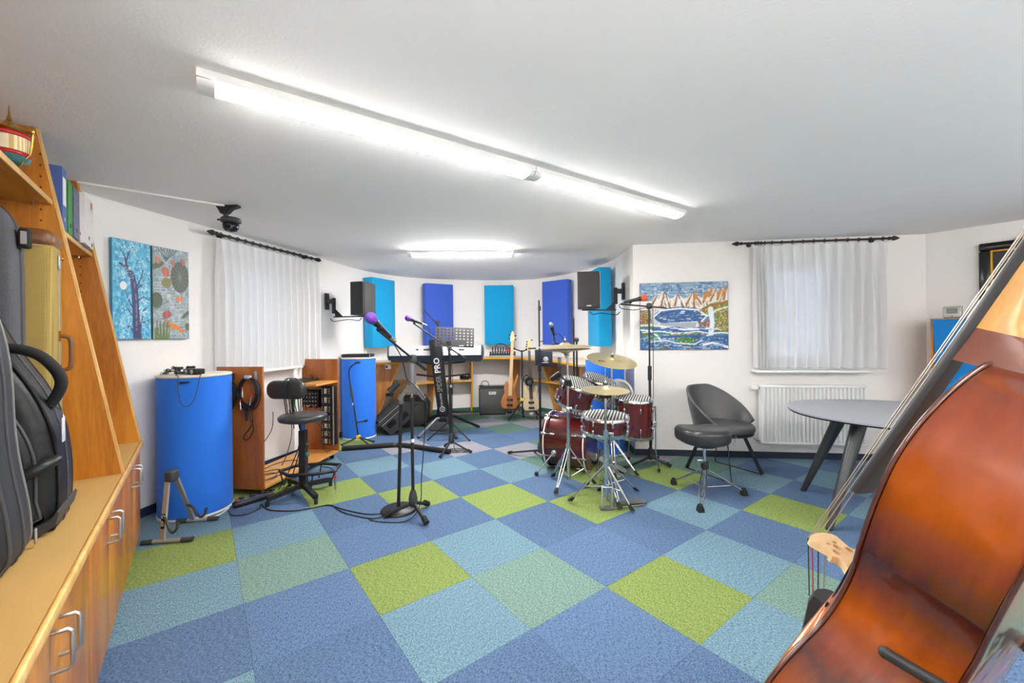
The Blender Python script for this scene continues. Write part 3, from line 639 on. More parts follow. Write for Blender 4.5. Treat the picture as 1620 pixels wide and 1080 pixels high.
# coiled cables on the near end panel
def coil(name, label, y, z, ry, rz, loops, par_seed, reds):
    rnd = random.Random(par_seed); x0 = -.016
    t = thing(name, label, 'cable', tw_(x0, y, z-rz), TRZ, 'cable coils hanging on the trolley')
    for k in range(loops):
        a, b = ry*(1+rnd.uniform(-.2, .1)), rz*(1+rnd.uniform(-.14, .06)); ox = -rnd.uniform(0, .028); oy = rnd.uniform(-.012, .012); oz = rnd.uniform(-.02, .02)
        pts = [tw_(x0+ox+.004*math.sin(3*q), y+oy+a*math.cos(q), z+oz*.4+b*math.sin(q)+(rz-b)) for q in [2*math.pi*i/26 for i in range(26)]]
        obj('cable_loop', MB().tube(pts, .0042, 6, True), m_cable, t)
    obj('hook_tie', MB().rbox(tw_(x0-.02, y, z+rz+.004), (.03, .05, .028), .006, Matrix.Rotation(TRZ, 3, 'Z')), mat('pale_tie_%d' % par_seed, (190, 196, 214), .6), t)
    for (dy, dz, m) in reds:
        p = obj('plug', MB().cyl(tw_(x0-.045, y+dy, z+dz), tw_(x0-.05, y+dy*.8, z+dz-.06), .006, n=8), m_nick, t); obj('plug_ring', MB().cyl(tw_(x0-.044, y+dy*1.02, z+dz+.02), tw_(x0-.045, y+dy, z+dz), .0075, n=8), m, p)
    return t
k1 = coil('cable_coil', 'coil of black audio cables with red plugs on trolley end', .10, .855, .085, .125, 9, 3, [(.03, .03, m_red), (-.05, -.03, m_red), (.05, -.07, m_red)])
obj('cable_tail', MB().tube(cr([tw_(-.03, .10, .74), tw_(-.035, .085, .66), tw_(-.03, .06, .57), tw_(-.03, .09, .50), tw_(-.03, .13, .47), tw_(-.03, .15, .50), tw_(-.03, .10, .56), tw_(-.03, .065, .63), tw_(-.03, .08, .73)], 6), .0042, 6), m_cable, k1)
obj('plug', MB().cyl(tw_(-.035, .115, .72), tw_(-.035, .115, .63), .008, .005, n=10), m_gloss, k1)
coil('cable_coil', 'coil of black cables behind the large blue column', .29, .83, .075, .125, 7, 5, [(-.06, .02, m_red)])
# --- drafting stool
SX, SY = -1.735, 3.40
stl = thing('drafting_stool', 'black padded swivel stool with backrest and cross base', 'stool', (SX, SY, 0))
m_vinyl = mat('black_vinyl', (48, 48, 50), .38, var=.12, vs=30, coat=.15, bump=.05, bs=300)
feet = [onz(423, 801), onz(500, 797), onz(523, 768), onz(447, 762)]
ctr = V((SX, SY, .085))
for p in feet:
    d = V((p.x-SX, p.y-SY, 0)); L_ = min(d.length, .30); d.normalize(); e = ctr + d*L_; e.z = .055
    lg = obj('leg', MB().bar(ctr, e, .034, .034), m_black, stl); obj('foot_glide', MB().cyl((e.x, e.y, .0), (e.x, e.y, .04), .014, n=12), m_rub, lg)
obj('column', MB().box((0, 0, .305), (.052, .052, .46)), m_black, stl, True)
obj('gas_lift', MB().cyl((0, 0, .53), (0, 0, .612), .017), mat('blue_steel', (60, 110, 180), .3, .6), stl, True)
fr = [V((-.22, .04)), V((-.09, -.07)), V((.10, -.05)), V((.25, .03)), V((.22, .20)), V((.04, .24)), V((-.16, .18))]
obj('foot_ring', MB().tube([V((p.x, p.y, .185)) for p in fr], .014, 8, True), m_black, stl, True)
for k in (0, 2, 3, 5): obj('ring_support', MB().cyl((fr[k].x*.82, fr[k].y*.82, .07), (fr[k].x*.98, fr[k].y*.98, .18), .006, n=8), m_black, stl, True)
obj('seat', MB().lathe([(.05, .615), (.15, .613), (.178, .622), (.186, .64), (.184, .655), (.17, .667), (.12, .672), (.0005, .674)], n=40), m_vinyl, stl, True)
obj('seat_plate', MB().lathe([(.04, .597), (.05, .6), (.05, .6145)], n=20), m_black, stl, True)
for z in (.42, .34): obj('height_knob', MB().lathe([(.012, 0), (.016, .01), (.016, .028), (.010, .034)], (.026, -.01, z), (.8, -.6, 0), 16), m_dgrey if z > .4 else mat('teal_knob', (40, 110, 100), .4), stl, True)
obj('back_arm', MB().tube(cr([(-.02, .02, .606), (-.09, .09, .60), (-.15, .14, .63), (-.15, .13, .74), (-.13, .09, .85)], 5), .011, 8), m_black, stl, True)
Rb = Matrix.Rotation(-.12, 3, 'Z')
obj('backrest', MB().soft(rrect(-.175, .165, -.078, .078, .068, 6), (-.165, .02, .862), (.992, -.12, 0), (0, 0, 1), (.12, .992, 0), .075, .032, 4), m_vinyl, stl, True)
obj('green_tag', MB().box((-.115, .085, .76), (.018, .002, .07)), mat('green_tag', (60, 150, 80), .5), stl, True)
sc = thing('draped_cables', 'black cables draped over the stool backrest down to floor', 'cable', (SX-.17, SY+.06, .0))
for k, (dx, bx) in enumerate(((-.03, -.02), (-.015, .0), (.012, .03), (.028, .05))):
    pts = cr([(SX-.10+dx, SY-.005, .64-.03*k), (SX-.125+dx, SY-.0, .80), (SX-.125+dx, SY+.005, .93), (SX-.125+dx, SY+.05, .957), (SX-.12+dx, SY+.10, .93), (SX-.12+dx*1.4, SY+.12, .78), (SX-.10+bx-dx, SY+.13, .45), (SX-.15+bx*2.2, SY+.12, .14), (SX-.2+bx*3, SY+.09, .01)], 6)
    obj('cable', MB().tube(pts, .0042, 6), m_cable, sc)
# cables lying on the trolley's bottom board
tcb = thing('loose_cable_coil', 'loose black cable loops on the trolley bottom board', 'cable', tw_(.35, .14, .0805), TRZ)
for k, (cx, cy, a, b) in enumerate(((.25, .17, .17, .10), (.45, .20, .22, .12), (.16, .12, .12, .07))):
    obj('cable', MB().tube([tw_(cx+a*math.cos(q), cy+b*math.sin(q), .086+.008*k+.003*math.sin(2*q)) for q in [2*math.pi*i/30 for i in range(30)]], .004, 6, True), m_cable, tcb)
hc = [[(.50, .30, .60), (.42, .25, .46), (.30, .25, .35), (.10, .22, .26), (.05, .2, .2)], [(.62, .22, .60), (.60, .18, .40), (.54, .18, .22), (.48, .2, .10)], [(1.02, .05, .30), (.90, .04, .33), (.80, .1, .52), (.78, .16, .60)], [(1.035, .06, .40), (.86, .02, .20), (.98, .04, .10), (1.05, .03, .2)]]
hg = thing('hanging_leads', 'thin black leads hanging inside the wooden trolley', 'cable', tw_(.6, .2, .09), TRZ)
for pts in hc: obj('lead', MB().tube(cr([tw_(*p) for p in pts], 6), .0036, 6), m_cable, hg)
# --- folding A-frame guitar stand
g1, g2, g3, g4 = onz(224, 862), onz(305, 856), onz(280, 828), onz(345, 823)
gs = thing('guitar_stand', 'silver folding A-frame guitar stand with grey curved arms on green tile', 'guitar stand', (g1+g2)/2)
ap = at(272, 752, 2.75)
for a, b, k in ((g1, g2, 0), (g3, g4, 1)):
    a, b = a + V((0,0,.016)), b + V((0,0,.016)); d = (b-a).normalized(); ft = obj('foot_bar', MB().cyl(a+d*.03, b-d*.03, .0125), m_silver, gs)
    for e, s in ((a, 1), (b, -1)): obj('rubber_end', MB().cyl(e, e+d*s*.065, .0155), m_dgrey, ft)
    m_ = a*.6 + b*.4; top = ap + V((.012*(1 if k else -1), .02*(1 if k else -1), -.02))
    lg = obj('upright', MB().bar(m_, top, .030, .014, (0, 1, 0)), m_silver, gs)
    q = m_*.62 + top*.38; out = V((.03, -.05, 0)) if k == 0 else V((.05, -.03, 0))
    arm = [q, q+out*.6+V((.02, 0, -.01)), q+out+V((.04, 0, -.05)), q+out*1.1+V((.08, -.02, -.065)), q+out*1.1+V((.115, -.03, -.04)), q+out*1.1+V((.125, -.03, .0))]
    obj('curved_arm', MB().tube(cr(arm, 5), .0085, 8), m_dgrey, lg)
    if k == 0:
        u = (top-m_).normalized(); c = m_+u*.12; tg = obj('maker_badge', MB().bar(c-u*.045+V((0,-.0085,0)), c+u*.045+V((0,-.0085,0)), .022, .002, (0,1,0)), m_gloss, lg)
        obj('badge_emblem', MB().tube([c + V((0, -.0102, 0)) + u*(.028+.008*math.cos(q_)) + V((.008*math.sin(q_), 0, 0)) for q_ in [2*math.pi*i/14 for i in range(14)]], .0014, 5, True), m_paper, lg)
        text_mesh('badge_text', 'GSP', m_paper, .02, c+V((0,-.0104,0))-u*.014, u, V((-1,0,0)), lg)
obj('top_cap', MB().rbox(ap, (.055, .07, .075), .012), m_dgrey, gs)
# --- adapters on the column
ad = thing('adapter_pile', 'tangle of grey audio adapters on the blue column top', 'cable adapters', (-2.50, 3.12, 1.036))
rnd = random.Random(4)
for k in range(11):
    c = V((-2.52+rnd.uniform(-.07, .08), 3.08+rnd.uniform(-.06, .07), 1.05 + (k % 3)*.016)); a = rnd.uniform(0, 6.28); d = V((math.cos(a), math.sin(a), rnd.uniform(-.1, .15)))*.028
    pl = obj('adapter_plug', MB().cyl(c-d, c+d, .011, .008, n=10), m_nick if k % 2 else m_dgrey, ad); obj('plug_ring', MB().cyl(c+d*.4, c+d*.7, .0125, n=10), m_rub, pl)
obj('wire_loop', MB().tube(cr([(-2.46, 3.02, 1.04), (-2.40, 2.93, 1.04), (-2.345, 2.888, 1.03), (-2.34, 2.878, .95), (-2.31, 2.866, .85), (-2.27, 2.87, .83), (-2.235, 2.885, .87), (-2.22, 2.905, .97), (-2.225, 2.93, 1.035), (-2.27, 3.0, 1.04), (-2.36, 3.06, 1.04)], 6), .0025, 6), m_dgrey, ad)
db = thing('direct_box', 'small black box with two round sockets on the column top', 'audio box', (-2.36, 3.05, 1.036), -.3)
obj('case', MB().rbox((0, 0, .022), (.13, .07, .04), .006), m_panel, db, True)
for x in (-.03, .03): obj('socket', MB().lathe([(.014, 0), (.014, .004), (.007, .005), (.006, .001)], (x, -.0355, .022), (0, -1, 0), 16), m_nick, db, True)
obj('attached_plug', MB().cyl((-.068, 0, .022), (-.12, .03, .026), .010, n=10), m_grey, db, True)
# --- power strip and floor cables
ps0, ps1 = onz(368, 800, .02), onz(432, 781, .02); d = (ps1-ps0).normalized(); pa = math.atan2(d.y, d.x); L_ = (ps1-ps0).length
pw = thing('power_strip', 'black power strip with blue face and red switch on carpet', 'power strip', ((ps0+ps1)/2).to_2d().to_3d(), pa)
obj('body', MB().rbox((0, 0, .0225), (L_, .062, .044), .016), m_black, pw, True); obj('face', MB().rbox((-.02, -.006, .0452), (L_*.68, .036, .002), .0009), mat('blue_grey_face', (70, 84, 130), .4), pw, True)
obj('switch', MB().rbox((-L_*.36, .012, .047), (.03, .02, .012), .003), m_red, pw, True)
for k in range(4): obj('adapter_plug', MB().rbox((-.08+k*.075, .012, .054), (.032, .032, .018), .004), m_black, pw, True)
def floor_cable(name, label, px, r=.0042, m=None, group='cables on the carpet', z=.0045):
    pts = []
    for p in px:
        q = onz(p[0], p[1], z + (p[2] if len(p) > 2 else 0)); pts.append(q)
    c = cr(pts, 6); return tag(obj(name, MB().tube(c, r, 6), m or m_cable, origin=V((c[0].x, c[0].y, 0))), label, 'cable', group)
floor_cable('floor_cable', 'black cable loop from power strip around stool leg', [(362, 808), (368, 815), (390, 813), (410, 804), (413, 797), (425, 806), (460, 808), (490, 804), (520, 799), (545, 806), (580, 813), (605, 812)])
floor_cable('floor_cable', 'second black cable running from stool towards the microphone stand', [(497, 803), (510, 800), (524, 799), (540, 809), (560, 815), (590, 820), (612, 815)])
floor_cable('floor_cable', 'white mains lead at the foot of the blue column', [(340, 817), (352, 811), (362, 803)], .005, m_white)
floor_cable('floor_cable', 'black lead on carpet behind the silver guitar stand', [(232, 812), (250, 806)], .004)
dj = thing('jack_lead', 'audio lead with red and silver jack plug hung on stool foot ring', 'cable', (SX+.27, SY+.02, 0))
pj = [V((SX+.10, SY+.10, .20)), V((SX+.2, SY+.03, .215)), V((SX+.255, SY+.0, .19)), V((SX+.265, SY-.01, .14))]
obj('cable', MB().tube(cr(pj, 6), .004, 6), m_cable, dj); obj('jack_sleeve', MB().cyl(pj[-1], pj[-1]+V((.006, -.01, -.09)), .009, .007, n=12), m_nick, dj); obj('red_ring', MB().cyl(pj[-1]+V((0,0,.022)), pj[-1]+V((0,0,-.006)), .0095, n=12), m_red, dj)
obj('jack_tip', MB().cyl(pj[-1]+V((.006, -.01, -.09)), pj[-1]+V((.008, -.013, -.128)), .0035, .002, n=8), m_nick, dj)
tp = [onz(541, 709, .028), onz(628, 703, .028), onz(650, 705, .028), onz(712, 714, .028)]
ft = thing('cable_tube', 'long black padded tube lying bent across the carpet', 'cable cover', V((tp[0].x, tp[0].y, 0)))
obj('tube_section', MB().cyl(tp[0], tp[1], .028, n=14), m_rub, ft); obj('tube_section', MB().tube(tp[1:], .027, 14), m_rub, ft); obj('joint_tape', MB().cyl(tp[1]-(tp[1]-tp[0]).normalized()*.04, tp[1], .0295, n=14), m_dgrey, ft)
# ================================================================== BACK OF THE ROOM
# --- acoustic panels on the curved wall
m_cyan = fabric('cyan_cloth', (8, 162, 218)); m_blu2 = fabric('blue_violet_cloth', (60, 96, 200))
def apanel(label, p, q, th, m):
    p, q = V(p), V(q); t = (q-p).normalized(); n_ = outn(t); T, Nn = V((t.x,t.y,0)), V((n_.x,n_.y,0)); c = (p+q)/2; R = Matrix((T, Nn, V((0,0,1)))).transposed()
    o = thing('acoustic_panel', label, 'acoustic panel', V((c.x, c.y, 1.145)) + Nn*th/2, 0, 'cloth acoustic panels on the curved wall'); w = (q-p).length
    obj('cloth_wrap', MB().rbox(V((c.x, c.y, 1.6475)) + Nn*th/2, (w, th, 1.005), .008, R), m, o)
    for s in (-.3, .3): obj('wall_spacer', MB().cyl(V((c.x,c.y,1.95)) + T*w*s + Nn*th, V((c.x,c.y,1.95)) + T*w*s + Nn*(th+.03), .015, n=10), m_dgrey, o)
    return o
apanel('cyan cloth panel behind the left loudspeaker', (-1.972, 5.83), (-1.775, 6.27), .16, m_cyan)
apanel('dark blue cloth panel above the keyboard', (-1.375, 6.56), (-.967, 6.82), .14, m_blu2)
apanel('cyan cloth panel in the middle of the curved wall', (-.46, 6.96), (.03, 6.96), .12, m_cyan)
apanel('dark blue cloth panel behind the tall black stand', (.488, 6.60), (.85, 6.26), .12, m_blu2)
apanel('cyan cloth panel behind the right loudspeaker', (1.05, 5.68), (1.095, 5.19), .17, m_cyan)
# --- loudspeakers on brackets
m_spk = mat('speaker_grille', (62, 60, 58), .7, var=.25, vs=300, bump=.5, bs=700); m_spkb = mat('speaker_box', (40, 40, 41), .55, var=.1, bump=.3, bs=500)
def loudspeaker(label, c, rz, w, d, h, wallp, cable):
    o = thing('loudspeaker', label, 'loudspeaker', (c[0], c[1], c[2]-h/2), rz, 'wall loudspeakers')
    obj('cabinet', MB().prism([(-w/2, -d/2+.012), (w/2, -d/2+.012), (w*.40, d/2), (-w*.40, d/2)], (0, 0, 0), (1,0,0), (0,1,0), (0,0,h)), m_spkb, o, True)
    obj('grille', MB().rbox((0, -d/2+.005, h/2), (w*.94, .012, h*.95), .005), m_spk, o, True)
    obj('trim_edge', MB().box((w/2+.0005, -d/2+.012, h/2), (.004, .012, h)), m_grey, o, True); obj('trim_edge', MB().box((-w/2-.0005, -d/2+.012, h/2), (.004, .012, h)), m_grey, o, True)
    obj('badge', MB().box((0, -d/2-.0012, .03), (.05, .001, .012)), m_silver, o, True)
    wp = V(wallp); b = thing('speaker_bracket', label.replace('loudspeaker', 'bracket') if False else cable, 'wall bracket', wp, 0, 'loudspeaker wall brackets')
    cc = V((c[0], c[1], c[2]-h/2-.012)); dr = V((cc.x-wp.x, cc.y-wp.y, 0)).normalized(); sd = dr.cross(V((0,0,1)))
    Rw = Matrix((sd, dr, V((0,0,1)))).transposed()
    obj('wall_plate', MB().rbox(wp+dr*.006, (.075, .011, .20), .003, Rw), m_black, b)
    k1_ = wp + dr*.10; obj('hinge_block', MB().rbox(wp+dr*.055, (.05, .085, .055), .006, Rw), m_dgrey, b)
    obj('upright_arm', MB().rbox(k1_+V((0,0,-.055)), (.034, .036, .19), .004, Rw), m_black, b)
    bot = V((k1_.x, k1_.y, cc.z)); e = V((cc.x, cc.y, cc.z)) + dr*.07
    obj('horizontal_arm', MB().bar(bot, e, .03, .014), m_black, b); obj('gusset', MB().prism([(0, 0), (.10, 0), (0, .09)], bot+V((0,0,.0075))+dr*.018-sd*.006, dr, (0,0,1), sd*.012), m_black, b)
    obj('speaker_lead', MB().tube(cr([cc+V((0,0,-.015))-dr*.02, cc+V((0, 0, -.05))-dr*.06, (k1_+cc)/2+V((0,0,-.10 if False else 0)) + V((0, 0, (cc.z-(k1_.z+cc.z)/2)-.035)), bot+V((0,0,-.055)), bot-dr*.05+V((0,0,-.02))], 5), .005, 6), m_cable, b)
    return o
s0 = at(574, 470, 4.88)
loudspeaker('black loudspeaker on the left wall, in front of cyan panel', (-1.79, 4.95, 1.755), math.radians(82), .29, .19, .39, (-2.275, 5.06, 1.74), 'black bracket arm on the left wall holding a loudspeaker')
loudspeaker('black loudspeaker by the right corner with grille facing the room', (.875, 4.72, 1.80), math.radians(-4), .25, .22, .415, (1.308, 4.80, 1.80), 'black bracket arm on right wall holding a loudspeaker')
# --- curved desk along the wall
m_desk = mat('pale_desk_laminate', (226, 206, 180), .45, var=.06, vs=120); m_deskp = wood('desk_panel_wood', (160, 98, 42), (206, 142, 76), 'Z', 8)
front = [(-1.56, 5.66), (-1.50, 6.03), (-1.15, 6.50), (-.49, 6.72), (0, 6.60), (.45, 6.05), (.62, 5.65), (.74, 5.1), (.765, 4.86)]
fc = [V((p.x, p.y)) for p in cr([(a, b, 0) for a, b in front], 4)]
def wall_in(q, off):
    best = None
    for i in range(len(curve)-1):
        d = curve[i+1]-curve[i]; t = max(0, min(1, (q-curve[i]).dot(d)/d.length_squared)); w = curve[i]+d*t; e = (w-q).length
        if best is None or e < best[0]: best = (e, w, outn(d.normalized()))
    return best[1] - best[2]*off
back = [wall_in(p, .016) for p in fc]
back[0] = V((-2.20, 5.66)); back[-1] = V((1.30, 4.86))
dk = thing('curved_desk', 'long curved desk with yellow edge following the round wall', 'desk', (-.3, 6.9, 0)); DZ = .945
rings = [[V((f.x,f.y,DZ)), V((b.x,b.y,DZ)), V((b.x,b.y,DZ-.026)), V((f.x,f.y,DZ-.026))] for f, b in zip(fc, back)]
obj('desk_top', MB().loft(rings), m_desk, dk)
inn = []
for i, f in enumerate(fc):
    t = (fc[min(i+1, len(fc)-1)]-fc[max(i-1, 0)]).normalized(); inn.append(f - outn(t)*.014)
inn0 = [V((-2.2, 5.647))]; 
ring2 = [[V((f.x,f.y,DZ+.001)), V((g.x,g.y,DZ+.001)), V((g.x,g.y,DZ-.028)), V((f.x,f.y,DZ-.028))] for f, g in zip(fc, inn)]
ring2 = [[V((-2.19,5.66,DZ+.001)), V((-2.19,5.647,DZ+.001)), V((-2.19,5.647,DZ-.028)), V((-2.19,5.66,DZ-.028))], [V((-1.57,5.66,DZ+.001)), V((-1.55,5.647,DZ+.001)), V((-1.55,5.647,DZ-.028)), V((-1.57,5.66,DZ-.028))]] + ring2[1:]
obj('front_edge', MB().loft(ring2), m_yedge, dk)
# end panel and brackets below
ep = obj('end_panel', MB().prism([(-2.17, .0), (-1.96, .0), (-1.57, DZ-.03), (-2.17, DZ-.03)], (0, 5.69, 0), (1,0,0), (0,0,1), (0, .02, 0)), m_deskp, dk)
obj('edge_band', MB().bar((-1.955, 5.70, .0), (-1.563, 5.70, DZ-.03), .024, .012, (1, 0, 0)), m_yedge, ep)
def bracket(x, y, ln=.36):
    w = wall_in(V((x, y)), .018); i = min(range(len(fc)), key=lambda k: (fc[k]-w).length); d = (fc[i]-w); L_ = min(d.length-.04, ln); d.normalize(); D3 = V((d.x,d.y,0)); s = D3.cross(V((0,0,1))); o = V((w.x,w.y,0))-s*.01
    b = obj('bracket_panel', MB().prism([(0, 0), (.10, 0), (L_, DZ-.03), (0, DZ-.03)], o, D3, (0,0,1), s*.02), m_deskp, dk)
    obj('edge_band', MB().bar(V((w.x,w.y,0))+D3*.105, V((w.x,w.y,DZ-.03))+D3*(L_+.005), .024, .012, D3), m_yedge, b)
for x, y in ((-1.42, 6.85), (-.72, 7.10), (.12, 7.14), (.80, 6.66), (1.22, 5.82)): bracket(x, y)
obj('right_end_panel', MB().prism([(.80, .45), (1.29, .12), (1.29, DZ-.03), (.80, DZ-.03)], (0, 4.88, 0), (1,0,0), (0,0,1), (0, .02, 0)), m_deskp, dk)
def low_shelf(x0, x1, dep=.30):
    pts = [p for p in curve if x0 <= p.x <= x1 and p.y > 5.5]; rr = []; re_ = []
    for i, p in enumerate(pts):
        t = (pts[min(i+1, len(pts)-1)]-pts[max(i-1, 0)]).normalized(); n_ = outn(t); a = p-n_*.018; b = p-n_*dep; c = p-n_*(dep+.01)
        rr.append([V((a.x,a.y,.565)), V((b.x,b.y,.565)), V((b.x,b.y,.545)), V((a.x,a.y,.545))]); re_.append([V((b.x,b.y,.567)), V((c.x,c.y,.567)), V((c.x,c.y,.543)), V((b.x,b.y,.543))])
    s = obj('lower_shelf', MB().loft(rr), m_desk, dk); obj('edge_band', MB().loft(re_), m_yedge, s)
low_shelf(-1.75, -.72); low_shelf(.30, .98)
# socket on the end panel
so = thing('wall_socket', 'small white socket box on the desk end panel', 'socket', at(614, 580, 5.67)); c = at(614, 580, 5.67)
obj('box', MB().rbox(c+V((0, .004, 0)), (.075, .03, .06), .004), m_white, so); obj('recess', MB().cyl(c+V((-.016, -.011, 0)), c+V((-.016, -.0125, 0)), .018, n=16), m_dgrey, so)
# --- keyboard on its column stand
KX0, KX1, KY = -1.655, -.395, 5.45
kb = thing('keyboard', 'long silver stage keyboard on column stand, rear side visible', 'keyboard', ((KX0+KX1)/2, KY+.15, 1.0)); W = KX1-KX0
m_kb = mat('silver_keyboard', (202, 202, 204), .35, .25, var=.04); m_kbd = mat('slate_chassis', (66, 74, 80), .45); cx = (KX0+KX1)/2
sec_t = [(0, .045), (.015, .165), (.10, .172), (.115, .13), (.30, .105), (.31, .04)]
obj('chassis', MB().loft([[V((x, KY+a, 1.0+b)) for a, b in sec_t] for x in (KX0+.02, KX1-.02)]), m_kb, kb)
obj('lower_shell', MB().loft([[V((x, KY+a, 1.0+b)) for a, b in [(.002, .044), (.06, -.045), (.28, -.02), (.308, .039)]] for x in (KX0+.03, KX1-.03)]), m_kbd, kb)
for x in (KX0, KX1-.02): obj('end_cheek', MB().prism([(-.005, .04), (.012, .172), (.10, .178), (.31, .12), (.315, .03), (.05, -.02)], (x, KY, 1.0), (0,1,0), (0,0,1), (.02, 0, 0)), m_kbd, kb)
obj('white_keys', MB().box((cx, KY+.215, 1.134), (W-.08, .15, .018)), m_white, kb)
mb = MB()
for k in range(36): mb.box((KX0+.06+k*(W-.12)/35, KY+.185, 1.147), (.012, .085, .012))
tag(obj('black_keys', mb, m_gloss, kb), kind='stuff')
mb = MB()
for px in (626, 632, 638, 643, 650, 655, 659, 664, 668, 731, 737): mb.cyl(at(px, 560, KY+.004), at(px, 560, KY+.012), .008, n=8)
tag(obj('rear_sockets', mb, m_gloss, kb), kind='stuff')
for px, w_ in ((660, .03), (676, .10), (730, .07)): obj('rear_label', MB().box(at(px, 553, KY+.009), (w_, .004, .02)), m_dgrey, kb)
ks = thing('keyboard_stand', 'black column keyboard stand with splayed legs and printed lettering', 'keyboard stand', (-.92, 5.42, 0))
m_col = mat('black_column', (26, 27, 31), .5)
ctop, cbot = at(688, 537, 5.40), at(702, 656, 5.40); ax = (ctop-cbot).normalized(); xs = V((1, 0, 0)); xs = (xs-ax*xs.dot(ax)).normalized(); ys = ax.cross(xs)
hw, hd = .078, .045
sec = [(-hw, -hd*.4), (-hw*.72, -hd), (hw*.72, -hd), (hw, -hd*.4), (hw, hd), (-hw, hd)]
ys = -ys if ys.y < 0 else ys
cl = obj('column', MB().loft([[e + xs*a*k + ys*b*k for a, b in sec] for e, k in ((cbot, .9), (cbot*.5+ctop*.5, .97), (ctop, 1.03))]), m_col, ks)
fn = -ys; L_ = (ctop-cbot).length
text_mesh('lettering_bold', 'PRO', m_paper, .105, cbot + ax*L_*.66 + fn*(hd*.985+.0012), ax, -xs, cl, bold=.002)
text_mesh('lettering_outline', 'SPIDER', m_silver, .095, cbot + ax*L_*.415 + fn*(hd*.965+.0012), ax, -xs, cl, sx=.72)
text_mesh('lettering_small', 'KÖNIG & MEYER', m_paper, .036, cbot + ax*L_*.20 + fn*(hd*.94+.0012), ax, -xs, cl, sx=.68)
c = cbot + ax*L_*.085 + fn*(hd*.93+.001)
obj('emblem_ring', MB().tube([c + ax*.032*math.cos(q) + xs*.032*math.sin(q) for q in [2*math.pi*i/22 for i in range(22)]], .005, 6, True), m_paper, cl); text_mesh('emblem_letter', 'G', m_paper, .045, c, xs, ax, cl, bold=.001)
hub = cbot - ax*.02
obj('hub', MB().rbox(hub+V((0, .02, -.03)), (.13, .11, .08), .012), m_black, ks)
for p, m in ((onz(667, 674), m_black), (onz(662, 693), m_grey), (onz(757, 676), m_black), (onz(722, 694), m_black)):
    e = V((p.x, p.y, .016)); k = hub + V(((e.x-hub.x)*.28, (e.y-hub.y)*.28, -.02)); lg = obj('leg', MB().tube([hub+V((0, .02, -.02)), k, e], .019, 10), m, ks); obj('rubber_foot', MB().ell(e, (.022, .022, .016)), m_rub, lg)
for z, sp in ((.93, .30), (.76, .36)):
    for s in (-1, 1):
        r0 = V((-.96, 5.455, z)); e = V((-.96+s*sp, 5.70, z+.012)); obj('support_arm', MB().bar(r0+V((s*.03, 0, 0)), e, .03, .022), m_black, ks)
# --- music stand
ms = thing('music_stand', 'black music stand with perforated desk in front of keyboard', 'music stand', (-.79, 5.10, 0))
MC = V((-.785, 5.12, 0))
for p in (onz(677, 697), onz(743, 698), V((-.80, 5.40, 0))):
    e = V((p.x, p.y, .012)); lg = obj('leg', MB().cyl(MC+V((0, 0, .245)), e, .009, n=10), m_silver if p.y > 5.2 else m_black, ms); obj('rubber_foot', MB().ell(e, (.013, .013, .012)), m_rub, lg)
    b0 = MC+V((0,0,.10)); obj('brace', MB().bar(b0, MC*.45+e*.55+V((0,0,.11*.98-.0)), .010, .004), m_black, ms)
obj('hub', MB().cyl(MC+V((0,0,.20)), MC+V((0,0,.28)), .018), m_black, ms); obj('pole', MB().cyl(MC+V((0,0,.07)), MC+V((0,0,1.24)), .0125), m_black, ms); obj('collar', MB().cyl(MC+V((0,0,.70)), MC+V((0,0,.76)), .018), m_dgrey, ms)
pc = V((-.715, 5.09, 1.165)); up = V((0, .30, 1)).normalized(); rt = V((1, .02, -.055)).normalized(); nn = rt.cross(up).normalized()
holes = []
for r in range(6):
    for c_ in range(10):
        if r < 2 and 1 < c_ < 8: continue
        x, y = -.24+.03+c_*.0467, .028+r*.038; holes.append([(x+.0125*math.cos(2*math.pi*k/10), y+.0105*math.sin(2*math.pi*k/10)) for k in range(10)])
pd = obj('perforated_desk', MB().prism([(-.24, 0), (.24, 0), (.24, .25), (-.24, .25)], pc, rt, up, nn*.003, holes), m_black, ms, sharp=60)
obj('ledge', MB().box(pc + nn*(-.03) + up*.002 if nn.y > 0 else pc + nn*.03, (.48, .06, .005)), m_black, ms)
obj('maker_label', MB().box(pc + rt*.09 + up*.016 - nn*.002*(1 if nn.y > 0 else -1) + V((0, -.001, 0)), (.06, .002, .014)), m_paper, ms)
obj('tilt_bracket', MB().box(pc + V((-.07, -.008, .045)), (.06, .012, .06)), m_black, ms)
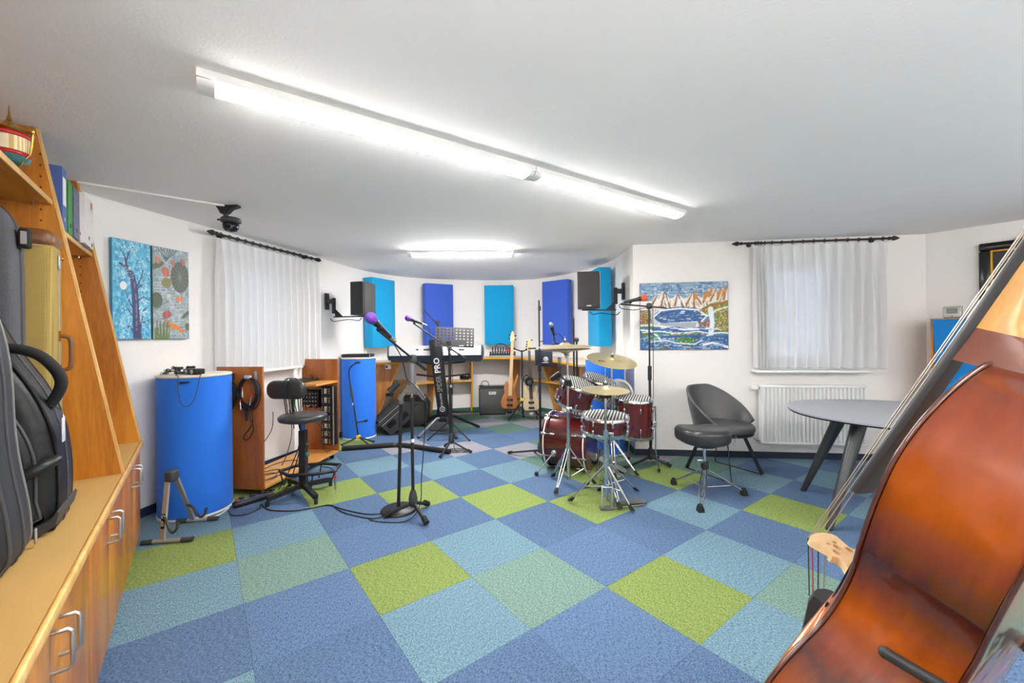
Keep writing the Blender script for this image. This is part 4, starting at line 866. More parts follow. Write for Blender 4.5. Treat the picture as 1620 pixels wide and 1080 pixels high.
# --- microphone stands
m_purp = mat('purple_cloth', (104, 62, 160), .8, var=.35, vs=60, bump=.8, bs=90); m_micb = mat('microphone_body', (40, 40, 42), .4, .3)
def tripod(o, c, feet, hubz=.13, r=.0105, m=None, rf=.015):
    m = m or m_black; hb = V((c[0], c[1], hubz))
    obj('hub', MB().lathe([(.016, .02), (.03, .035), (.032, .08), (.024, .12), (.017, .14)], (c[0], c[1], hubz-.08), n=18), m_dgrey, o)
    for p in feet:
        e = V((p[0], p[1], rf)); lg = obj('leg', MB().cyl(hb+V((0,0,-.03)), e, r, r*.9, n=10), m, o); d = (e-hb).normalized(); obj('rubber_foot', MB().cyl(e-d*.05, e+V((0,0,.0)), rf*.95, rf, n=12), m_rub, lg)
def mic(o, head, tail, foam, rfoam=.036, mh=None):
    head, tail = V(head), V(tail); d = (tail-head).normalized()
    if foam: obj('foam_cover', MB().lathe([(.0005, -rfoam*.95), (rfoam*.6, -rfoam*.78), (rfoam*.95, -rfoam*.25), (rfoam, rfoam*.2), (rfoam*.88, rfoam*.75), (rfoam*.62, rfoam*1.15)], head, d, 22), mh, o)
    else: obj('grille_ball', MB().lathe([(.0005, -.026), (.018, -.02), (.025, -.004), (.024, .010), (.018, .02)], head, d, 18), mh or m_silver, o)
    b = obj('mic_body', MB().lathe([(.0225, rfoam*.9), (.0225, rfoam*.9+.02), (.017, rfoam*.9+.05), (.012, (tail-head).length)], head, d, 16), m_micb, o)
    obj('switch_ring', MB().lathe([(.0178, rfoam*.9+.05), (.0185, rfoam*.9+.055), (.0165, rfoam*.9+.062)], head, d, 16), m_dgrey, b); return d
# stand 1 (front, tripod)
f1 = [onz(608, 820), onz(677, 801), onz(675, 832)]; C1 = V((-.728, 2.975, 0))
m1 = thing('microphone_stand', 'nearest boom microphone stand with purple microphone and tripod foot', 'microphone stand', C1, 0, 'boom microphone stands')
tripod(m1, C1, f1, .13, .0135, None, .021)
obj('lower_pole', MB().cyl(C1+V((0,0,.14)), C1+V((-.002,0,.83)), .0115), m_black, m1); obj('clutch', MB().cyl(C1+V((0,0,.79)), C1+V((0,0,.86)), .017), m_black, m1); obj('white_tape', MB().cyl(C1+V((0,0,.535)), C1+V((0,0,.56)), .0122), m_white, m1)
obj('grip_sleeve', MB().loft([[C1+V((a, b, z)) for a, b in [(-.024, -.012), (-.012, -.024), (.012, -.024), (.024, -.012), (.024, .012), (.012, .024), (-.012, .024), (-.024, .012)]] for z in (.945, 1.115)]), m_grey, m1)
yk = obj('yoke', MB().prism([(-.05, .0), (-.03, -.026), (.03, -.026), (.05, 0), (.033, .03), (-.033, .03)], C1+V((0, -.024, .915)), (1,0,0), (0,0,1), (0, .048, 0)), m_grey, m1)
for s in (-1, 1): obj('yoke_arm', MB().bar(C1+V((s*.045, -.005, .905)), C1+V((s*.092, -.005, .845)), .026, .022, (0, 1, 0)), m_grey, yk)
obj('inner_pole', MB().cyl(C1+V((0,0,.84)), C1+V((0,0,1.14)), .008), m_chrome, m1)
B0, B1 = at(601, 521, 2.62), at(674, 582, 3.10); piv = C1+V((0, 0, 1.135))
B0p = B0; dB = (B1-B0p).normalized(); pv = B0p + dB*((piv-B0p).dot(dB)); off = piv - pv
B0, B1 = B0+off*.6, B1+off*.6
obj('boom_clamp', MB().rbox((pv+piv)/2, (.045, .05, .06), .01), m_dgrey, m1); obj('boom_arm', MB().cyl(B0, B1, .0075), m_black, m1); obj('counterweight', MB().cyl(B1-dB*.11, B1+dB*.02, .013), m_black, m1); obj('boom_knob', MB().lathe([(.012, 0), (.016, .008), (.016, .022), (.008, .028)], B0+dB*.18+V((0,0,.006)), (0,0,1), 14), m_dgrey, m1)
hd1 = at(586, 502, 2.55); tl1 = hd1 + (at(617, 532, 2.66)-hd1).normalized()*.19
mo = thing('microphone', 'purple covered microphone on the nearest boom', 'microphone', B0, 0, 'purple vocal microphones'); mic(mo, hd1, tl1, True, .036, m_purp); obj('mic_clip', MB().cyl(B0, hd1*.45+tl1*.55, .014, .017), m_dgrey, mo); obj('connector', MB().cyl(tl1, tl1+(tl1-hd1).normalized()*.05, .010), m_nick, mo)
ccb = cr([tl1+(tl1-hd1).normalized()*.05, at(621, 540, 2.72), B0*.5+B1*.5+V((.0,-.03,-.05)), C1+V((-.02, -.06, 1.0)), C1+V((.03, -.05, .95)), C1+V((.11, -.04, .82)), C1+V((.095, -.03, .60)), C1+V((.07, -.03, .3)), C1+V((.06, -.05, .10)), C1+V((-.02, -.10, .012)), C1+V((-.2, -.1, .006)), C1+V((-.30, -.06, .006))], 7)
tag(obj('microphone_cable', MB().tube(ccb, .0035, 6), m_cable, origin=(C1.x, C1.y, 0)), 'black cable running down the nearest microphone stand', 'cable', 'microphone cables')
# stand with round base
RB = V((-.862, 3.075, 0)); rs = thing('round_base_stand', 'straight black stand with round base beside nearest tripod', 'microphone stand', RB)
obj('round_base', MB().lathe([(.130, 0), (.130, .01), (.122, .018), (.03, .026), (.014, .032), (.012, .05)], n=40), m_black, rs, True); obj('pole', MB().cyl(RB+V((0,0,.03)), RB+V((.034, -.02, .855)), .0125), m_black, rs); obj('top_clamp', MB().cyl(RB+V((.033, -.02, .80)), RB+V((.035,-.02,.865)), .018), m_grey, rs)
# stand 2 (by the keyboard)
C2 = V((-.70, 4.66, 0)); m2 = thing('microphone_stand', 'boom microphone stand with purple microphone in front of music stand', 'microphone stand', C2, 0, 'boom microphone stands')
tripod(m2, C2, [onz(696, 725), onz(746, 717), V((-.80, 4.82, 0))], .14)
obj('pole', MB().cyl(C2+V((0,0,.13)), C2+V((0,0,.66)), .0115), m_black, m2); obj('clutch', MB().cyl(C2+V((0,0,.64)), C2+V((0,0,.71)), .017), m_black, m2); obj('inner_pole', MB().cyl(C2+V((0,0,.70)), C2+V((0,0,1.10)), .008), m_black, m2); obj('white_tape', MB().cyl(C2+V((0,0,.72)), C2+V((0,0,.745)), .0095), m_white, m2)
B0, B1 = at(655, 512, 4.58), at(736, 567, 4.68); dB = (B1-B0).normalized(); obj('boom_arm', MB().cyl(B0, B1, .0075), m_black, m2); obj('boom_clamp', MB().rbox(at(712, 551, 4.655), (.035, .04, .05), .008), m_dgrey, m2); obj('counterweight', MB().cyl(B1-dB*.10, B1, .012), m_black, m2)
mo = thing('microphone', 'purple covered microphone in front of dark blue panel', 'microphone', B0, 0, 'purple vocal microphones'); h_ = at(645, 503, 4.55); t_ = h_ + (at(671, 513, 4.58)-h_).normalized()*.17; mic(mo, h_, t_, True, .034, m_purp); obj('mic_clip', MB().cyl(B0, h_*.5+t_*.5, .014), m_dgrey, mo); obj('connector', MB().cyl(t_, t_+(t_-h_).normalized()*.05, .010), m_nick, mo)
ccb = cr([t_+(t_-h_).normalized()*.05, at(679, 520, 4.58), at(682, 538, 4.58), at(690, 546, 4.6), at(704, 543, 4.62), C2+V((.02, -.03, .95)), C2+V((.02, -.02, .5)), C2+V((.03, -.03, .15)), C2+V((.06, -.06, .01))] + [C2+V((.07+.13*math.cos(q)*(1-.02*k), -.06+.07*math.sin(q), .006+.002*k)) for k, q in enumerate([i*.9 for i in range(14)])], 6)
tag(obj('microphone_cable', MB().tube(ccb, .0035, 6), m_cable, origin=(C2.x, C2.y, 0)), 'black cable coiled at the foot of second microphone stand', 'cable', 'microphone cables')
# stand 3 behind the keyboard
C3 = V((-1.13, 6.25, 0)); m3 = thing('microphone_stand', 'boom stand without microphone behind the keyboard', 'microphone stand', C3, 0, 'boom microphone stands')
tripod(m3, C3, [(-1.38, 6.28), (-1.0, 6.2), (-1.10, 6.46)], .14); z3 = at(686, 510, 6.33).z
obj('pole', MB().cyl(C3+V((0,0,.13)), C3+V((0,0,z3)), .0115), m_black, m3); B0, B1 = at(671, 490, 6.12), at(698, 520, 6.2); obj('boom_arm', MB().cyl(B0, B1, .0085), m_black, m3); obj('boom_clamp', MB().rbox(C3+V((0, 0, z3)), (.045, .045, .06), .01), m_dgrey, m3)
# hercules-like single guitar stand by the blue column
gp = [at(567, 692, 5.06), at(561, 650, 5.10), at(554, 607, 5.14), at(552, 588, 5.14), at(556, 579, 5.12), at(566, 573, 5.08)]
g5 = thing('guitar_stand', 'slim black guitar stand with yellow hub in front of blue column', 'guitar stand', V((gp[0].x, gp[0].y, 0)))
obj('pole', MB().tube(gp[:3], .010, 8), m_black, g5); obj('neck_bend', MB().tube(cr(gp[2:], 4), .008, 8), m_black, g5); obj('yoke', MB().rbox(gp[-1], (.06, .05, .03), .008), m_dgrey, g5)
obj('height_clutch', MB().cyl(at(557, 628, 5.12), at(556, 618, 5.12), .017), m_dgrey, g5); obj('white_tape', MB().cyl(at(559, 641, 5.11), at(558.5, 637, 5.11), .0108), m_white, g5)
obj('rest_arm', MB().tube([at(563, 668, 5.07), at(572, 667, 5.03), at(580, 665, 5.0)], .008, 8), m_black, g5); obj('rest_tip', MB().cyl(at(577, 666, 5.01), at(581, 665, 5.0), .014), m_rub, g5)
hb = V((gp[0].x, gp[0].y, .07)); obj('hub', MB().rbox(hb, (.05, .05, .05), .012), m_yel, g5)
for p in ((541, 703), (585, 704), (591, 698)):
    e = onz(*p, .012); lg = obj('leg', MB().cyl(hb, e, .010), m_black, g5); obj('rubber_foot', MB().ell(e, (.015, .015, .012)), m_rub, lg)
rk = thing('rack_unit', 'flat black rack device lying on middle blue column', 'audio device', (-2.02, 5.40, 1.036)); obj('case', MB().rbox((0, 0, .022), (.36, .20, .042), .003), m_panel, rk, True)
for x in (-.17, .17): obj('rack_ear', MB().box((x*1.06, -.098, .022), (.02, .003, .042)), m_silver, rk, True)
obj('plug_post', MB().cyl((.10, 0, .0435), (.10, 0, .085), .008), m_white, rk, True)
# --- amplifiers and monitors on the floor
m_tolex = mat('black_tolex', (44, 44, 45), .75, var=.2, vs=200, bump=.4, bs=500); m_gr = mat('grey_grille_cloth', (84, 84, 84), .8, var=.45, vs=330)
am = thing('bass_amplifier', 'grey grille bass amplifier with metal corners below desk', 'amplifier', (-.33, 6.72, 0), .06)
obj('cabinet', MB().rbox((0, .15, .235), (.45, .28, .455), .01), m_tolex, am, True); obj('grille', MB().rbox((0, .006, .225), (.405, .012, .40), .004), m_gr, am, True)
bd = obj('badge', MB().box((0, -.0012, .36), (.115, .003, .045)), m_paper, am, True); text_mesh('badge_text', 'EICH', m_gloss, .04, WM[am] @ V((0, -.003, .36)), (1, .06, 0), (0, 0, 1), bd, bold=.0008)
for x in (-.222, .222):
    for z in (.012, .456): obj('metal_corner', MB().rbox((x, .014, z), (.022, .03, .022), .006), m_silver, am, True)
    obj('side_trim', MB().box((x, .008, .235), (.006, .008, .42)), m_grey, am, True)
obj('top_panel', MB().box((.03, .12, .468), (.34, .16, .008)), m_gloss, am, True); obj('handle', MB().tube(cr([(-.19, .15, .462), (-.17, .15, .525), (-.12, .15, .545), (-.07, .15, .52), (-.06, .15, .462)], 5), .006, 7), m_dgrey, am, True)
for x in (-.2, .2):
    for y in (.04, .26): obj('foot', MB().cyl((x, y, 0), (x, y, .008), .018, n=12), m_rub, am, True)
wm = thing('wedge_monitor', 'black wedge floor monitor tipped beside the blue column', 'floor monitor', (-1.59, 5.58, 0), .35)
Rw = Matrix.Rotation(math.radians(-40), 3, 'Y'); cw = V((0, .0, .235))
prof = [(-.21, -.14), (.21, -.14), (.21, .02), (.10, .14), (-.21, .14)]
obj('cabinet', MB().prism(prof, cw - V((0, .16, 0)), Rw @ V((1,0,0)), Rw @ V((0,0,1)), (0, .34, 0)), m_tolex, wm, True)
for x, z in ((-.10, -.02), (.08, -.05)):
    c = cw + Rw @ V((x, 0, z)) - V((0, .161, 0)); obj('port', MB().prism(rrect(-.06, .06, -.035, .035, .02), c, Rw @ V((1,0,0)), Rw @ V((0,0,1)), (0, -.004, 0)), m_gloss, wm, True)
for z in (.04, .10): obj('trim_line', MB().bar(cw + Rw @ V((-.208, 0, z)) - V((0,.161,0)), cw + Rw @ V((.12, 0, z)) - V((0,.161,0)), .004, .006), m_silver, wm, True)
obj('floor_pad', MB().box((-.02, 0, .012), (.10, .30, .024)), m_rub, wm, True)
wm2 = thing('wedge_monitor', 'larger black speaker box behind the nearest microphone stands', 'floor monitor', (-1.46, 6.04, 0), .12)
obj('cabinet', MB().prism([(-.23, 0), (.20, 0), (.24, .30), (.16, .42), (-.20, .42)], (0, -.14, .004), (1,0,0), (0,0,1), (0, .30, 0)), m_tolex, wm2, True); obj('grille', MB().rbox((0, -.146, .20), (.36, .012, .33), .01), m_spk, wm2, True); obj('handle', MB().tube(cr([(-.08, -.155, .33), (-.05, -.18, .34), (.05, -.18, .34), (.08, -.155, .33)], 4), .008, 7), m_dgrey, wm2, True)
sl = thing('clip_light', 'small black clamp lamp leaning below desk edge', 'clamp lamp', at(622, 622, 5.62)); 
obj('lamp_head', MB().cyl(at(616, 619, 5.60), at(631, 605, 5.60), .045, .035, n=18), m_dgrey, sl); obj('clamp', MB().rbox(at(616, 624, 5.62), (.09, .06, .04), .01), m_black, sl); obj('arm', MB().tube([at(626, 612, 5.62), at(628, 602, 5.64)], .008), m_black, sl)
cbx = thing('cardboard_box', 'small open cardboard box on shelf behind blue column', 'box', V((-1.66, 6.17, .0)));  obj('box_body', MB().rbox((0, .08, .31), (.26, .18, .62), .004), mat('cardboard', (196, 150, 98), .8), cbx, True); obj('box_flap', MB().box((0, -.02, .635), (.26, .06, .004), Matrix.Rotation(.5, 3, 'X')), MATS['cardboard'], cbx, True)
# --- mixer on the desk
mxr = thing('mixing_console', 'small mixing console with faders and cables on the desk', 'mixer', (-.16, 6.86, DZ+.0005), .0)
Rm = Matrix.Rotation(math.radians(14), 3, 'X')
obj('console', MB().prism([(-.11, 0), (.12, 0), (.12, .075), (.06, .085), (-.11, .03)], (-.215, 0, 0), (0,1,0), (0,0,1), (.43, 0, 0)), m_dgrey, mxr, True); obj('front_panel', MB().box((0, -.1115, .015), (.42, .003, .02)), m_silver, mxr, True)
for k in range(10): obj('fader', MB().rbox((-.18+k*.04, -.03, .062), (.012, .022, .016), .003), m_silver if k % 3 else m_white, mxr, True)
for r in range(3):
    mb = MB()
    for k in range(10): mb.cyl((-.18+k*.04, .015+r*.02, .062+r*.009), (-.18+k*.04, .012+r*.02, .082+r*.009), .007, n=8)
    tag(obj('knob_row', mb, m_white if r != 1 else m_red, mxr, True), kind='stuff')
for k in range(6): obj('jack_plug', MB().cyl((-.17+k*.045, .09, .083), (-.17+k*.045, .085, .165), .010, .007, n=10), m_rub, mxr, True)
obj('patch_cable', MB().tube(cr([(-.12, .088, .165), (-.06, .08, .22), (.04, .06, .19), (.12, .05, .12), (.16, .04, .10)], 6), .005, 6), m_cable, mxr, True); obj('red_connector', MB().rbox((.12, .03, .11), (.10, .06, .05), .008), mat('red_blue_plugs', (190, 60, 70), .5, var=.6, vs=70), mxr, True)
# gear on the lower shelf
cg = thing('camcorder', 'black camcorder lying on the lower yellow-edged shelf', 'camcorder', (-.80, 6.90, .5655)); obj('body', MB().rbox((0, 0, .05), (.16, .10, .085), .02), m_gloss, cg, True); obj('lens', MB().cyl((.08, 0, .055), (.135, 0, .055), .033), m_gloss, cg, True); obj('hand_strap', MB().tube(cr([(-.07, -.05, .09), (0, -.085, .06), (.06, -.05, .03)], 5), .01, 7), m_rub, cg, True)
bt = thing('cloth_bag', 'crumpled black cloth bag on teal carpet under desk', 'bag', onz(735, 652)); c = onz(735, 652)
obj('cloth', MB().loft([[c + V((-.23+.46*i/10 + .0, .06*math.cos(q) * (1-.55*abs(i/10-.4)), .004+.05*(1-.6*abs(i/10-.25))*(.5+.5*math.sin(q))*(.7+.3*math.sin(i*2.1)))) for q in [2*math.pi*k/12 for k in range(12)]] for i in range(11)]), mat('dark_cloth', (48, 44, 44), .85, var=.3, vs=30), bt); obj('drawstring', MB().tube(cr([c+V((-.21,-.03,.03)), c+V((-.1,-.08,.03)), c+V((.05,-.07,.02)), c+V((.18,-.03,.02))], 5), .006, 6), mat('brown_trim', (92, 66, 62), .8), bt)
pdl = thing('foot_pedal', 'grey foot pedal on floor behind keyboard stand legs', 'pedal', onz(693, 684)); c = onz(693, 684)
obj('base', MB().rbox(c+V((0, .05, .022)), (.22, .14, .03), .006), m_dgrey, pdl); obj('treadle', MB().box(c+V((0, .05, .062)), (.18, .15, .02), Matrix.Rotation(.25, 3, 'X')), m_grey, pdl); obj('base_rim', MB().box(c+V((0, -.02, .012)), (.24, .012, .012)), m_silver, pdl)
for q in (-.07, .07): obj('foot', MB().cyl(c+V((q, .05, 0)), c+V((q, .05, .008)), .012, n=10), m_rub, pdl)
# --- two guitars on a double stand
m_nat = wood('natural_ash', (150, 84, 38), (192, 122, 62), 'Z', 10); m_map = mat('maple_neck', (226, 190, 140), .4, var=.06); m_tan = mat('cream_guitar', (206, 182, 146), .4, var=.35, vs=90); m_fb = mat('dark_fretboard', (70, 52, 44), .5)
def guitar(label, o, rz, tilt, body, hh, m, mn, mfb, neck_l, head, pegs, hw=.026, style=0):
    R = Matrix.Rotation(rz, 3, 'Z') @ Matrix.Rotation(tilt[0], 3, 'X') @ Matrix.Rotation(tilt[1], 3, 'Y'); t = thing('electric_guitar', label, 'guitar', o, 0, 'guitars on the double stand', R)
    out = [(p.x, p.y) for p in cr([(a, b, 0) for a, b in body], 3, True)]
    bd_ = obj('body', MB().soft(out, (0, 0, 0), (1,0,0), (0,0,1), (0,1,0), .042, .008), m, t, True)
    zb = hh; zt = hh + neck_l
    obj('neck', MB().loft([[V((x*k, y, z)) for x, y in [(-hw, -.012), (hw, -.012), (hw*.7, .012), (-hw*.7, .012)]] for z, k in ((zb-.12, 1.0), (zt, .78))]), mn, t, True)
    obj('fretboard', MB().loft([[V((x*k, y, z)) for x, y in [(-hw, -.018), (hw, -.018), (hw, -.0125), (-hw, -.0125)]] for z, k in ((zb-.16, 1.05), (zt, .78))]), mfb, t, True)
    hp = [(p.x, p.y) for p in cr([(a, b, 0) for a, b in head], 3, True)]
    hdp = obj('headstock', MB().prism(hp, (0, -.008, zt), (1,0,0), (0,0,1), (0, .015, 0)), mn, t, True)
    for (px_, pz) in pegs: obj('tuning_peg', MB().rbox((px_, 0, zt+pz), (.03, .012, .018), .004), m_gloss, hdp, True)
    for z, h_ in ((zb-.30, .03), (zb-.22, .03)): obj('pickup', MB().rbox((0, -.006, z), (.085, .016, h_), .004), m_gloss, bd_, True)
    obj('bridge_plate', MB().rbox((0, -.006, zb-.40), (.075, .016, .05), .004), m_nick if style else m_gloss, bd_, True)
    for k in range(4): obj('control_knob', MB().cyl((.07, -.003, zb-.36-k*.035), (.07, -.022, zb-.36-k*.035), .010, n=12), m_gloss, bd_, True)
    mb = MB()
    for k in range(4): mb.cyl((-.02+k*.0133, -.022, zb-.40), (-.015+k*.01, -.020, zt+.02), .0011, n=5)
    tag(obj('strings', mb, m_nick, t, True), kind='stuff'); return t
gb1 = [(0, 0), (-.10, .01), (-.135, .08), (-.12, .17), (-.085, .24), (-.10, .32), (-.075, .40), (-.05, .415), (-.035, .36), (-.02, .33), (.02, .33), (.04, .38), (.075, .46), (.10, .525), (.115, .50), (.09, .38), (.07, .27), (.10, .18), (.12, .08), (.09, .01)]
g0 = at(806, 646, 6.20); g0.z = .19
guitar('natural wood bass guitar with pale neck on double stand', g0, .02, (-.06, .055), gb1, .36, m_nat, m_map, m_map, .66, [(-.028, 0), (.024, 0), (.03, .05), (.02, .12), (.0, .16), (-.02, .13), (-.035, .06)], [(.045, .03), (.04, .09), (-.048, .04), (-.045, .10)])
gb2 = [(0, 0), (-.10, .005), (-.125, .07), (-.11, .15), (-.085, .21), (-.10, .28), (-.105, .36), (-.07, .385), (-.035, .33), (0, .31), (.035, .33), (.07, .37), (.11, .35), (.095, .27), (.085, .20), (.12, .14), (.125, .06), (.09, .005)]
g0 = at(841, 649, 6.20); g0.z = .165
guitar('cream patterned electric guitar with dark fretboard on double stand', g0, -.05, (-.06, -.03), gb2, .34, m_tan, m_map, m_fb, .56, [(-.022, 0), (.022, 0), (.03, .05), (.035, .14), (.015, .18), (-.012, .15), (-.03, .05)], [(-.04, .03), (-.036, .065), (-.03, .10), (-.024, .135), (.045, .16)], .024, 1)
DC = V((.148, 6.30, 0)); ds = thing('double_guitar_stand', 'black double guitar stand with yellow hub and hanging yokes', 'guitar stand', DC)
obj('pole', MB().cyl(DC+V((0,0,.10)), DC+V((0,0,1.07)), .0125), m_black, ds); hb = obj('hub', MB().rbox(DC+V((0, 0, .315)), (.07, .06, .05), .012), m_yel, ds)
obj('clutch', MB().cyl(DC+V((0,0,.62)), DC+V((0,0,.70)), .018), m_dgrey, ds)
for s, e in ((-1, at(809, 551, 6.22)), (1, at(842, 551, 6.22))):
    obj('yoke_arm', MB().tube([DC+V((0,0,1.05)), DC*.5+e*.5+V((0,0,.52)) if False else (DC+V((0,0,1.06)))*.5+e*.5, e+V((0,.03,0))], .009, 8), m_black, ds); obj('yoke', MB().rbox(e+V((0,.035,.0)), (.12, .03, .022), .008), m_dgrey, ds)
    obj('rest_arm', MB().tube([DC+V((0,0,.33)), DC+V((s*.10, -.04, .33)), DC+V((s*.13, -.07, .36))], .009, 8), m_black, ds)
for p in ((805, 664), (857, 660), (826, 640)):
    e = onz(*p, .014); e = e if p[1] > 645 else V((DC.x+.02, DC.y+.22, .014)); lg = obj('leg', MB().cyl(DC+V((0,0,.30)), e, .0105), m_black, ds); obj('rubber_foot', MB().ell(e, (.016, .016, .014)), m_rub, lg)
rr_ = at(837, 603, 6.13); ro = thing('headphones', 'black round headphones hung on the double guitar stand', 'headphones', rr_+V((0, 0, -.06)))
obj('ear_pad', MB().tube([rr_+V((.05*math.cos(q), .0, .055*math.sin(q))) for q in [2*math.pi*k/20 for k in range(20)]], .017, 8, True), m_rub, ro); obj('ear_cup', MB().cyl(rr_+V((0,.01,0)), rr_+V((0,.04,0)), .045), m_dgrey, ro); obj('headband', MB().tube(cr([rr_+V((0,.03,.05)), rr_+V((-.03,.06,.09)), rr_+V((-.07,.07,.05)), rr_+V((-.08,.06,-.02))], 5), .008, 6), m_rub, ro)
# ================================================================== DRUM KIT
m_shell = wood('cherry_lacquer', (52, 11, 12), (104, 25, 22), 'Z', 8, .18, .8); m_shellX = wood('cherry_lacquer_long', (54, 11, 12), (108, 26, 22), 'X', 8, .18, .8)
m_bronze = mat('cymbal_bronze', (216, 198, 150), .34, .8, var=.1, vs=18); m_head = mat('smoke_head', (84, 90, 92), .25, var=.3, vs=8); m_pad = stripes('striped_mute_pad', (30, 30, 32), (206, 206, 202), .024, 'X', .7, .5)
def Rz_to(n):
    n = V(n).normalized(); x, y, a = frame(n); return Matrix((x, y, a)).transposed()
def drum(name, label, c, n_, r, h, lugs, pad=True, spin=0.0, group='toms and snare of the drum kit', z0=None, badge=False):
    """c: centre of the top rim, n_: axis pointing up out of the batter head"""
    R = Rz_to(n_) @ Matrix.Rotation(spin, 3, 'Z'); o = thing(name, label, 'drum', V(c) - R @ V((0, 0, h)), 0, group, R)
    obj('shell', MB().lathe([(r-.004, .006), (r, .006), (r, h-.006), (r-.004, h-.006)], n=48), m_shell, o, True)
    for z in (0.0, h):
        s = 1 if z else -1
        obj('rim_hoop', MB().lathe([(r+.004, z-s*.022), (r+.009, z-s*.02), (r+.008, z+s*.006), (r+.003, z+s*.009), (r-.003, z+s*.006), (r-.002, z-s*.01)], n=48), m_chrome, o, True)
    obj('drum_head', MB().lathe([(r-.004, h-.004), (r-.006, h+.001), (.0005, h+.001)], n=40), m_paper, o, True)
    if pad: obj('mute_pad', MB().lathe([(r-.012, h+.0015), (r-.010, h+.009), (r-.016, h+.013), (.0005, h+.013)], n=40), m_pad, o, True)
    for k in range(lugs):
        a = 2*math.pi*(k+.5)/lugs; x, y = math.cos(a), math.sin(a)
        lg = obj('lug', MB().rbox(((r+.010)*x, (r+.010)*y, h*.76), (.022, .018, .045), .006, Matrix.Rotation(a, 3, 'Z')), m_chrome, o, True)
        obj('tension_rod', MB().cyl(((r+.012)*x, (r+.012)*y, h*.76), ((r+.012)*x, (r+.012)*y, h+.012), .0035, n=6), m_chrome, lg, True)
        lg = obj('lug', MB().rbox(((r+.010)*x, (r+.010)*y, h*.24), (.022, .018, .045), .006, Matrix.Rotation(a, 3, 'Z')), m_chrome, o, True)
        obj('tension_rod', MB().cyl(((r+.012)*x, (r+.012)*y, h*.24), ((r+.012)*x, (r+.012)*y, -.012), .0035, n=6), m_chrome, lg, True)
    if badge:
        a = math.radians(badge); obj('badge', MB().rbox(((r+.003)*math.cos(a), (r+.003)*math.sin(a), h*.58), (.005, .036, .032), .003, Matrix.Rotation(a, 3, 'Z')), m_silver, o, True)
    return o
def cymbal(label, c, n_, r, m=None, text=None):
    R = Rz_to(n_); o = thing('cymbal', label, 'cymbal', c, 0, 'cymbals of the drum kit', R); b = r*.22
    prof = [(.006, .030), (b*.5, .028), (b*.85, .018), (b, .010), (r*.55, .004), (r*.85, -.003), (r, -.008), (r, -.0095), (r*.85, -.005), (r*.55, .002), (b, .008), (b*.85, .016), (b*.5, .026), (.006, .028)]
    d = obj('bronze_disc', MB().lathe(prof, n=56), m or m_bronze, o, True)
    obj('felt_washer', MB().lathe([(.008, .029), (.016, .030), (.016, .042), (.008, .043)], n=18), m_dgrey, o, True); obj('wing_nut', MB().lathe([(.010, .043), (.011, .05), (.006, .062), (.0005, .066)], n=14), m_chrome, o, True)
    if text:
        u, v = text; ux, uy = V(u), V(v); un = ux.cross(uy)
        text_mesh('lettering', 'SABIAN', m_gloss, .045, V(c) + ux*(-.07) + uy*(-.075) + un*.0045, ux, uy, d, bold=.001)
    return o
def stand_legs(o, c, feet, hz, lowz, mat_=m_chrome, rf=.02):
    hb = V((c[0], c[1], hz)); lo = V((c[0], c[1], lowz))
    obj('leg_collar', MB().cyl(hb+V((0,0,-.02)), hb+V((0,0,.03)), .022), m_chrome, o); obj('lower_collar', MB().cyl(lo+V((0,0,-.015)), lo+V((0,0,.015)), .02), m_chrome, o)
    for p in feet:
        e = V((p[0], p[1], .03)); d = (e-hb); s = V((-d.y, d.x, 0)).normalized()*.012; mid = hb + d*.62
        lg = obj('leg', MB().tube([hb+s, mid+s, e+s*.3], .0055, 7).tube([hb-s, mid-s, e-s*.3], .0055, 7).tube([lo, mid], .006, 7), mat_, o)
        dn = d.normalized(); obj('rubber_foot', MB().loft([[e+dn*t+V((a, b, 0))*k for a, b in ((-.016, -.016), (.016, -.016), (.016, .016), (-.016, .016))] for t, k in ((-.035, .6), (.0, 1.05), (.012, 1.0))]), m_rub, lg)
# bass drum
BL, BR = V((.362, 4.12, .270)), V((.755, 3.95, .270)); ba = (BR-BL).normalized(); by = V((-ba.y, ba.x, 0)); Rbd = Matrix((ba, by, V((0,0,1)))).transposed()
bd = thing('bass_drum', 'large cherry red bass drum lying on its side with chrome spurs', 'drum', V((BL.x*.5+BR.x*.5, BL.y*.5+BR.y*.5, 0)), math.atan2(ba.y, ba.x)); L_ = (BR-BL).length; r = .250
obj('shell', MB().lathe([(r-.005, .03), (r, .03), (r, L_-.03), (r-.005, L_-.03)], BL, ba, 64), m_shellX, bd)
for a, b in ((0.0, .048), (L_-.048, L_)):
    hp = obj('wooden_hoop', MB().lathe([(r+.004, a), (r+.017, a), (r+.017, b), (r+.004, b)], BL, ba, 64), m_shellX, bd); mid = (a+b)/2; obj('hoop_inlay', MB().lathe([(r+.0168, mid-.006), (r+.0182, mid-.006), (r+.0182, mid+.006), (r+.0168, mid+.006)], BL, ba, 64), m_white, hp)
obj('front_head', MB().lathe([(.0005, .012), (r, .012), (r+.004, .016)], BL, ba, 48), m_head, bd); obj('batter_head', MB().lathe([(.0005, L_-.012), (r, L_-.012), (r+.004, L_-.016)], BL, ba, 48), m_head, bd)
obj('felt_strip', MB().box(BL+ba*(L_-.0095), (.003, .05, 2*r*.96), Rbd @ Matrix.Rotation(0, 3, 'X')), m_dgrey, bd)
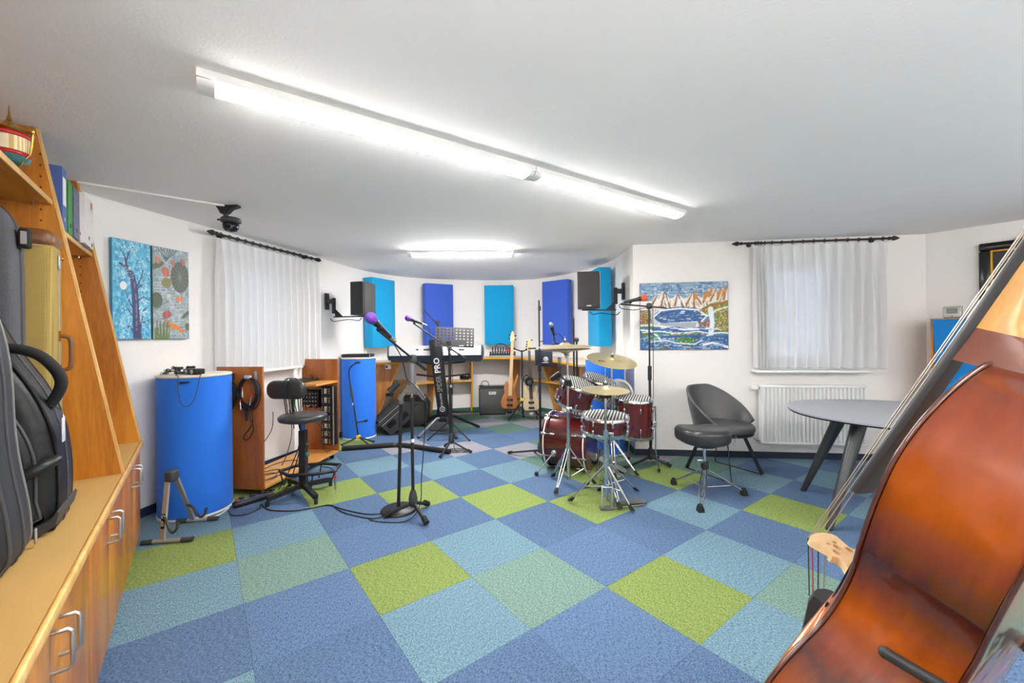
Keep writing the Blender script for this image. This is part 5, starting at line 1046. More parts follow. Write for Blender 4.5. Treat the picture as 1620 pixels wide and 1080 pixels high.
for k in range(8):
    a = 2*math.pi*(k+.5)/8; d = by*math.cos(a) + V((0,0,1))*math.sin(a)
    for s0, s1 in ((.0, .11), (L_, L_-.11)):
        q0, q1 = BL+ba*s0+d*(r+.022), BL+ba*s1+d*(r+.012); rd = obj('tension_rod', MB().cyl(q0, q1, .0045, n=8), m_chrome, bd); obj('claw_hook', MB().rbox(BL+ba*(s0*.9+.02 if s0 else .022)+d*(r+.022) if s0 == 0 else BL+ba*(L_-.022)+d*(r+.022), (.05, .024, .012), .004, Matrix((ba, ba.cross(d), d)).transposed()), m_chrome, rd); obj('lug', MB().rbox(q1, (.05, .022, .022), .008, Matrix((ba, ba.cross(d), d)).transposed()), m_chrome, rd)
for s, ft in ((-1, V((.212, 3.80, .02))), (1, V((.40, 4.52, .02)))):
    b0 = BL + ba*.12 + by*s*(r+.004)*.92 + V((0,0,-r*.30)); sp = obj('spur_mount', MB().lathe([(.034, 0), (.034, .012), (.02, .026), (.012, .03)], b0, by*s, 20), m_chrome, bd); b1 = b0 + by*s*.03
    obj('spur', MB().cyl(b1+(b1-ft)*.1, ft, .0085, n=10), m_chrome, sp); obj('rubber_tip', MB().ell(ft, (.02, .02, .02)), m_rub, sp)
tm = BL*.5+BR*.5+V((0,0,r+.004)); obj('tom_post_base', MB().rbox(tm, (.06, .05, .03), .008), m_chrome, bd); obj('tom_post', MB().cyl(tm, tm+V((0, 0, .16)), .013), m_chrome, bd)
# toms, snare, floor tom
T1c, T1n = V((.63, 3.88, .835)), V((.30, -.24, .92)); T2c, T2n = V((.885, 4.16, .850)), V((.30, -.22, .92))
drum('rack_tom', 'cherry tom with dotted mute pad, tilted above the bass drum', T1c, T1n, .172, .21, 6, spin=-.9)
drum('rack_tom', 'cherry tom with striped mute pad behind, below the large cymbal', T2c, T2n, .160, .17, 6, spin=-.95)
tmh = thing('tom_holder', 'chrome tom holder arms between the rack toms and bass drum', 'drum hardware', tm+V((0, 0, .16))); tq = tm+V((0,0,.17))
obj('holder_block', MB().rbox(tq, (.06, .06, .05), .01), m_chrome, tmh); obj('holder_arm', MB().tube([tq, tq+V((-.02, .02, .10)), T1c-T1n.normalized()*.12+V((.0, .165, 0))], .010, 8), m_chrome, tmh); obj('holder_arm', MB().tube([tq, tq+V((.1, .16, .12)), T2c-T2n.normalized()*.10+V((-.17, .02, 0))], .010, 8), m_chrome, tmh)
SNc = V((.735, 3.27, .655)); drum('snare_drum', 'shallow cherry snare drum with striped pad, behind hi-hat stand', SNc, (.03, -.05, 1), .176, .135, 8, spin=1.25)
FTc = V((1.18, 4.0, .672)); ftm = drum('floor_tom', 'deep cherry floor tom on chrome legs with striped mute pad', FTc, (0, -.03, 1), .178, .36, 8, spin=1.2, badge=-100-69)
for e in (V((1.36, 3.86, 0)), V((1.185, 4.21, 0)), V((1.0, 3.90, 0))):
    d = V((e.x-FTc.x, e.y-FTc.y, 0)).normalized(); a = FTc + d*.205; pts = [V((a.x, a.y, .62)), V((a.x, a.y, .20)), V((a.x+d.x*.03, a.y+d.y*.03, .02))]
    lg = obj('floor_leg', MB().tube(pts, .0065, 8), m_chrome, ftm); obj('leg_bracket', MB().rbox(V((a.x-d.x*.012, a.y-d.y*.012, .45)), (.04, .035, .05), .008), m_chrome, lg); obj('rubber_foot', MB().ell(pts[-1], (.015, .015, .02)), m_rub, lg)
# snare stand
ss = thing('snare_stand', 'chrome snare drum stand with three-arm basket', 'drum stand', (.76, 3.30, 0))
c = V((.76, 3.30, 0)); obj('pole', MB().cyl(c+V((0,0,.10)), c+V((0,0,.42)), .012), m_chrome, ss)
for k in range(3):
    a = 2*math.pi*k/3+.5; d = V((math.cos(a), math.sin(a), 0)); q = SNc + V((.0, 0, -.155)) + d*.19; obj('basket_arm', MB().tube([c+V((0,0,.42)), c+d*.10+V((0,0,.455)), q, q+V((0,0,.045))], .006, 7), m_chrome, ss)
stand_legs(ss, c, [(.98, 3.36), (.60, 3.47), (.735, 3.06)] if False else [(1.0, 3.36), (.62, 3.50), (.78, 3.04)], .27, .10)
# hi-hat
HC = V((.69, 3.06, 0)); hs = thing('hi_hat_stand', 'chrome hi-hat stand with pedal in front of snare drum', 'drum stand', HC)
obj('lower_tube', MB().cyl(HC+V((0,0,.09)), HC+V((0,0,.56)), .0155), m_chrome, hs); obj('height_collar', MB().cyl(HC+V((0,0,.53)), HC+V((0,0,.59)), .021), m_chrome, hs); obj('upper_tube', MB().cyl(HC+V((0,0,.56)), HC+V((0,0,.83)), .0105), m_chrome, hs); obj('seat_cup', MB().lathe([(.012, 0), (.028, .02), (.03, .03), (.008, .034)], HC+V((0,0,.825)), n=18), m_rub, hs); obj('pull_rod', MB().cyl(HC+V((0,0,.83)), HC+V((0,0,1.05)), .0032, n=8), m_chrome, hs)
stand_legs(hs, HC, [onz(903, 796), onz(999, 811), V((.70, 3.36, 0))], .34, .17)
obj('wing_bolt', MB().rbox(HC+V((.03, 0, .56)), (.035, .01, .022), .004), m_chrome, hs)
obj('pedal_frame', MB().tube([HC+V((-.035, -.02, .02)), HC+V((-.035, -.02, .17)), HC+V((.035, -.02, .17)), HC+V((.035, -.02, .02))], .009, 6), m_silver, hs); obj('base_plate', MB().box(HC+V((.0, 0, .008)), (.10, .06, .012)), m_grey, hs)
pb = obj('foot_board', MB().prism([(-.03, -.032), (.24, -.045), (.28, -.02), (.28, .02), (.24, .045), (-.03, .032)], HC+V((.05, .03, .045)), V((.97, .22, -.1)).normalized(), V((-.22, .97, 0)), V((0,0,.008))), m_grey, hs); obj('chain', MB().cyl(HC+V((0,0,.06)), HC+V((0,0,.12)), .006, n=6), m_nick, hs)
obj('pedal_rods', MB().cyl(HC+V((.03, -.02, .012)), HC+V((.30, .05, .012)), .004, n=6), m_silver, hs)
cymbal('lower hi-hat cymbal on the chrome pedal stand', HC+V((0,0,.868)), (-.0, .02, -1), .178); cymbal('upper hi-hat cymbal on the chrome pedal stand', HC+V((0,0,.893)), (.02, -.06, 1), .178)
# left cymbal stand
LC = V((.475, 3.54, 0)); ls = thing('cymbal_stand', 'chrome cymbal stand in front of the bass drum', 'drum stand', LC, 0, 'cymbal stands')
obj('lower_tube', MB().cyl(LC+V((0,0,.06)), LC+V((0,0,.66)), .0135), m_chrome, ls); obj('clamp', MB().rbox(LC+V((.01,0,.655)), (.05, .035, .05), .008), m_chrome, ls); obj('upper_tube', MB().cyl(LC+V((0,0,.66)), LC+V((0,0,1.15)), .0095), m_chrome, ls); obj('tilter', MB().rbox(LC+V((0,0,1.14)), (.03, .025, .05), .006), m_chrome, ls); obj('cymbal_rod', MB().cyl(LC+V((-.01,0,1.15)), LC+V((-.022,0,1.285)), .004, n=8), m_chrome, ls)
stand_legs(ls, LC, [onz(875, 757), onz(880, 783), onz(940, 768)], .34, .07)
obj('mount_block', MB().rbox(LC+V((-.0, 0, .885)), (.06, .05, .05), .006), m_rub, ls)
cymbal('upper of two stacked cymbals on the left chrome stand', LC+V((-.018,0,1.205)), (-.02, -.03, 1), .232); cymbal('lower of two stacked cymbals on the left chrome stand', LC+V((-.014,0,1.165)), (.03, .01, -1), .215)
# ride cymbal
RC = V((.97, 3.98, 0)); rs2 = thing('cymbal_stand', 'chrome cymbal stand behind the snare holding large cymbal', 'drum stand', V((.94, 3.92, 0)), 0, 'cymbal stands'); RCb = V((.93, 3.86, 0))
obj('lower_tube', MB().cyl(RCb+V((0,0,.08)), RCb+V((0,0,.60)), .0135), m_chrome, rs2); obj('upper_tube', MB().cyl(RCb+V((0,0,.60)), RCb+V((0,0,1.03)), .0095), m_chrome, rs2); obj('collar', MB().cyl(RCb+V((0,0,.57)), RCb+V((0,0,.63)), .02), m_chrome, rs2); obj('tilter', MB().rbox(RCb+V((0,0,1.02)), (.03, .03, .05), .006), m_chrome, rs2)
rn = V((.10, -.27, .96)).normalized(); rc = V((.932, 3.855, 1.062)); obj('cymbal_rod', MB().cyl(RCb+V((0,0,1.02)), rc+rn*.06, .004, n=8), m_chrome, rs2)
stand_legs(rs2, RCb, [(1.12, 3.74), (.80, 4.05), (.90, 3.66)], .32, .09)
ux = V((1, .05, -.09)); ux = (ux-rn*ux.dot(rn)).normalized(); cymbal('large bronze cymbal with black lettering above the floor tom', rc, rn, .232, text=(ux, rn.cross(ux)))
hoop = thing('drum_hoop', 'pale plastic drum ring leaning at the column beside the large cymbal', 'drum ring', V((1.11, 4.32, .50))); hc_ = V((1.11, 4.32, .66))
obj('ring', MB().lathe([(.145, -.008), (.17, -.008), (.17, .008), (.145, .008), (.145, -.008)], hc_, (.15, -.98, .1), 40), mat('clear_plastic_ring', (206, 208, 206), .3), hoop); obj('hanging_strap', MB().tube([hc_+V((-.1, 0, .13)), V((1.0, 4.2, .95))], .003, 6), m_dgrey, hoop)
# kick pedal
kp = thing('kick_pedal', 'chrome kick drum pedal behind the bass drum head', 'pedal', BR+ba*.06+V((0,0,-.270))); kc = BR+ba*.07+V((0,0,-.270))
obj('base_plate', MB().box(kc+ba*.10+V((0,0,.008)), (.26, .09, .012), Rbd), m_grey, kp); 
for s in (-1, 1): obj('post', MB().cyl(kc+by*s*.045+V((0,0,.014)), kc+by*s*.045+V((0,0,.22)), .009), m_chrome, kp)
obj('axle', MB().cyl(kc+by*.05+V((0,0,.21)), kc-by*.05+V((0,0,.21)), .006), m_chrome, kp); obj('foot_board', MB().bar(kc+V((0,0,.12)), kc+ba*.25+V((0,0,.025)), .085, .01), m_silver, kp); obj('beater', MB().tube([kc+V((0,0,.21)), kc-ba*.02+V((0,0,.33))], .004, 6), m_chrome, kp); obj('beater_head', MB().ell(kc-ba*.015+V((0,0,.34)), (.025, .025, .03)), m_paper, kp)
# drum microphone on the left, clamp and small devices
dm = thing('drum_microphone', 'black drum microphone on a clamp above the first tom', 'microphone', LC+V((-.0, 0, .91)))
dh = at(872, 600, 3.62); obj('mic_body', MB().cyl(at(886, 590, 3.60), dh, .024, .022, n=16), m_micb, dm); obj('clamp_arm', MB().tube(cr([LC+V((0, 0, .90)), at(890, 598, 3.57), at(886, 585, 3.60), at(884, 566, 3.62)], 4), .009, 7), m_dgrey, dm); obj('clip', MB().rbox(at(885, 573, 3.62), (.03, .03, .09), .008), m_grey, dm)
# tall black stand beside the bass drum
TS = V((.245, 4.30, 0)); ts = thing('microphone_stand', 'tall straight black stand beside the bass drum', 'microphone stand', TS, 0, 'boom microphone stands')
TS = V((.287, 4.33, 0)); tripod(ts, TS, [onz(804, 718), onz(846, 716), V((.42, 4.55, 0))], .12); obj('pole', MB().cyl(TS+V((0,0,.11)), TS+V((0,0,.95)), .0125), m_black, ts); obj('clutch', MB().cyl(TS+V((0,0,.92)), TS+V((0,0,1.0)), .018), m_black, ts); obj('inner_pole', MB().cyl(TS+V((0,0,.98)), TS+V((0,0,1.665)), .0085), m_black, ts); obj('boom_clamp', MB().rbox(TS+V((.005,0,1.58)), (.03, .03, .05), .007), m_dgrey, ts); obj('side_hook', MB().tube([TS+V((0,0,1.23)), TS+V((.04,0,1.235))], .006, 6), m_black, ts)
pmx = thing('personal_mixer', 'dark blue control box clamped to the tall black stand', 'audio box', at(860, 565, 4.39)); c = at(860, 565, 4.395)
obj('case', MB().rbox(c, (.185, .05, .165), .006), mat('navy_case', (30, 40, 62), .5), pmx); obj('round_dial', MB().lathe([(.028, 0), (.028, .008), (.02, .012), (.0005, .012)], c+V((.02, -.026, -.02)), (0, -1, 0), 22), m_silver, pmx); obj('side_screws', MB().cyl(c+V((-.02, -.026, -.055)), c+V((.05, -.026, -.055)), .006, n=8), m_nick, pmx); obj('clamp_bar', MB().tube([c+V((-.06, .0, -.088)), c+V((.12, -.01, -.09))], .006, 6), m_black, pmx)
# stands behind the kit
C5 = V((.725, 4.76, 0)); m5 = thing('microphone_stand', 'pair of folded black stands behind the drum kit with silver microphone', 'microphone stand', C5, 0, 'boom microphone stands')
tripod(m5, C5, [(.55, 4.64), (.80, 4.60), (.70, 5.0)], .12); obj('pole', MB().cyl(C5+V((-.012,0,.11)), C5+V((-.012,0,1.49)), .011), m_black, m5); obj('second_pole', MB().cyl(C5+V((.022,0,.2)), C5+V((.022,0,1.23)), .011), m_black, m5); obj('clip', MB().rbox(C5+V((.02,0,1.24)), (.05, .05, .045), .01), m_dgrey, m5); obj('clip', MB().rbox(C5+V((.0,0,1.15)), (.06, .04, .03), .008), m_dgrey, m5)
b0, b1 = C5+V((-.01,-.01,1.16)), at(878, 543, 4.66); obj('boom_arm', MB().cyl(b0, b1, .007), m_black, m5); obj('mic_arm', MB().tube([b1, at(876, 530, 4.64)], .008), m_black, m5); obj('foot_pad', MB().cyl(b1+V((-.03,0,-.01)), b1+V((.02,0,.01)), .012), m_dgrey, m5)
sm = thing('microphone', 'silver ball vocal microphone in front of dark blue panel', 'microphone', at(875, 524, 4.64)); mic(sm, at(872, 513, 4.62), at(876.5, 530, 4.64), False); obj('cable', MB().tube(cr([at(876.5, 530, 4.64), at(884, 528, 4.64), at(895, 540, 4.68), at(906, 552, 4.72)], 5), .0035, 6), m_cable, sm)
# boom stand against the right wall with orange microphone
RS = V((1.365, 4.09, 0)); rsn = thing('microphone_stand', 'boom stand with orange microphone beside mountain painting', 'microphone stand', RS, 0, 'boom microphone stands')
tripod(rsn, RS, [onz(985, 745), onz(1062, 740), V((1.50, 4.28, 0))], .11, .012, None, .018); zt = at(1028, 484, 4.09).z
obj('pole', MB().cyl(RS+V((0,0,.10)), RS+V((0,0,.88)), .0125), m_black, rsn); obj('clutch', MB().cyl(RS+V((0,0,.84)), RS+V((0,0,.98)), .019), m_black, rsn); obj('inner_pole', MB().cyl(RS+V((0,0,.97)), RS+V((0,0,zt)), .0085), m_black, rsn); obj('boom_clamp', MB().rbox(RS+V((0,0,zt)), (.045, .045, .06), .01), m_dgrey, rsn)
b0, b1 = at(982, 481, 4.0), at(1054, 487, 4.15); obj('boom_arm', MB().cyl(b0, b1, .008), m_black, rsn)
om = thing('microphone', 'orange capped microphone on boom by the mountain painting', 'microphone', at(990, 479, 3.99)); m_or = mat('orange_foam', (232, 84, 44), .8, bump=.4, bs=120); mic(om, at(1019, 471, 4.0), at(988, 478, 3.98), True, .033, m_or); obj('mic_clip', MB().cyl(at(996, 480, 4.0), at(1000, 475, 3.99), .012), m_dgrey, om)
cc_ = cr([at(988, 478, 3.98), at(980, 482, 3.97), at(984, 488, 3.97), at(1005, 490, 4.0), at(1030, 486, 4.06), RS+V((.03, -.02, 1.45)), RS+V((.03, -.02, 1.0)), RS+V((.02, -.03, .5)), RS+V((.0, -.03, .12)), RS+V((.05, .06, .01)), RS+V((.18, .10, .008)), RS+V((.10, .0, .008))], 6)
tag(obj('microphone_cable', MB().tube(cc_, .0035, 6), m_cable, origin=(RS.x, RS.y, 0)), 'black cable hanging down boom stand with orange microphone', 'cable', 'microphone cables')
# drum throne
TH = V((1.53, 3.29, 0)); th = thing('drum_throne', 'black saddle seat drum throne on chrome tripod', 'stool', TH)
out = [(-.22, .08), (-.215, .15), (-.15, .185), (-.02, .17), (.10, .19), (.19, .15), (.225, .05), (.20, -.07), (.10, -.14), (-.03, -.155), (-.15, -.12), (-.21, -.03)]
out = [(p.x*.87+.012, p.y) for p in cr([(a, b, 0) for a, b in out], 3, True)]
obj('saddle_seat', MB().soft(out, TH+V((-.005, 0, .418)), (1,0,0), (0,1,0), (0,0,1), .125, .042, 4), m_vinyl, th); obj('seat_seam', MB().tube([TH+V((a-.005, b, .508)) for a, b in out], .003, 5, True), m_dgrey, th); obj('seat_plate', MB().lathe([(.03, .395), (.09, .40), (.09, .417)], TH, n=24), m_black, th)
ec = TH+V((.165, -.125, .47)); nn_ = V((.62, -.78, 0)); ex = V((.78, .62, 0))
obj('embroidered_ring', MB().tube([ec+nn_*.012+ex*.032*math.cos(q)+V((0,0,.036*math.sin(q))) for q in [.35+2*math.pi*k/24*.39*2.5/2.5 for k in range(10)]], .002, 5), m_silver, th); obj('embroidered_ring', MB().tube([ec+nn_*.012+ex*.032*math.cos(q)+V((0,0,.036*math.sin(q))) for q in [.35+math.pi+2*math.pi*k/24*.39 for k in range(10)]], .002, 5), m_silver, th); text_mesh('embroidered_mark', '8', m_silver, .05, ec+nn_*.012, ex, (0,0,1), th)
obj('lower_tube', MB().cyl(TH+V((0,0,.05)), TH+V((0,0,.25)), .018), m_chrome, th); obj('threaded_rod', MB().cyl(TH+V((0,0,.25)), TH+V((0,0,.40)), .0135), m_chrome, th); obj('clamp', MB().rbox(TH+V((0,0,.245)), (.05, .045, .07), .008), m_black, th); obj('wing_bolt', MB().rbox(TH+V((-.045, -.02, .285)), (.05, .012, .03), .004), m_chrome, th)
for p in (onz(1066, 766), onz(1177, 783), onz(1108, 809)):
    e = V((p.x, p.y, .028)); hb = TH+V((0,0,.225)); d = e-hb; s = V((-d.y, d.x, 0)).normalized()*.016
    lg = obj('leg', MB().tube([hb+s, hb+d*.35+s*1.3, hb+d*.7+s*1.2, e+s*.3], .006, 7).tube([hb-s, hb+d*.35-s*1.3, hb+d*.7-s*1.2, e-s*.3], .006, 7), m_chrome, th); obj('brace', MB().cyl(TH+V((0,0,.07)), hb+d*.74, .005, n=8), m_chrome, th)
    dn = V((d.x, d.y, 0)).normalized(); obj('rubber_foot', MB().loft([[e+dn*t+V((a, b, z_)) for a, b, z_ in ((-.017*k, -.017*k, 0), (.017*k, -.017*k, 0), (.017*k, .017*k, 0), (-.017*k, .017*k, 0))] + [] for t, k, z_ in ((-.05, .7, .02),)] if False else [[e+V((0,0,z_))+V((a, b, 0))*k for a, b in ((-.02, -.02), (.02, -.02), (.02, .02), (-.02, .02))] for z_, k in ((-.028, 1.1), (.0, 1.0), (.03, .5))]), m_rub, lg)
# ================================================================== PAINTINGS (flat prints painted into vertex colours)
import numpy as np
class Paint:
    def __init__(s, w, h, c): s.a = np.zeros((h, w, 3)); s.a[:] = c; s.w, s.h = w, h; s.r = np.random.default_rng(5); s.Y, s.X = np.mgrid[0:h, 0:w]
    def ell(s, cx, cy, rx, ry, c, rot=0, al=1.0):
        dx, dy = s.X/s.w-cx, (s.Y/s.h-cy)*s.h/s.w; ca, sa = math.cos(rot), math.sin(rot); u, v = ca*dx+sa*dy, -sa*dx+ca*dy
        m = (u/rx)**2 + (v/ry)**2 < 1; s.a[m] = s.a[m]*(1-al) + np.array(c)*al; return m
    def line(s, pts, wd, c):
        P = [(x*s.w, y*s.h) for x, y in pts]; w0 = wd if isinstance(wd, (list, tuple)) else [wd]*len(P)
        for i in range(len(P)-1):
            (x0, y0), (x1, y1) = P[i], P[i+1]; d2 = (x1-x0)**2+(y1-y0)**2+1e-9; t = np.clip(((s.X-x0)*(x1-x0)+(s.Y-y0)*(y1-y0))/d2, 0, 1)
            d = np.hypot(s.X-x0-t*(x1-x0), s.Y-y0-t*(y1-y0)); s.a[d < (w0[i]*(1-t)+w0[i+1]*t)*s.w] = c
    def poly(s, pts, c):
        m = np.zeros((s.h, s.w), bool); n = len(pts); X, Y = s.X/s.w, s.Y/s.h
        for i in range(n):
            (x0, y0), (x1, y1) = pts[i], pts[(i+1) % n]
            if abs(y1-y0) < 1e-9: continue
            cnd = ((y0 > Y) != (y1 > Y)) & (X < (x1-x0)*(Y-y0)/(y1-y0)+x0); m ^= cnd
        s.a[m] = c; return m
    def dabs(s, m, cols, n, sz):
        ys, xs = np.nonzero(m)
        if len(ys) == 0: return
        for k in s.r.integers(0, len(ys), n):
            c = cols[s.r.integers(0, len(cols))]; y, x = ys[k], xs[k]; h = max(1, int(sz*s.w*s.r.uniform(.5, 1.3))); s.a[max(0, y-h//2):y+(h+1)//2, max(0, x-h//2):x+(h+1)//2] = c
    def blur(s):
        a = np.pad(s.a, ((1, 1), (1, 1), (0, 0)), 'edge'); s.a = (a[:-2, 1:-1]+a[2:, 1:-1]+a[1:-1, :-2]+a[1:-1, 2:]+2*a[1:-1, 1:-1])/6
    def noise(s, amp, sx=1, sy=1):
        n = s.r.normal(0, amp, (s.h//sy+2, s.w//sx+2)); n = np.kron(n, np.ones((sy, sx)))[:s.h, :s.w]; s.a = np.clip(s.a+n[..., None], 0, 255)
def canvas(name, label, P, O, T, Nn, w, h, th, edge, par_cat='painting'):
    """O: lower left corner on the wall, T along the wall, Nn towards the wall"""
    o = thing(name, label, par_cat, O + T*w/2 - Nn*th/2, 0, 'paintings on the walls'); Z = V((0,0,1)); R = Matrix((T, Nn, Z)).transposed()
    obj('stretched_canvas', MB().rbox(O + T*w/2 + Z*h/2 - Nn*(th/2+.002), (w, th, h), .003, R), edge, o)
    W, H = P.w, P.h; mb = MB(); c0 = O - Nn*(th+.0028)
    mb.v = [c0 + T*(w*(.004+.992*i/(W-1))) + Z*(h*(.004+.992*(1-j/(H-1)))) for j in range(H) for i in range(W)]
    mb.f = [(j*W+i, (j+1)*W+i, (j+1)*W+i+1, j*W+i+1) for j in range(H-1) for i in range(W-1)]
    inv = WM[o].inverted(); me = bpy.data.meshes.new('painted_surface'); me.from_pydata([tuple(inv @ p) for p in mb.v], [], mb.f)
    a = P.a/255.0; l = np.where(a <= .04045, a/12.92, ((a+.055)/1.055)**2.4); col = np.ones((W*H, 4), np.float32); col[:, :3] = l.reshape(-1, 3)
    at_ = me.color_attributes.new('paint', 'FLOAT_COLOR', 'POINT'); at_.data.foreach_set('color', col.ravel()); me.materials.append(vcol(name+'_paint'))
    s = link(bpy.data.objects.new('painted_surface', me), o); WM[s] = WM[o]; return o
# mountain landscape
P = Paint(230, 180, (92, 130, 166)); sky = P.poly([(0, 0), (1, 0), (1, .26), (0, .28)], (120, 152, 184)); P.dabs(sky, [(140, 168, 192), (88, 124, 162), (176, 192, 204)], 260, .03)
P.poly([(0, .40), (0, .27), (.12, .27), (.20, .16), (.28, .12), (.34, .24), (.38, .22), (.43, .16), (.50, .24), (.54, .22), (.60, .14), (.70, .24), (.78, .10), (.86, .12), (.92, .08), (1, .10), (1, .34), (.6, .42)], (232, 224, 214))
for x0, y0, x1, y1 in ((.20, .18, .13, .34), (.28, .13, .24, .36), (.29, .14, .34, .36), (.43, .17, .40, .34), (.44, .18, .49, .36), (.60, .15, .52, .36), (.61, .15, .62, .38), (.62, .17, .70, .32), (.78, .12, .72, .30), (.86, .12, .80, .28), (.93, .09, .88, .26), (.98, .10, .95, .26)): P.line([(x0, y0), (x1, y1)], [.006, .012], (156, 104, 62) if x0 > .5 else (120, 104, 92))
for x, y in ((.64, .20), (.75, .20), (.80, .16), (.90, .16), (.96, .14)): P.ell(x, y, .02, .06, (196, 128, 56), .4)
P.poly([(0, .44), (.25, .38), (.6, .40), (.7, .44), (.7, .66), (0, .66)], (206, 214, 220)); lake = P.ell(.46, .50, .30, .11, (52, 92, 148)); P.dabs(lake, [(222, 228, 232), (170, 190, 206)], 60, .01)
h1 = P.poly([(.66, .42), (.80, .32), (1, .28), (1, .40), (.80, .48), (.70, .48)], (88, 128, 52)); P.dabs(h1, [(60, 104, 40), (180, 80, 50), (150, 170, 60), (210, 180, 70)], 260, .014)
h2 = P.poly([(.85, .48), (1, .36), (1, .74), (.85, .74)], (120, 130, 50)); P.dabs(h2, [(196, 180, 60), (70, 90, 40), (170, 110, 120), (90, 140, 60), (220, 205, 150)], 420, .014)
h3 = P.poly([(0, .42), (.12, .42), (.13, .60), (0, .62)], (150, 130, 80)); P.dabs(h3, [(200, 90, 60), (90, 120, 50), (220, 190, 120), (70, 60, 50)], 160, .014)
P.poly([(0, .66), (.8, .66), (.8, .80), (0, .84)], (50, 96, 158)); ff = P.poly([(.2, .60), (.66, .58), (.66, .68), (.24, .68)], (222, 228, 232))
for k in range(26): x = .24+.016*k; P.line([(x, .60), (x-.02, .67)], .004, (110, 120, 140))
P.dabs(P.poly([(.66, .60), (.80, .56), (.80, .66), (.68, .67)], (160, 110, 100)), [(210, 150, 150), (90, 70, 60)], 60, .012)
P.line([(.80, .40), (.82, .6), (.80, .78), (.70, .9)], [.03, .025, .03, .03], (226, 234, 238)); P.line([(0, .63), (.2, .64), (.5, .70), (.8, .69)], .012, (230, 235, 238)); P.poly([(0, .80), (.72, .80), (.72, 1), (0, 1)], (46, 80, 140)); P.poly([(.72, .80), (1, .78), (1, 1), (.72, 1)], (44, 110, 150))
wv = P.poly([(0, .84), (1, .8), (1, 1), (0, 1)], (56, 92, 150)); P.dabs(wv, [(150, 178, 204), (36, 66, 124), (80, 126, 178), (60, 140, 150)], 260, .02)
P.dabs(P.ell(.52, .86, .13, .035, (60, 120, 50)), [(40, 90, 40), (230, 200, 210), (90, 150, 60)], 60, .014); P.dabs(P.ell(.52, .95, .08, .022, (90, 84, 80)), [(210, 205, 200)], 16, .012); P.dabs(P.ell(.27, .95, .07, .03, (120, 110, 60)), [(210, 170, 110), (70, 110, 50)], 30, .012)
P.ell(.18, .80, .05, .07, (70, 140, 60), .7); P.line([(0, .70), (.12, .71), (.2, .8), (.24, .88)], .012, (232, 236, 238)); P.line([(.72, .93), (.82, .90), (1, .97)], .014, (232, 236, 238)); P.ell(.08, .67, .1, .02, (70, 120, 60)); P.ell(.06, .78, .05, .03, (100, 120, 60)); P.line([(.3, .78), (.75, .75)], .012, (90, 130, 80))
R9 = P.r
for k in range(70): x, y = R9.uniform(0, .92), R9.uniform(.01, .20); P.line([(x, y), (x+R9.uniform(.03, .09), y+R9.uniform(-.012, .012))], .0035, [(196, 208, 218), (70, 108, 150), (150, 176, 200)][k % 3])
for k in range(120):
    x, y = R9.uniform(.10, .98), R9.uniform(.16, .36)
    if P.a[int(y*P.h), int(x*P.w)].mean() > 190: P.line([(x, y), (x-R9.uniform(-.01, .025), y+R9.uniform(.03, .07))], .0035, [(150, 104, 66), (120, 108, 100), (206, 150, 84), (248, 246, 242)][k % 4])
for k in range(60): x, y = R9.uniform(.20, .70), R9.uniform(.42, .58); P.line([(x, y), (x+R9.uniform(.02, .05), y)], .0035, [(34, 68, 124), (96, 136, 184), (214, 224, 232)][k % 3])
for k in range(150): x, y = R9.uniform(0, .9), R9.uniform(.66, .99); P.line([(x, y), (x+R9.uniform(.03, .10), y+R9.uniform(-.01, .01))], .0042, [(216, 226, 234), (34, 62, 118), (96, 146, 194), (64, 116, 176), (130, 172, 200)][k % 5])
P.line([(.16, .50), (.24, .41), (.45, .385), (.66, .41), (.76, .50), (.70, .58)], .009, (236, 240, 242)); P.line([(.02, .74), (.2, .72), (.42, .76), (.66, .73), (.78, .76)], .007, (232, 238, 242)); P.line([(.12, .88), (.3, .86), (.4, .90), (.62, .92), (.7, .86)], .007, (230, 236, 240)); P.line([(.84, .76), (.92, .75), (1, .76)], .008, (232, 238, 242)); P.line([(.68, .43), (.8, .35), (1, .30)], .006, (170, 84, 56)); P.line([(.70, .48), (.80, .50), (.86, .42), (1, .37)], .008, (236, 240, 242))
P.dabs(P.ell(.52, .86, .12, .03, (60, 120, 50)), [(40, 90, 40), (230, 200, 210), (90, 150, 60)], 50, .012)
for k in range(6): P.line([(.30+.08*k, .77), (.33+.08*k, .76)], .010, [(120, 150, 70), (206, 150, 130)][k % 2])
P.blur(); P.noise(5); m_cedge = mat('canvas_edge', (70, 96, 120), .7)
tR = (pl_right[1]-pl_right[0]).normalized(); TR3, NR3 = V((tR.x, tR.y, 0)), V((outn(tR).x, outn(tR).y, 0))
def rw(x_along, z=0.0, off=0.0): return V((pl_right[0].x, pl_right[0].y, z)) + TR3*x_along - NR3*off
def rs_(px, py): q = onv(px, py, pl_right[0], pl_right[1]); return (V((q.x, q.y))-pl_right[0]).dot(tR)
u0, u1 = rs_(1012, 500), rs_(1151, 500)
canvas('landscape_painting', 'colourful mountain and lake landscape painting beside right window', P, rw(u0, 1.13), TR3, NR3, u1-u0, .71, .02, m_cedge)
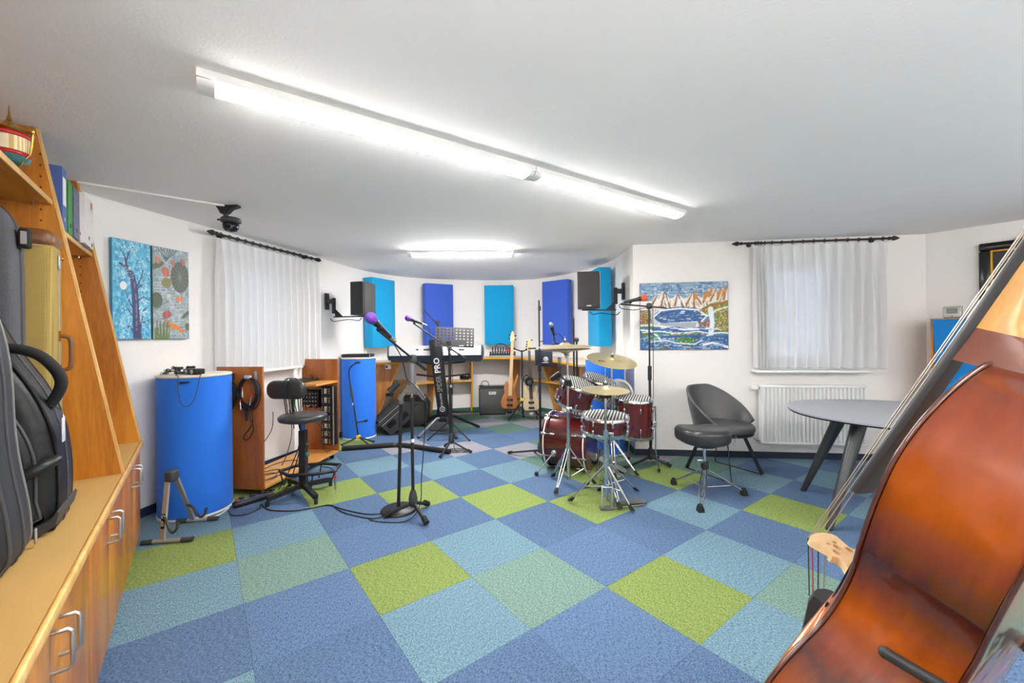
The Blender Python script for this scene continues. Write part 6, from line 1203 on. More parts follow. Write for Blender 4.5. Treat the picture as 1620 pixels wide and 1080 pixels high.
# tree painting
P = Paint(120, 250, (88, 178, 214)); P.dabs(np.ones((250, 120), bool), [(64, 154, 200), (110, 196, 224), (140, 208, 230)], 500, .07); bk = (66, 70, 110)
P.ell(.27, .46, .09, .09, (236, 238, 240))
trunk = [(.62, 1.0), (.60, .85), (.58, .66), (.56, .50), (.50, .36), (.36, .27), (.18, .24)]; P.line(trunk, [.12, .10, .09, .085, .075, .05, .02], bk)
P.line([(.60, .9), (.60, .6), (.55, .42)], .02, (120, 124, 160))
br = [[(.36, .27), (.30, .16), (.20, .10)], [(.34, .22), (.42, .12), (.52, .06)], [(.56, .50), (.74, .36), (.80, .26)], [(.58, .62), (.78, .56), (.95, .58)], [(.58, .52), (.70, .44), (.82, .44)], [(.58, .74), (.40, .60), (.30, .50)], [(.60, .88), (.80, .82), (.96, .80)], [(.60, .80), (.42, .72), (.34, .66)], [(.6, .95), (.4, .86), (.32, .92)], [(.7, .9), (.78, .7), (.9, .66)]]
for b_ in br: P.line(b_, [.022, .014, .006], bk)
for cx, cy, rx, ry in ((.22, .10, .16, .10), (.55, .05, .2, .06), (.66, .18, .22, .14), (.82, .34, .15, .16), (.20, .30, .16, .10), (.38, .36, .14, .10), (.86, .52, .13, .14), (.84, .80, .15, .14), (.34, .72, .16, .16), (.30, .90, .16, .10), (.80, .66, .14, .1)):
    m_ = ((P.X/P.w-cx)/rx)**2 + ((P.Y/P.h-cy)/(ry))**2 < 1; P.dabs(m_, [(226, 236, 244), (240, 244, 248), (190, 214, 232)], 70, .022)
P.line([(0, 1), (1, 1)], .01, (70, 130, 170)); P.blur(); P.noise(5)
def lw(s, z=0.0, off=0.0):
    p, t = along(curve, s); n_ = outn(t); return V((p.x-n_.x*off, p.y-n_.y*off, z)), V((t.x,t.y,0)), V((n_.x,n_.y,0))
def ls_(px, py):
    r = ray(px, py); best = None; S = walk(curve); bt = 1e9
    for i in range(len(curve)-1):
        a, b = curve[i], curve[i+1]; d = b-a; det = r.x*(-d.y)+r.y*d.x
        t = (a.x*(-d.y)+a.y*d.x)/det; s = (r.x*a.y-r.y*a.x)/det
        if -.001 <= s <= 1.001 and 0 < t < bt: bt = t; best = S[i]+s*d.length
    return best
def canvas_left(name, label, P, pxl, pxr, z0, h, th, m):
    a, b = ls_(pxl, 450), ls_(pxr, 450); p, q = lw(a)[0], lw(b)[0]; T = (q-p).normalized(); N_ = V((-T.y, T.x, 0)); sag = max((lw(a+(b-a)*k/8)[0]-p).dot(-N_) for k in range(9))
    canvas(name, label, P, p + V((0,0,z0)) - N_*(max(sag, 0)+.004), T, N_, (q-p).length, h, th, m)
canvas_left('tree_painting', 'blue painting of a blossoming tree next to shelf', P, 172, 233, 1.30, .70, .022, mat('canvas_edge_blue', (70, 140, 176), .7))
P = Paint(110, 250, (150, 166, 172)); P.dabs(np.ones((250, 110), bool), [(170, 182, 186), (128, 148, 158), (190, 196, 198)], 500, .06)
for y in np.linspace(.3, .95, 22): x = P.r.uniform(0, .6); P.line([(x, y), (x+.35, y-.01)], .008, (196, 202, 206))
P.ell(.74, .30, .26, .40, (98, 104, 96))
for k in range(16): a = 2*math.pi*k/16; P.line([(.74, .30), (.74+.24*math.cos(a), .30+.165*math.sin(a))], .005, (140, 146, 136))
P.ell(.10, .58, .15, .20, (92, 102, 84)); P.ell(.36, .38, .13, .13, (134, 136, 92)); P.ell(.12, .20, .20, .07, (104, 116, 86), -.5); P.ell(.9, .72, .16, .05, (98, 108, 90), -.7); P.ell(.95, .86, .08, .10, (96, 110, 76))
for k in range(7): P.line([(.35, .14), (.12+.09*k, .0)], .01, (96, 108, 104))
for x, y, sx, sy, c in ((.34, .26, .10, .13, (196, 112, 96)), (.14, .14, .06, .10, (198, 128, 104)), (.55, .15, .06, .08, (176, 112, 104)), (.82, .12, .06, .09, (180, 106, 100)), (.72, .55, .10, .06, (226, 126, 84)), (.36, .73, .12, .10, (172, 92, 88))): P.ell(x, y, sx, sy, c, -.4); P.line([(x, y-.04), (x, y+.04)], .008, tuple(min(255, v+30) for v in c))
P.ell(.56, .86, .19, .06, (232, 128, 48), .25); P.line([(.45, .83), (.36, .80)], .03, (232, 128, 48)); P.ell(.78, .91, .09, .035, (220, 120, 50), -.2); P.ell(.42, .52, .05, .05, (214, 206, 186))
for k in range(14): x = .05+.028*k; P.line([(x, 1), (x+.02*math.sin(k*2), .88-.03*(k % 3))], .014, (88, 116, 62) if k % 2 else (112, 132, 76))
for k in range(4): P.line([(.08+.09*k, .96), (.1+.1*k, .80)], .012, (104, 110, 92))
P.line([(0, .68), (.42, .58)], .010, (112, 124, 118)); P.blur(); P.noise(5)
canvas_left('lily_painting', 'grey painting of water lilies and orange fish', P, 236.5, 294, 1.30, .70, .022, mat('canvas_edge_grey', (96, 128, 136), .7))
# ================================================================== CURTAINS
m_sheer, nt_, b_, N_, L_ = nodes('sheer_white_voile'); out_ = [n for n in nt_.nodes if n.type == 'OUTPUT_MATERIAL'][0]
d_ = N_('ShaderNodeBsdfDiffuse'); d_.inputs[0].default_value = (.97, .97, .97, 1); t_ = N_('ShaderNodeBsdfTranslucent'); t_.inputs[0].default_value = (.93, .93, .94, 1); tp_ = N_('ShaderNodeBsdfTransparent'); m1_ = N_('ShaderNodeMixShader'); m2_ = N_('ShaderNodeMixShader'); m1_.inputs[0].default_value = .15; m2_.inputs[0].default_value = .30
wv_ = N_('ShaderNodeTexNoise'); wv_.inputs['Scale'].default_value = 900; mp_ = N_('ShaderNodeMapRange'); mp_.inputs['To Min'].default_value = .12; mp_.inputs['To Max'].default_value = .22; L_(wv_.outputs[0], mp_.inputs[0]); L_(mp_.outputs[0], m2_.inputs[0])
L_(d_.outputs[0], m1_.inputs[1]); L_(t_.outputs[0], m1_.inputs[2]); L_(m1_.outputs[0], m2_.inputs[1]); L_(tp_.outputs[0], m2_.inputs[2]); L_(m2_.outputs[0], out_.inputs[0]); nt_.nodes.remove(b_)
def curtain(label, rlabel, P3, s0, s1, z0, z1, pleats, rod0, rod1, zr):
    """P3(s, z, off) -> world point at distance off in front of the wall"""
    n = 16*len(pleats); rows = 20; v = []; off0 = .085
    base = [s0 + (s1-s0)*i/n for i in range(n+1)]
    cpl = [s0 + (s1-s0)*p for p in pleats]
    for j in range(rows+1):
        t = j/rows; z = z1 + (z0-z1)*t
        for i, s in enumerate(base):
            k = min(range(len(cpl)), key=lambda q: abs(cpl[q]-s)); lo = cpl[k]; d = s-lo; nb = [abs(cpl[q]-lo) for q in range(len(cpl)) if q != k]; sp = max(min(nb), .03)
            w = math.exp(-(d/(sp*.19))**2); amp = .014 + .036*min(1, t*3)
            o_ = off0 + amp*(2*w-1) - .006*math.sin(s*23+2*t) * t; ss = s - d*w*.35*(1-t*.6)
            v.append(P3(ss, z + (.010*(1-w) if j == 0 else 0) - (.012 if j == 0 else 0), o_))
    f = [(j*(n+1)+i, j*(n+1)+i+1, (j+1)*(n+1)+i+1, (j+1)*(n+1)+i) for j in range(rows) for i in range(n)]
    c = thing('curtain', label, 'curtain', P3((s0+s1)/2, z0, off0), 0, 'sheer window curtains')
    obj('sheer_cloth', MB().add(v, f), m_sheer, c, sharp=180)
    for s in cpl: obj('pleat_hook', MB().tube([P3(s, z1-.005, off0+.012), P3(s, zr-.022, off0+.012)], .0018, 5), m_nick, c)
    r_ = thing('curtain_rod', rlabel, 'curtain rod', P3((rod0+rod1)/2, zr, .087), 0, 'black curtain rods'); a, b = P3(rod0, zr, .087), P3(rod1, zr, .087)
    mid = [P3(rod0 + (rod1-rod0)*k/6, zr, .087) for k in range(7)]
    obj('rod', MB().tube(mid, .0105, 10), m_black, r_)
    for e, d in ((mid[0], mid[0]-mid[1]), (mid[-1], mid[-1]-mid[-2])): obj('finial', MB().lathe([(.011, -.005), (.017, .0), (.017, .012), (.011, .018), (.014, .028), (.024, .044), (.022, .056), (.010, .085), (.001, .10)], e, d, 16), m_black, r_)
    for s in cpl: obj('ring', MB().tube([P3(s, zr, .087) + V((0, 0, .017*math.sin(q))) + (P3(s, zr, .087+.017*math.cos(q))-P3(s, zr, .087)) for q in [2*math.pi*k/16 for k in range(16)]], .0036, 6, True), m_black, r_)
    for s in (rod0+.10, rod1-.10): br = obj('bracket', MB().cyl(P3(s, zr, .002), P3(s, zr, .085), .008, n=10), m_black, r_); obj('rosette', MB().cyl(P3(s, zr, .001), P3(s, zr, .008), .025, n=18), m_black, br)
pr_ = [.01, .03, .055, .08, .135, .21, .29, .37, .45, .53, .615, .70, .78, .865, .955]
curtain('sheer white curtain over the right window above the radiator', 'black curtain rod with spear ends above the right window', lambda s, z, o: rw(s, z, o), rs_(1188, 480), rs_(1397, 480), .94, 2.185, pr_, rs_(1168, 386), rs_(1395, 380), 2.213)
sa, sb_ = ls_(332, 420), ls_(493, 420)
curtain('sheer white curtain over the left window above the trolley', 'black curtain rod with round ends above the left window', lambda s, z, o: lw(s, z, o)[0], sa, sb_, .995, 2.175, [.02+.96*k/14 for k in range(15)], ls_(330, 372), ls_(489, 410), 2.20)
# ================================================================== RIGHT SIDE
# radiator
ra, rb_ = rs_(1197, 650), rs_(1360, 650); rd = thing('radiator', 'white ribbed panel radiator below the right window', 'radiator', rw((ra+rb_)/2, .17, .07)); W = rb_-ra; z0, z1 = .172, .765
sec = []; nr = 26
for k in range(nr):
    x = ra + W*(k+.5)/nr; p = W/nr; sec += [(x-p*.5, .094), (x-p*.26, .094), (x-p*.18, .116), (x+p*.18, .116), (x+p*.26, .094)]
sec += [(rb_, .094), (rb_, .04), (ra, .04)]
obj('ribbed_panel', MB().loft([[rw(s, z, o) for s, o in sec] for z in (z0+.02, z1-.02)]), m_white, rd); Rr = Matrix((TR3, NR3, V((0,0,1)))).transposed()
for z in (z0+.01, z1-.01): obj('edge_bar', MB().rbox(rw((ra+rb_)/2, z, .075), (W+.004, .078, .022), .006, Rr), m_white, rd)
for s in (ra+.15, rb_-.15): obj('wall_bracket', MB().box(rw(s, .47, .02), (.03, .04, .4), Rr), m_white, rd)
vp = rw(ra-.015, z1-.03, .07); vl = obj('thermostat_valve', MB().lathe([(.012, 0), (.024, .01), (.026, .05), (.02, .066), (.0005, .068)], vp, -TR3, 20), m_white, rd); obj('valve_nut', MB().cyl(vp, vp+TR3*.03, .011, n=12), m_nick, rd); obj('return_pipe', MB().tube([rw(ra+.01, z0+.03, .07), rw(ra-.03, z0+.03, .07), rw(ra-.03, z0+.03, .002)], .009, 10), m_nick, rd)
# tub chair
CH = V((1.965, 3.865, 0)); chd = V((.45, -.893, 0)); chr_ = V((-chd.y, chd.x, 0)) if False else V((chd.y, -chd.x, 0))
ch = thing('tub_chair', 'charcoal leather tub chair with curved back near radiator', 'chair', CH); sd = V((.893, .45, 0))
m_leat = mat('charcoal_leather', (76, 76, 78), .42, var=.12, vs=14, coat=.1, bump=.06, bs=260)
rings_o, rings_i = [], []; NA = 30
for k in range(NA+1):
    u = -1 + 2*k/NA; ph = u*math.radians(118); dirv = -chd*math.cos(ph) + sd*math.sin(ph); e = abs(u)
    zt = .775 - .30*max(0, (e-.22)/.78)**1.35; zb = .42 + .02*e; ro0, ro1 = .25+.0*e, .30+.012*(1-e)
    rr = []
    for z_, w_ in ((0, 0), (.3, .35), (.65, .75), (1, 1)): rr.append((ro0+(ro1-ro0)*w_, zb+(zt-zb)*z_))
    rings_o.append([CH+dirv*r_+V((0,0,z_)) for r_, z_ in rr] + [CH+dirv*(r_-.026)+V((0,0,z_-.0)) for r_, z_ in reversed(rr)])
obj('backrest_shell', MB().loft(rings_o), m_leat, ch); obj('top_piping', MB().tube([r_[3]*.5+r_[4]*.5+V((0,0,.002)) for r_ in rings_o], .014, 8), m_leat, ch)
so_ = []
for k in range(36):
    a = 2*math.pi*k/36; x, y = .262*math.cos(a), .255*math.sin(a); so_.append((x, y if y < 0 else y*1.02))
obj('seat_cushion', MB().soft(so_, CH+V((0,0,.395))+chd*.015, tuple(sd), tuple(chd), (0,0,1), .062, .024, 3), m_leat, ch); obj('seat_pan', MB().soft([(a*.96, b*.96) for a, b in so_], CH+V((0,0,.372))+chd*.015, tuple(sd), tuple(chd), (0,0,1), .022, .008, 2), m_black, ch)
fA, fB, fC, fD = V((1.675, 3.975, 0)), V((1.882, 3.55, 0)), V((2.275, 3.762, 0)), V((2.04, 4.16, 0))
for p, q in ((fA, fB), (fD, fC)):
    tp0, tp1 = CH + (p-CH)*.52 + V((0,0,.374)), CH + (q-CH)*.52 + V((0,0,.374)); s_ = (q-p).normalized(); u_ = s_.cross(V((0,0,1)))
    wide, thin = ((p, tp0), (q, tp1)) if p is fA else ((q, tp1), (p, tp0)); obj('leg', MB().bar(wide[0]+V((0,0,.004)), wide[1], .038, .010, s_), m_black, ch); obj('leg', MB().cyl(thin[0]+V((0,0,.004)), thin[1], .0055, n=10), m_black, ch); obj('floor_runner', MB().bar(p+V((0,0,.004)), q+V((0,0,.004)), .010, .008), m_black, ch)
# oval table
TB = V((2.83, 2.80, 0)); la_ = V((.91, -.415, 0)); lb_ = V((.415, .91, 0)); tb = thing('oval_table', 'oval grey table with dark splayed legs before the radiator', 'table', TB)
m_tt = mat('grey_laminate', (150, 154, 162), .35, var=.03); m_tl = mat('graphite_metal', (76, 78, 80), .35, .6)
ov = [(.80*math.copysign(abs(math.cos(a))**.9, math.cos(a)), .62*math.copysign(abs(math.sin(a))**.9, math.sin(a))) for a in [2*math.pi*k/72 for k in range(72)]]
tpt = obj('table_top', MB().prism(ov, TB+V((0,0,.722)), la_, lb_, (0,0,.010)), m_tt, tb); obj('edge_band', MB().prism([(a*.997, b*.997) for a, b in ov], TB+V((0,0,.712)), la_, lb_, (0,0,.0098)), m_gloss, tpt)
obj('under_frame', MB().prism([(-.46, -.22), (.46, -.22), (.46, .22), (-.46, .22)], TB+V((0,0,.685)), la_, lb_, (0,0,.0265)), m_black, tb)
for sx_, sy_ in ((-1, 1), (-1, -1), (1, 1), (1, -1)):
    top = TB + la_*sx_*.42 + lb_*sy_*.18 + V((0,0,.70)); bot_ = TB + la_*sx_*.66 + lb_*sy_*.37
    if sx_ < 0: bot_ = V((2.376, 3.374, 0)) if sy_ > 0 else V((2.072, 2.705, 0))
    lg = obj('leg', MB().cyl(bot_+V((0,0,.004)), top, .020, .047, n=22), m_tl, tb); obj('foot_pad', MB().cyl(bot_, bot_+V((0,0,.008)), .0195, n=16), m_rub, lg)
# cabinet with blue cloth front
tD = (pl_diag[1]-pl_diag[0]).normalized(); TD3, ND3 = V((tD.x,tD.y,0)), V((outn(tD).x, outn(tD).y, 0)); cf = V((3.87, 3.805, 0)); Rd = Matrix((TD3, ND3, V((0,0,1)))).transposed()
cb_ = thing('cloth_front_cabinet', 'wooden cabinet with bright blue cloth front in the right corner', 'cabinet', cf + TD3*.45); pD = lambda s, d, z: cf + TD3*s + ND3*d + V((0,0,z))
for s in (.01, .93): obj('side_panel', MB().box(pD(s, .165, .70), (.02, .33, 1.40), Rd), m_woodL, cb_)
obj('top_board', MB().box(pD(.47, .165, 1.405), (.94, .33, .012), Rd), m_woodH, cb_); obj('back_board', MB().box(pD(.47, .325, .70), (.90, .008, 1.38), Rd), m_woodL, cb_)
for z in (.06, .50, .95): obj('shelf', MB().box(pD(.47, .165, z), (.90, .31, .02), Rd), m_woodH, cb_)
mb = MB(); W_, H_ = 24, 16; vv = []
for j in range(H_+1):
    for i in range(W_+1):
        t = j/H_; e = .018*math.sin(math.pi*t)*(1 if i < W_/2 else -1)*abs(i/W_*2-1)**4; vv.append(pD(.015+.91*i/W_+e, -.010-.004*math.sin(i*1.1)*t, 1.405-1.30*t))
n0 = len(vv); vv += [p + ND3*.006 for p in vv]
ff_ = [(j*(W_+1)+i, j*(W_+1)+i+1, (j+1)*(W_+1)+i+1, (j+1)*(W_+1)+i) for j in range(H_) for i in range(W_)]; ff_ += [tuple(n0+q for q in reversed(f)) for f in ff_]
obj('cloth_front', MB().add(vv, ff_), fabric('azure_cloth', (12, 128, 204)), cb_)
ck_ = thing('room_thermometer', 'small silver digital room thermometer on the blue cabinet', 'thermometer', pD(.125, .12, 1.4115)); c = pD(.125, .12, 1.468)
obj('case', MB().rbox(c, (.125, .03, .108), .01, Rd @ Matrix.Rotation(-.12, 3, 'X')), m_silver, ck_); obj('display', MB().box(c - ND3*.0165 + V((0,0,.012)), (.072, .003, .05), Rd @ Matrix.Rotation(-.12, 3, 'X')), mat('lcd_grey', (116, 122, 116), .3), ck_); obj('button', MB().ell(c - ND3*.017 + V((0,0,-.036)), (.008, .006, .005)), m_dgrey, ck_)
mg = thing('miniature_guitar', 'miniature electric guitar standing on the blue cabinet', 'ornament', pD(.36, .14, 1.4115)); g_ = pD(.36, .14, 1.4115); ux_, uz_ = TD3, V((-.0, 0, 1)) + TD3*-.12
gbp = [(p.x*.33, p.y*.33) for p in cr([(a, b, 0) for a, b in gb2], 3, True)]
obj('body', MB().prism(gbp, g_+V((0,0,.003)), ux_, uz_, ND3*.014), mat('sunburst_mini', (120, 70, 44), .3, var=.5, vs=40), mg); obj('neck', MB().bar(g_+uz_*.10-ND3*.003, g_+uz_*.235-ND3*.003, .011, .008, ND3), m_fb, mg); obj('headstock', MB().bar(g_+uz_*.235-ND3*.003, g_+uz_*.27+ux_*.006-ND3*.003, .022, .008, ND3), m_map, mg); obj('pickguard', MB().prism([(a*.6, b*.5+.02) for a, b in gbp], g_+V((0,0,.006))-ND3*.0012, ux_, uz_, ND3*.001), m_white, mg)
# framed picture on the diagonal wall
fo = onv(1549, 388, pl_diag[0], pl_diag[1]); fp = V((fo.x, fo.y, 0)); FW, FH, FZ = .86, .66, 1.43; pf = lambda s, z, d=0: fp + TD3*s + V((0,0,FZ+z)) - ND3*d
fr_ = thing('picture_frame', 'large black picture frame with gold inner line on right wall', 'picture', pf(FW/2, 0, .02)); m_gold = mat('gold_line', (214, 158, 40), .35, .6)
for s0, s1, z0_, z1_ in ((0, FW, FH-.07, FH), (0, FW, 0, .07), (0, .07, .07, FH-.07), (FW-.07, FW, .07, FH-.07)): obj('frame_bar', MB().rbox(pf((s0+s1)/2, (z0_+z1_)/2, .021), (s1-s0, .038, z1_-z0_), .012, Rd), m_gloss, fr_)
for s0, s1, z0_, z1_ in ((.07, FW-.07, FH-.082, FH-.07), (.07, FW-.07, .07, .082), (.07, .082, .082, FH-.082), (FW-.082, FW-.07, .082, FH-.082)): obj('gold_fillet', MB().box(pf((s0+s1)/2, (z0_+z1_)/2, .019), (s1-s0, .008, z1_-z0_), Rd), m_gold, fr_)
obj('dark_mount', MB().box(pf(FW/2, FH/2, .012), (FW-.17, .006, FH-.17), Rd), mat('charcoal_mount', (58, 56, 58), .8), fr_); obj('print', MB().box(pf(FW/2, FH/2, .0155), (FW-.34, .002, FH-.30), Rd), mat('dark_print', (52, 50, 52), .6, var=.5, vs=20), fr_)
for s0, s1, z0_, z1_ in ((.17, FW-.17, FH-.155, FH-.15), (.17, FW-.17, .15, .155), (.17, .175, .15, FH-.15), (FW-.175, FW-.17, .15, FH-.15)): obj('print_border', MB().box(pf((s0+s1)/2, (z0_+z1_)/2, .017), (s1-s0, .003, z1_-z0_), Rd), mat('pale_gold', (176, 160, 120), .5) if 'pale_gold' not in MATS else MATS['pale_gold'], fr_)
obj('signature', MB().tube(cr([pf(.20, FH-.20, .0175), pf(.24, FH-.195, .0175), pf(.26, FH-.205, .0175), pf(.30, FH-.185, .0175), pf(.33, FH-.18, .0175)], 4), .0015, 5), m_paper, fr_)
for k in (0, 1):
    a, b = pf(.20+.02*k, FH+.008, .015+.018*k), pf(.60+.02*k, FH+.008, .015+.018*k); ds_ = thing('drumstick', ('front' if k else 'rear') + ' wooden drumstick lying on top of the picture frame', 'drumstick', a, 0, 'drumsticks on the picture frame'); d = (b-a).normalized(); obj('shaft', MB().cyl(a+d*.012, b-d*.06, .0072, n=12), m_nat, ds_); obj('taper', MB().cyl(b-d*.06, b-d*.012, .0072, .004, n=12), m_nat, ds_); obj('tip', MB().ell(b-d*.006, (.006, .006, .006)), m_map, ds_)
# ceiling camera
cc0 = V((-2.035, 2.975, CEIL)); cv = thing('ceiling_camera', 'small black swivel camera hanging from the ceiling', 'camera', cc0+V((0,0,-.19)))
obj('ceiling_mount', MB().prism([(-.09, 0), (.07, 0), (.075, -.012), (.02, -.03), (-.01, -.06), (-.05, -.062), (-.075, -.02)], cc0+V((0, -.02, 0)), (1,0,0), (0,0,1), (0, .04, 0)), m_black, cv)
obj('ball_joint', MB().ell(cc0+V((-.025, 0, -.07)), (.017, .017, .022)), m_dgrey, cv); obj('neck_plate', MB().lathe([(.02, -.085), (.058, -.092), (.066, -.105), (.064, -.122), (.05, -.13)], cc0+V((.01, 0, 0)), n=26), m_dgrey, cv)
obj('dome', MB().lathe([(.045, -.13), (.052, -.14), (.05, -.165), (.036, -.185), (.0005, -.194)], cc0+V((.01, 0, 0)), n=26), m_gloss, cv); obj('lens_barrel', MB().cyl(cc0+V((.02, -.03, -.158)), cc0+V((.028, -.062, -.165)), .026, .022, n=20), m_black, cv); obj('lens_glass', MB().cyl(cc0+V((.028, -.0625, -.165)), cc0+V((.0283, -.064, -.1653)), .015, n=18), m_gloss, cv); obj('side_lever', MB().cyl(cc0+V((-.05, 0, -.105)), cc0+V((-.085, 0, -.10)), .006), m_black, cv)
# ================================================================== DOUBLE BASS (right foreground)
BR_ = Matrix(((-.884, .257, -.391), (-.448, -.222, .866), (.136, .941, .311)))
bx, by_ = BR_.col[0].normalized(), BR_.col[1]; by_ = (by_-bx*by_.dot(bx)).normalized(); bz = bx.cross(by_); BR_ = Matrix((bx, by_, bz)).transposed(); BO = V((.964, 1.089, .641))
def varnish(name, c1, c2, c3):
    m, nt, b, N, L = nodes(name); tc = N('ShaderNodeTexCoord'); sp = N('ShaderNodeSeparateXYZ'); L(tc.outputs['Object'], sp.inputs[0])
    no = N('ShaderNodeTexNoise'); no.inputs['Scale'].default_value = 5; no.inputs['Detail'].default_value = 4; mp = N('ShaderNodeMapping'); mp.inputs['Scale'].default_value = (1, 1, 6); L(tc.outputs['Object'], mp.inputs[0]); L(mp.outputs[0], no.inputs['Vector'])
    ad = N('ShaderNodeMath'); ad.operation = 'MULTIPLY_ADD'; ad.inputs[1].default_value = .12; L(no.outputs[0], ad.inputs[0]); L(sp.outputs['Y'], ad.inputs[2])
    mr = N('ShaderNodeMapRange'); mr.inputs['From Min'].default_value = -.50; mr.inputs['From Max'].default_value = .72; L(ad.outputs[0], mr.inputs[0])
    rp = N('ShaderNodeValToRGB'); L(mr.outputs[0], rp.inputs[0]); e = rp.color_ramp.elements; e[0].position = 0; e[0].color = lin(c1); e[1].position = 1; e[1].color = lin(c1)
    for p, c in ((.15, c2), (.24, c3), (.33, c1), (.37, c2), (.43, c3), (.50, c2), (.56, c1), (.63, c2), (.72, c3), (.85, c2)): q = e.new(p); q.color = lin(c)  # banded ramp: sunburst tone plus rib reflections put into the colour
    L(rp.outputs[0], b.inputs['Base Color']); setp(b, Roughness=.28); b.inputs['Coat Weight'].default_value = .75; b.inputs['Coat Roughness'].default_value = .03; b.inputs['Specular IOR Level'].default_value = .25
    n2 = N('ShaderNodeTexNoise'); n2.inputs['Scale'].default_value = 9; bp = N('ShaderNodeBump'); bp.inputs['Strength'].default_value = .35; bp.inputs['Distance'].default_value = .02; L(tc.outputs['Object'], n2.inputs['Vector']); L(n2.outputs[0], bp.inputs['Height']); L(bp.outputs[0], b.inputs['Normal']); L(bp.outputs[0], b.inputs['Coat Normal'])
    return m
m_var = varnish('amber_varnish', (74, 26, 16), (128, 52, 14), (172, 82, 18)); m_vart = wood('spruce_varnish', (150, 74, 26), (196, 112, 46), 'Y', 14, .2, 1.0); m_bedge = mat('dark_varnish_edge', (88, 40, 28), .25, coat=.8); m_neckw = wood('maple_neck_varnish', (176, 120, 56), (212, 160, 88), 'Y', 10, .3, .4); m_ebony = mat('ebony', (52, 52, 54), .4, var=.15, vs=40); m_bridge = wood('maple_bridge', (222, 184, 132), (240, 210, 164), 'X', 20, .5, .0); m_str = mat('wound_string', (196, 190, 178), .3, .8)
db_ = thing('double_bass', 'large glossy brown double bass leaning in right foreground', 'double bass', BO, 0, None, BR_)
half = [[(.0, .622), (.03, .617), (.07, .603), (.13, .567), (.19, .512), (.238, .447), (.262, .375), (.258, .29), (.238, .205), (.222, .16), (.214, .13)], [(.214, .13), (.198, .098), (.182, .055), (.175, .01), (.178, -.035), (.192, -.08), (.212, -.112), (.236, -.132)], [(.236, -.132), (.262, -.158), (.30, -.205), (.328, -.265), (.335, -.33), (.315, -.40), (.262, -.452), (.18, -.482), (.09, -.492), (0, -.495)]]
R_ = []
for seg in half:
    q = [(p.x, p.y) for p in cr([(a, b, 0) for a, b in seg], 4)]; R_ += q if not R_ else q[1:]
full = R_ + [(-x, y) for x, y in R_[-2:0:-1]]; nb_ = len(full)
def inset(pts, d):
    out = []; n = len(pts)
    for i, (x, y) in enumerate(pts):
        a, b = pts[i-1], pts[(i+1) % n]; t = V((b[0]-a[0], b[1]-a[1])).normalized(); out.append((x - t.y*-d*-1 if False else x - (-t.y)*-d, y - (t.x)*-d) if False else (x + (-t.y)*-d*-1, y + t.x*-d*-1))
    ar = lambda P: sum(P[i][0]*P[(i+1) % n][1]-P[(i+1) % n][0]*P[i][1] for i in range(n))
    if abs(ar(out)) > abs(ar(pts)):
        out = []
        for i, (x, y) in enumerate(pts):
            a, b = pts[i-1], pts[(i+1) % n]; t = V((b[0]-a[0], b[1]-a[1])).normalized(); out.append((x - (-t.y)*d, y - t.x*d))
    return out
ribo = inset(full, .006)
def zb(y): return -.215 + max(0, (y-.30)/.32)*.05
obj('ribs', MB().loft([[V((x, y, -.003)) for x, y in ribo], [V((x, y, zb(y)*.5)) for x, y in ribo], [V((x, y, zb(y)+.003)) for x, y in ribo]], True, False), m_var, db_, True, sharp=30)
def plate(z, s, arch, m, name):
    rings = []
    prof = [(0.0, 0.0), (-.004, .003), (-.002, .006), (.004, .0075)]
    for ins, dz in prof: o_ = inset(full, ins) if ins > 0 else (full if ins == 0 else inset(full, 1e-6) if False else [(x*1.0, y) for x, y in (full if ins == 0 else [(x*(1-ins*2), y-ins*(1 if y > 0 else -1)*-1 if False else y) for x, y in full])]); rings.append([V((x, y, z(y)+s*dz)) for x, y in o_])
    base = inset(full, .004)
    for k in (.95, .85, .7, .5, .3, .12): rings.append([V((x*k, .06+(y-.06)*k, z(.06+(y-.06)*k)+s*(.0075+arch*(1-k*k)**.8))) for x, y in base])
    return obj(name, MB().loft(rings, True, True), m, db_, True, sharp=50)
top = plate(lambda y: -.0005, 1, .028, m_vart, 'top_plate'); bk = plate(lambda y: zb(y), -1, .004, m_var, 'back_plate')
for z, nm in ((.0015, 0), (0, 1)): obj('edge_purfling', MB().tube([V((x, y, (z if nm == 0 else zb(y)-.003))) for x, y in full], .0048, 6, True), m_bedge, top if nm == 0 else bk, True)
for s in (-1, 1):
    f_ = cr([(s*.085, .10, 0), (s*.09, .12, 0), (s*.105, .11, 0), (s*.115, .05, 0), (s*.125, -.02, 0), (s*.14, -.075, 0), (s*.155, -.085, 0), (s*.16, -.065, 0)], 5); obj('f_hole', MB().tube([V((p.x, p.y, .029-.14*max(0, abs(p.x)-.08))) for p in f_], .006, 6), m_gloss, top, True)
# bridge
import itertools
bo_ = [(-.058, .158), (-.03, .168), (0, .171), (.03, .168), (.058, .158), (.066, .145), (.050, .098), (.058, .085), (.068, .088), (.070, .078), (.056, .068), (.060, .05), (.078, .03), (.086, .018), (.084, .012), (.045, .016), (.042, .026), (.030, .045), (.0, .054), (-.030, .045), (-.042, .026), (-.045, .016), (-.084, .012), (-.086, .018), (-.078, .03), (-.060, .05), (-.056, .068), (-.070, .078), (-.068, .088), (-.058, .085), (-.050, .098), (-.066, .145)]; bo_ = [(x, z*.85) for x, z in bo_]
kid = lambda cx, cy, rx, ry, n=12: [(cx+rx*math.cos(2*math.pi*k/n), cy+ry*math.sin(2*math.pi*k/n)) for k in range(n)]
bg_ = obj('bridge', MB().prism(bo_, (0, -.010, .0165), (1,0,0), (0,0,1), (0, .020, 0), [kid(0, .088, .012, .012), kid(-.017, .104, .009, .005), kid(.017, .104, .009, .005), kid(-.034, .074, .010, .010), kid(.034, .074, .010, .010)]), m_bridge, db_, True)
obj('string_notches', MB().box((0, 0, .1625), (.06, .006, .001)), m_bridge, bg_, True)
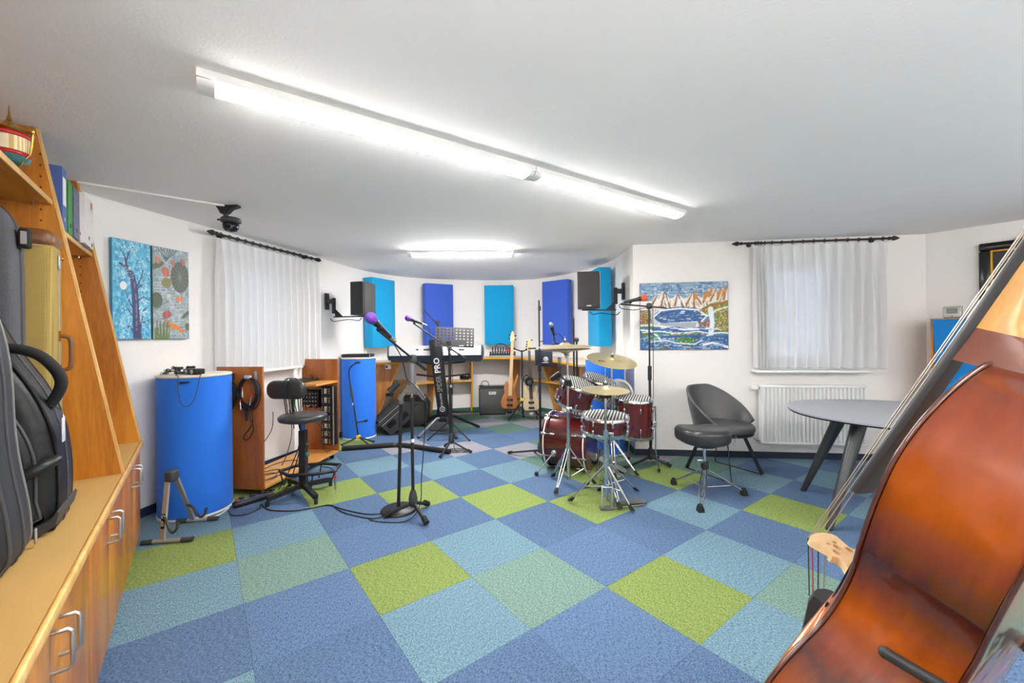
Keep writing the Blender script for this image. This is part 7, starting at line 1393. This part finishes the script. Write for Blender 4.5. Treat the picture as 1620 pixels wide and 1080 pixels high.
# fingerboard, neck, scroll
ye, yn = .19, 1.06
def fbz(y): return .112 + (y-ye)/(yn-ye)*(.022-.112)
def fbw(y): return .047 + (y-ye)/(yn-ye)*(.022-.047)
obj('fingerboard', MB().loft([[V((fbw(y)*math.cos(a), y, fbz(y)+.013*math.sin(a)+.006)) for a in [math.pi*k/8 for k in range(9)]] + [V((-fbw(y), y, fbz(y)-.008)), V((fbw(y), y, fbz(y)-.008))] for y in (ye, .4, .62, .85, yn)]), m_ebony, db_, True)
def neck_ring(y, zl, w):
    zu = fbz(y)-.0085; return [V((w*math.cos(a), y, zu + (zu-zl)*math.sin(a))) for a in [math.pi + math.pi*k/10 for k in range(11)]]
obj('heel', MB().loft([neck_ring(*q) for q in ((.60, -.175, .040), (.612, -.168, .037), (.635, -.13, .034), (.66, -.075, .031), (.685, -.032, .0297))]), mat('heel_varnish', (112, 54, 32), .25, coat=.8), db_, True)
obj('neck', MB().loft([neck_ring(*q) for q in ((.685, -.032, .0297), (.71, -.012, .029), (.80, -.004, .027), (.95, -.010, .024), (1.06, -.020, .022))]), m_neckw, db_, True)
pbx = obj('pegbox', MB().loft([[V((x, y, z)) for x, z in ((-.022, z0), (.022, z0), (.02, z0-.045), (-.02, z0-.045))] for y, z0 in ((1.062, .015), (1.16, -.005), (1.26, -.03))]), m_neckw, db_, True)
sp_ = [V((0, 1.29+(.055-.006*q)*math.sin(q)*1.0, -.055+(.055-.006*q)*math.cos(q))) for q in [k*.45 for k in range(15)]]; obj('scroll', MB().tube(sp_, [.024-.0009*k for k in range(15)], 10), m_neckw, db_, True)
for k in range(4): s = -1 if k % 2 else 1; pg = obj('tuning_key', MB().cyl((s*.022, 1.09+k*.045, -.02), (s*.085, 1.09+k*.045, -.03), .006), m_brass, db_, True); obj('key_wing', MB().rbox((s*.095, 1.09+k*.045, -.031), (.03, .035, .006), .003), m_brass, pg, True)
# strings, tailpiece, end pin
tl = [[V((x*w, y, z+arc)) for x, arc in ((-1, -.008), (-.6, .003), (0, .008), (.6, .003), (1, -.008), (.95, -.03), (-.95, -.03))] for y, z, w in ((-.135, .095, .050), (-.16, .098, .052), (-.30, .075, .040), (-.43, .050, .026), (-.445, .045, .022))]
tpc = obj('tailpiece', MB().loft(tl), m_ebony, db_, True); obj('tail_gut', MB().tube([V((-.015, -.44, .04)), V((-.012, -.495, .012)), V((.012, -.495, .012)), V((.015, -.44, .04))], .004, 6), m_gloss, db_, True); obj('end_pin', MB().cyl((0, -.494, -.10), (0, -.640, -.10), .007), m_silver, db_, True); obj('pin_collar', MB().lathe([(.022, 0), (.024, .012), (.014, .03)], (0, -.494, -.10), (0, -1, 0), 18), m_ebony, db_, True)
for k, x in enumerate((.045, .016, -.016, -.045)):
    zt_ = .1595 - abs(x)*.13; p0, p1, p2 = V((x*.42, 1.06, .045)), V((x, .0, zt_+.0055)), V((x*.85, -.15, .104-abs(x)*.1))
    obj('string', MB().tube([p0, p1], .0016, 6), m_str, db_, True); obj('string_afterlength', MB().tube([p1, p2], .0016, 6), m_red if k == 1 else (m_str if k == 3 else m_dgrey), db_, True)
    obj('string_ball', MB().ell(V((x*.7, -.152, .080)), (.006, .007, .006)), m_brass, tpc, True)
# stand arm that cradles the ribs, with its frame on the floor
def bw(x, y, z): return BO + BR_ @ V((x, y, z))
a0, a1 = bw(.204, -.046, -.115), bw(.218, .0, -.262); fl_ = V((a1.x-.04, a1.y-.03, .02))
bs = thing('bass_stand', 'dark grey padded stand arm holding the double bass', 'instrument stand', V((fl_.x, fl_.y, 0)))
obj('padded_arm', MB().tube([a0, a0*.5+a1*.5, a1], .0125, 12), m_tl, bs); obj('arm_tip', MB().ell(a0, (.013, .013, .013)), m_dgrey, bs); obj('upright', MB().cyl(a1, V((a1.x, a1.y, .03)), .014), m_tl, bs)
pf_ = bw(-.218, .0, -.262); obj('second_upright', MB().cyl(V((pf_.x, pf_.y, .03)), pf_, .014), m_tl, bs); obj('second_arm', MB().tube([pf_, bw(-.204, -.046, -.115)], .0125, 12), m_tl, bs)
obj('floor_bar', MB().cyl(V((a1.x, a1.y, .0145)), V((pf_.x, pf_.y, .0145)), .014), m_tl, bs); q_ = bw(0, -.64, -.1); obj('front_bar', MB().cyl(V(((a1.x+pf_.x)/2, (a1.y+pf_.y)/2, .0145)), V((q_.x-.05, q_.y+.06, .0145)), .014), m_tl, bs)
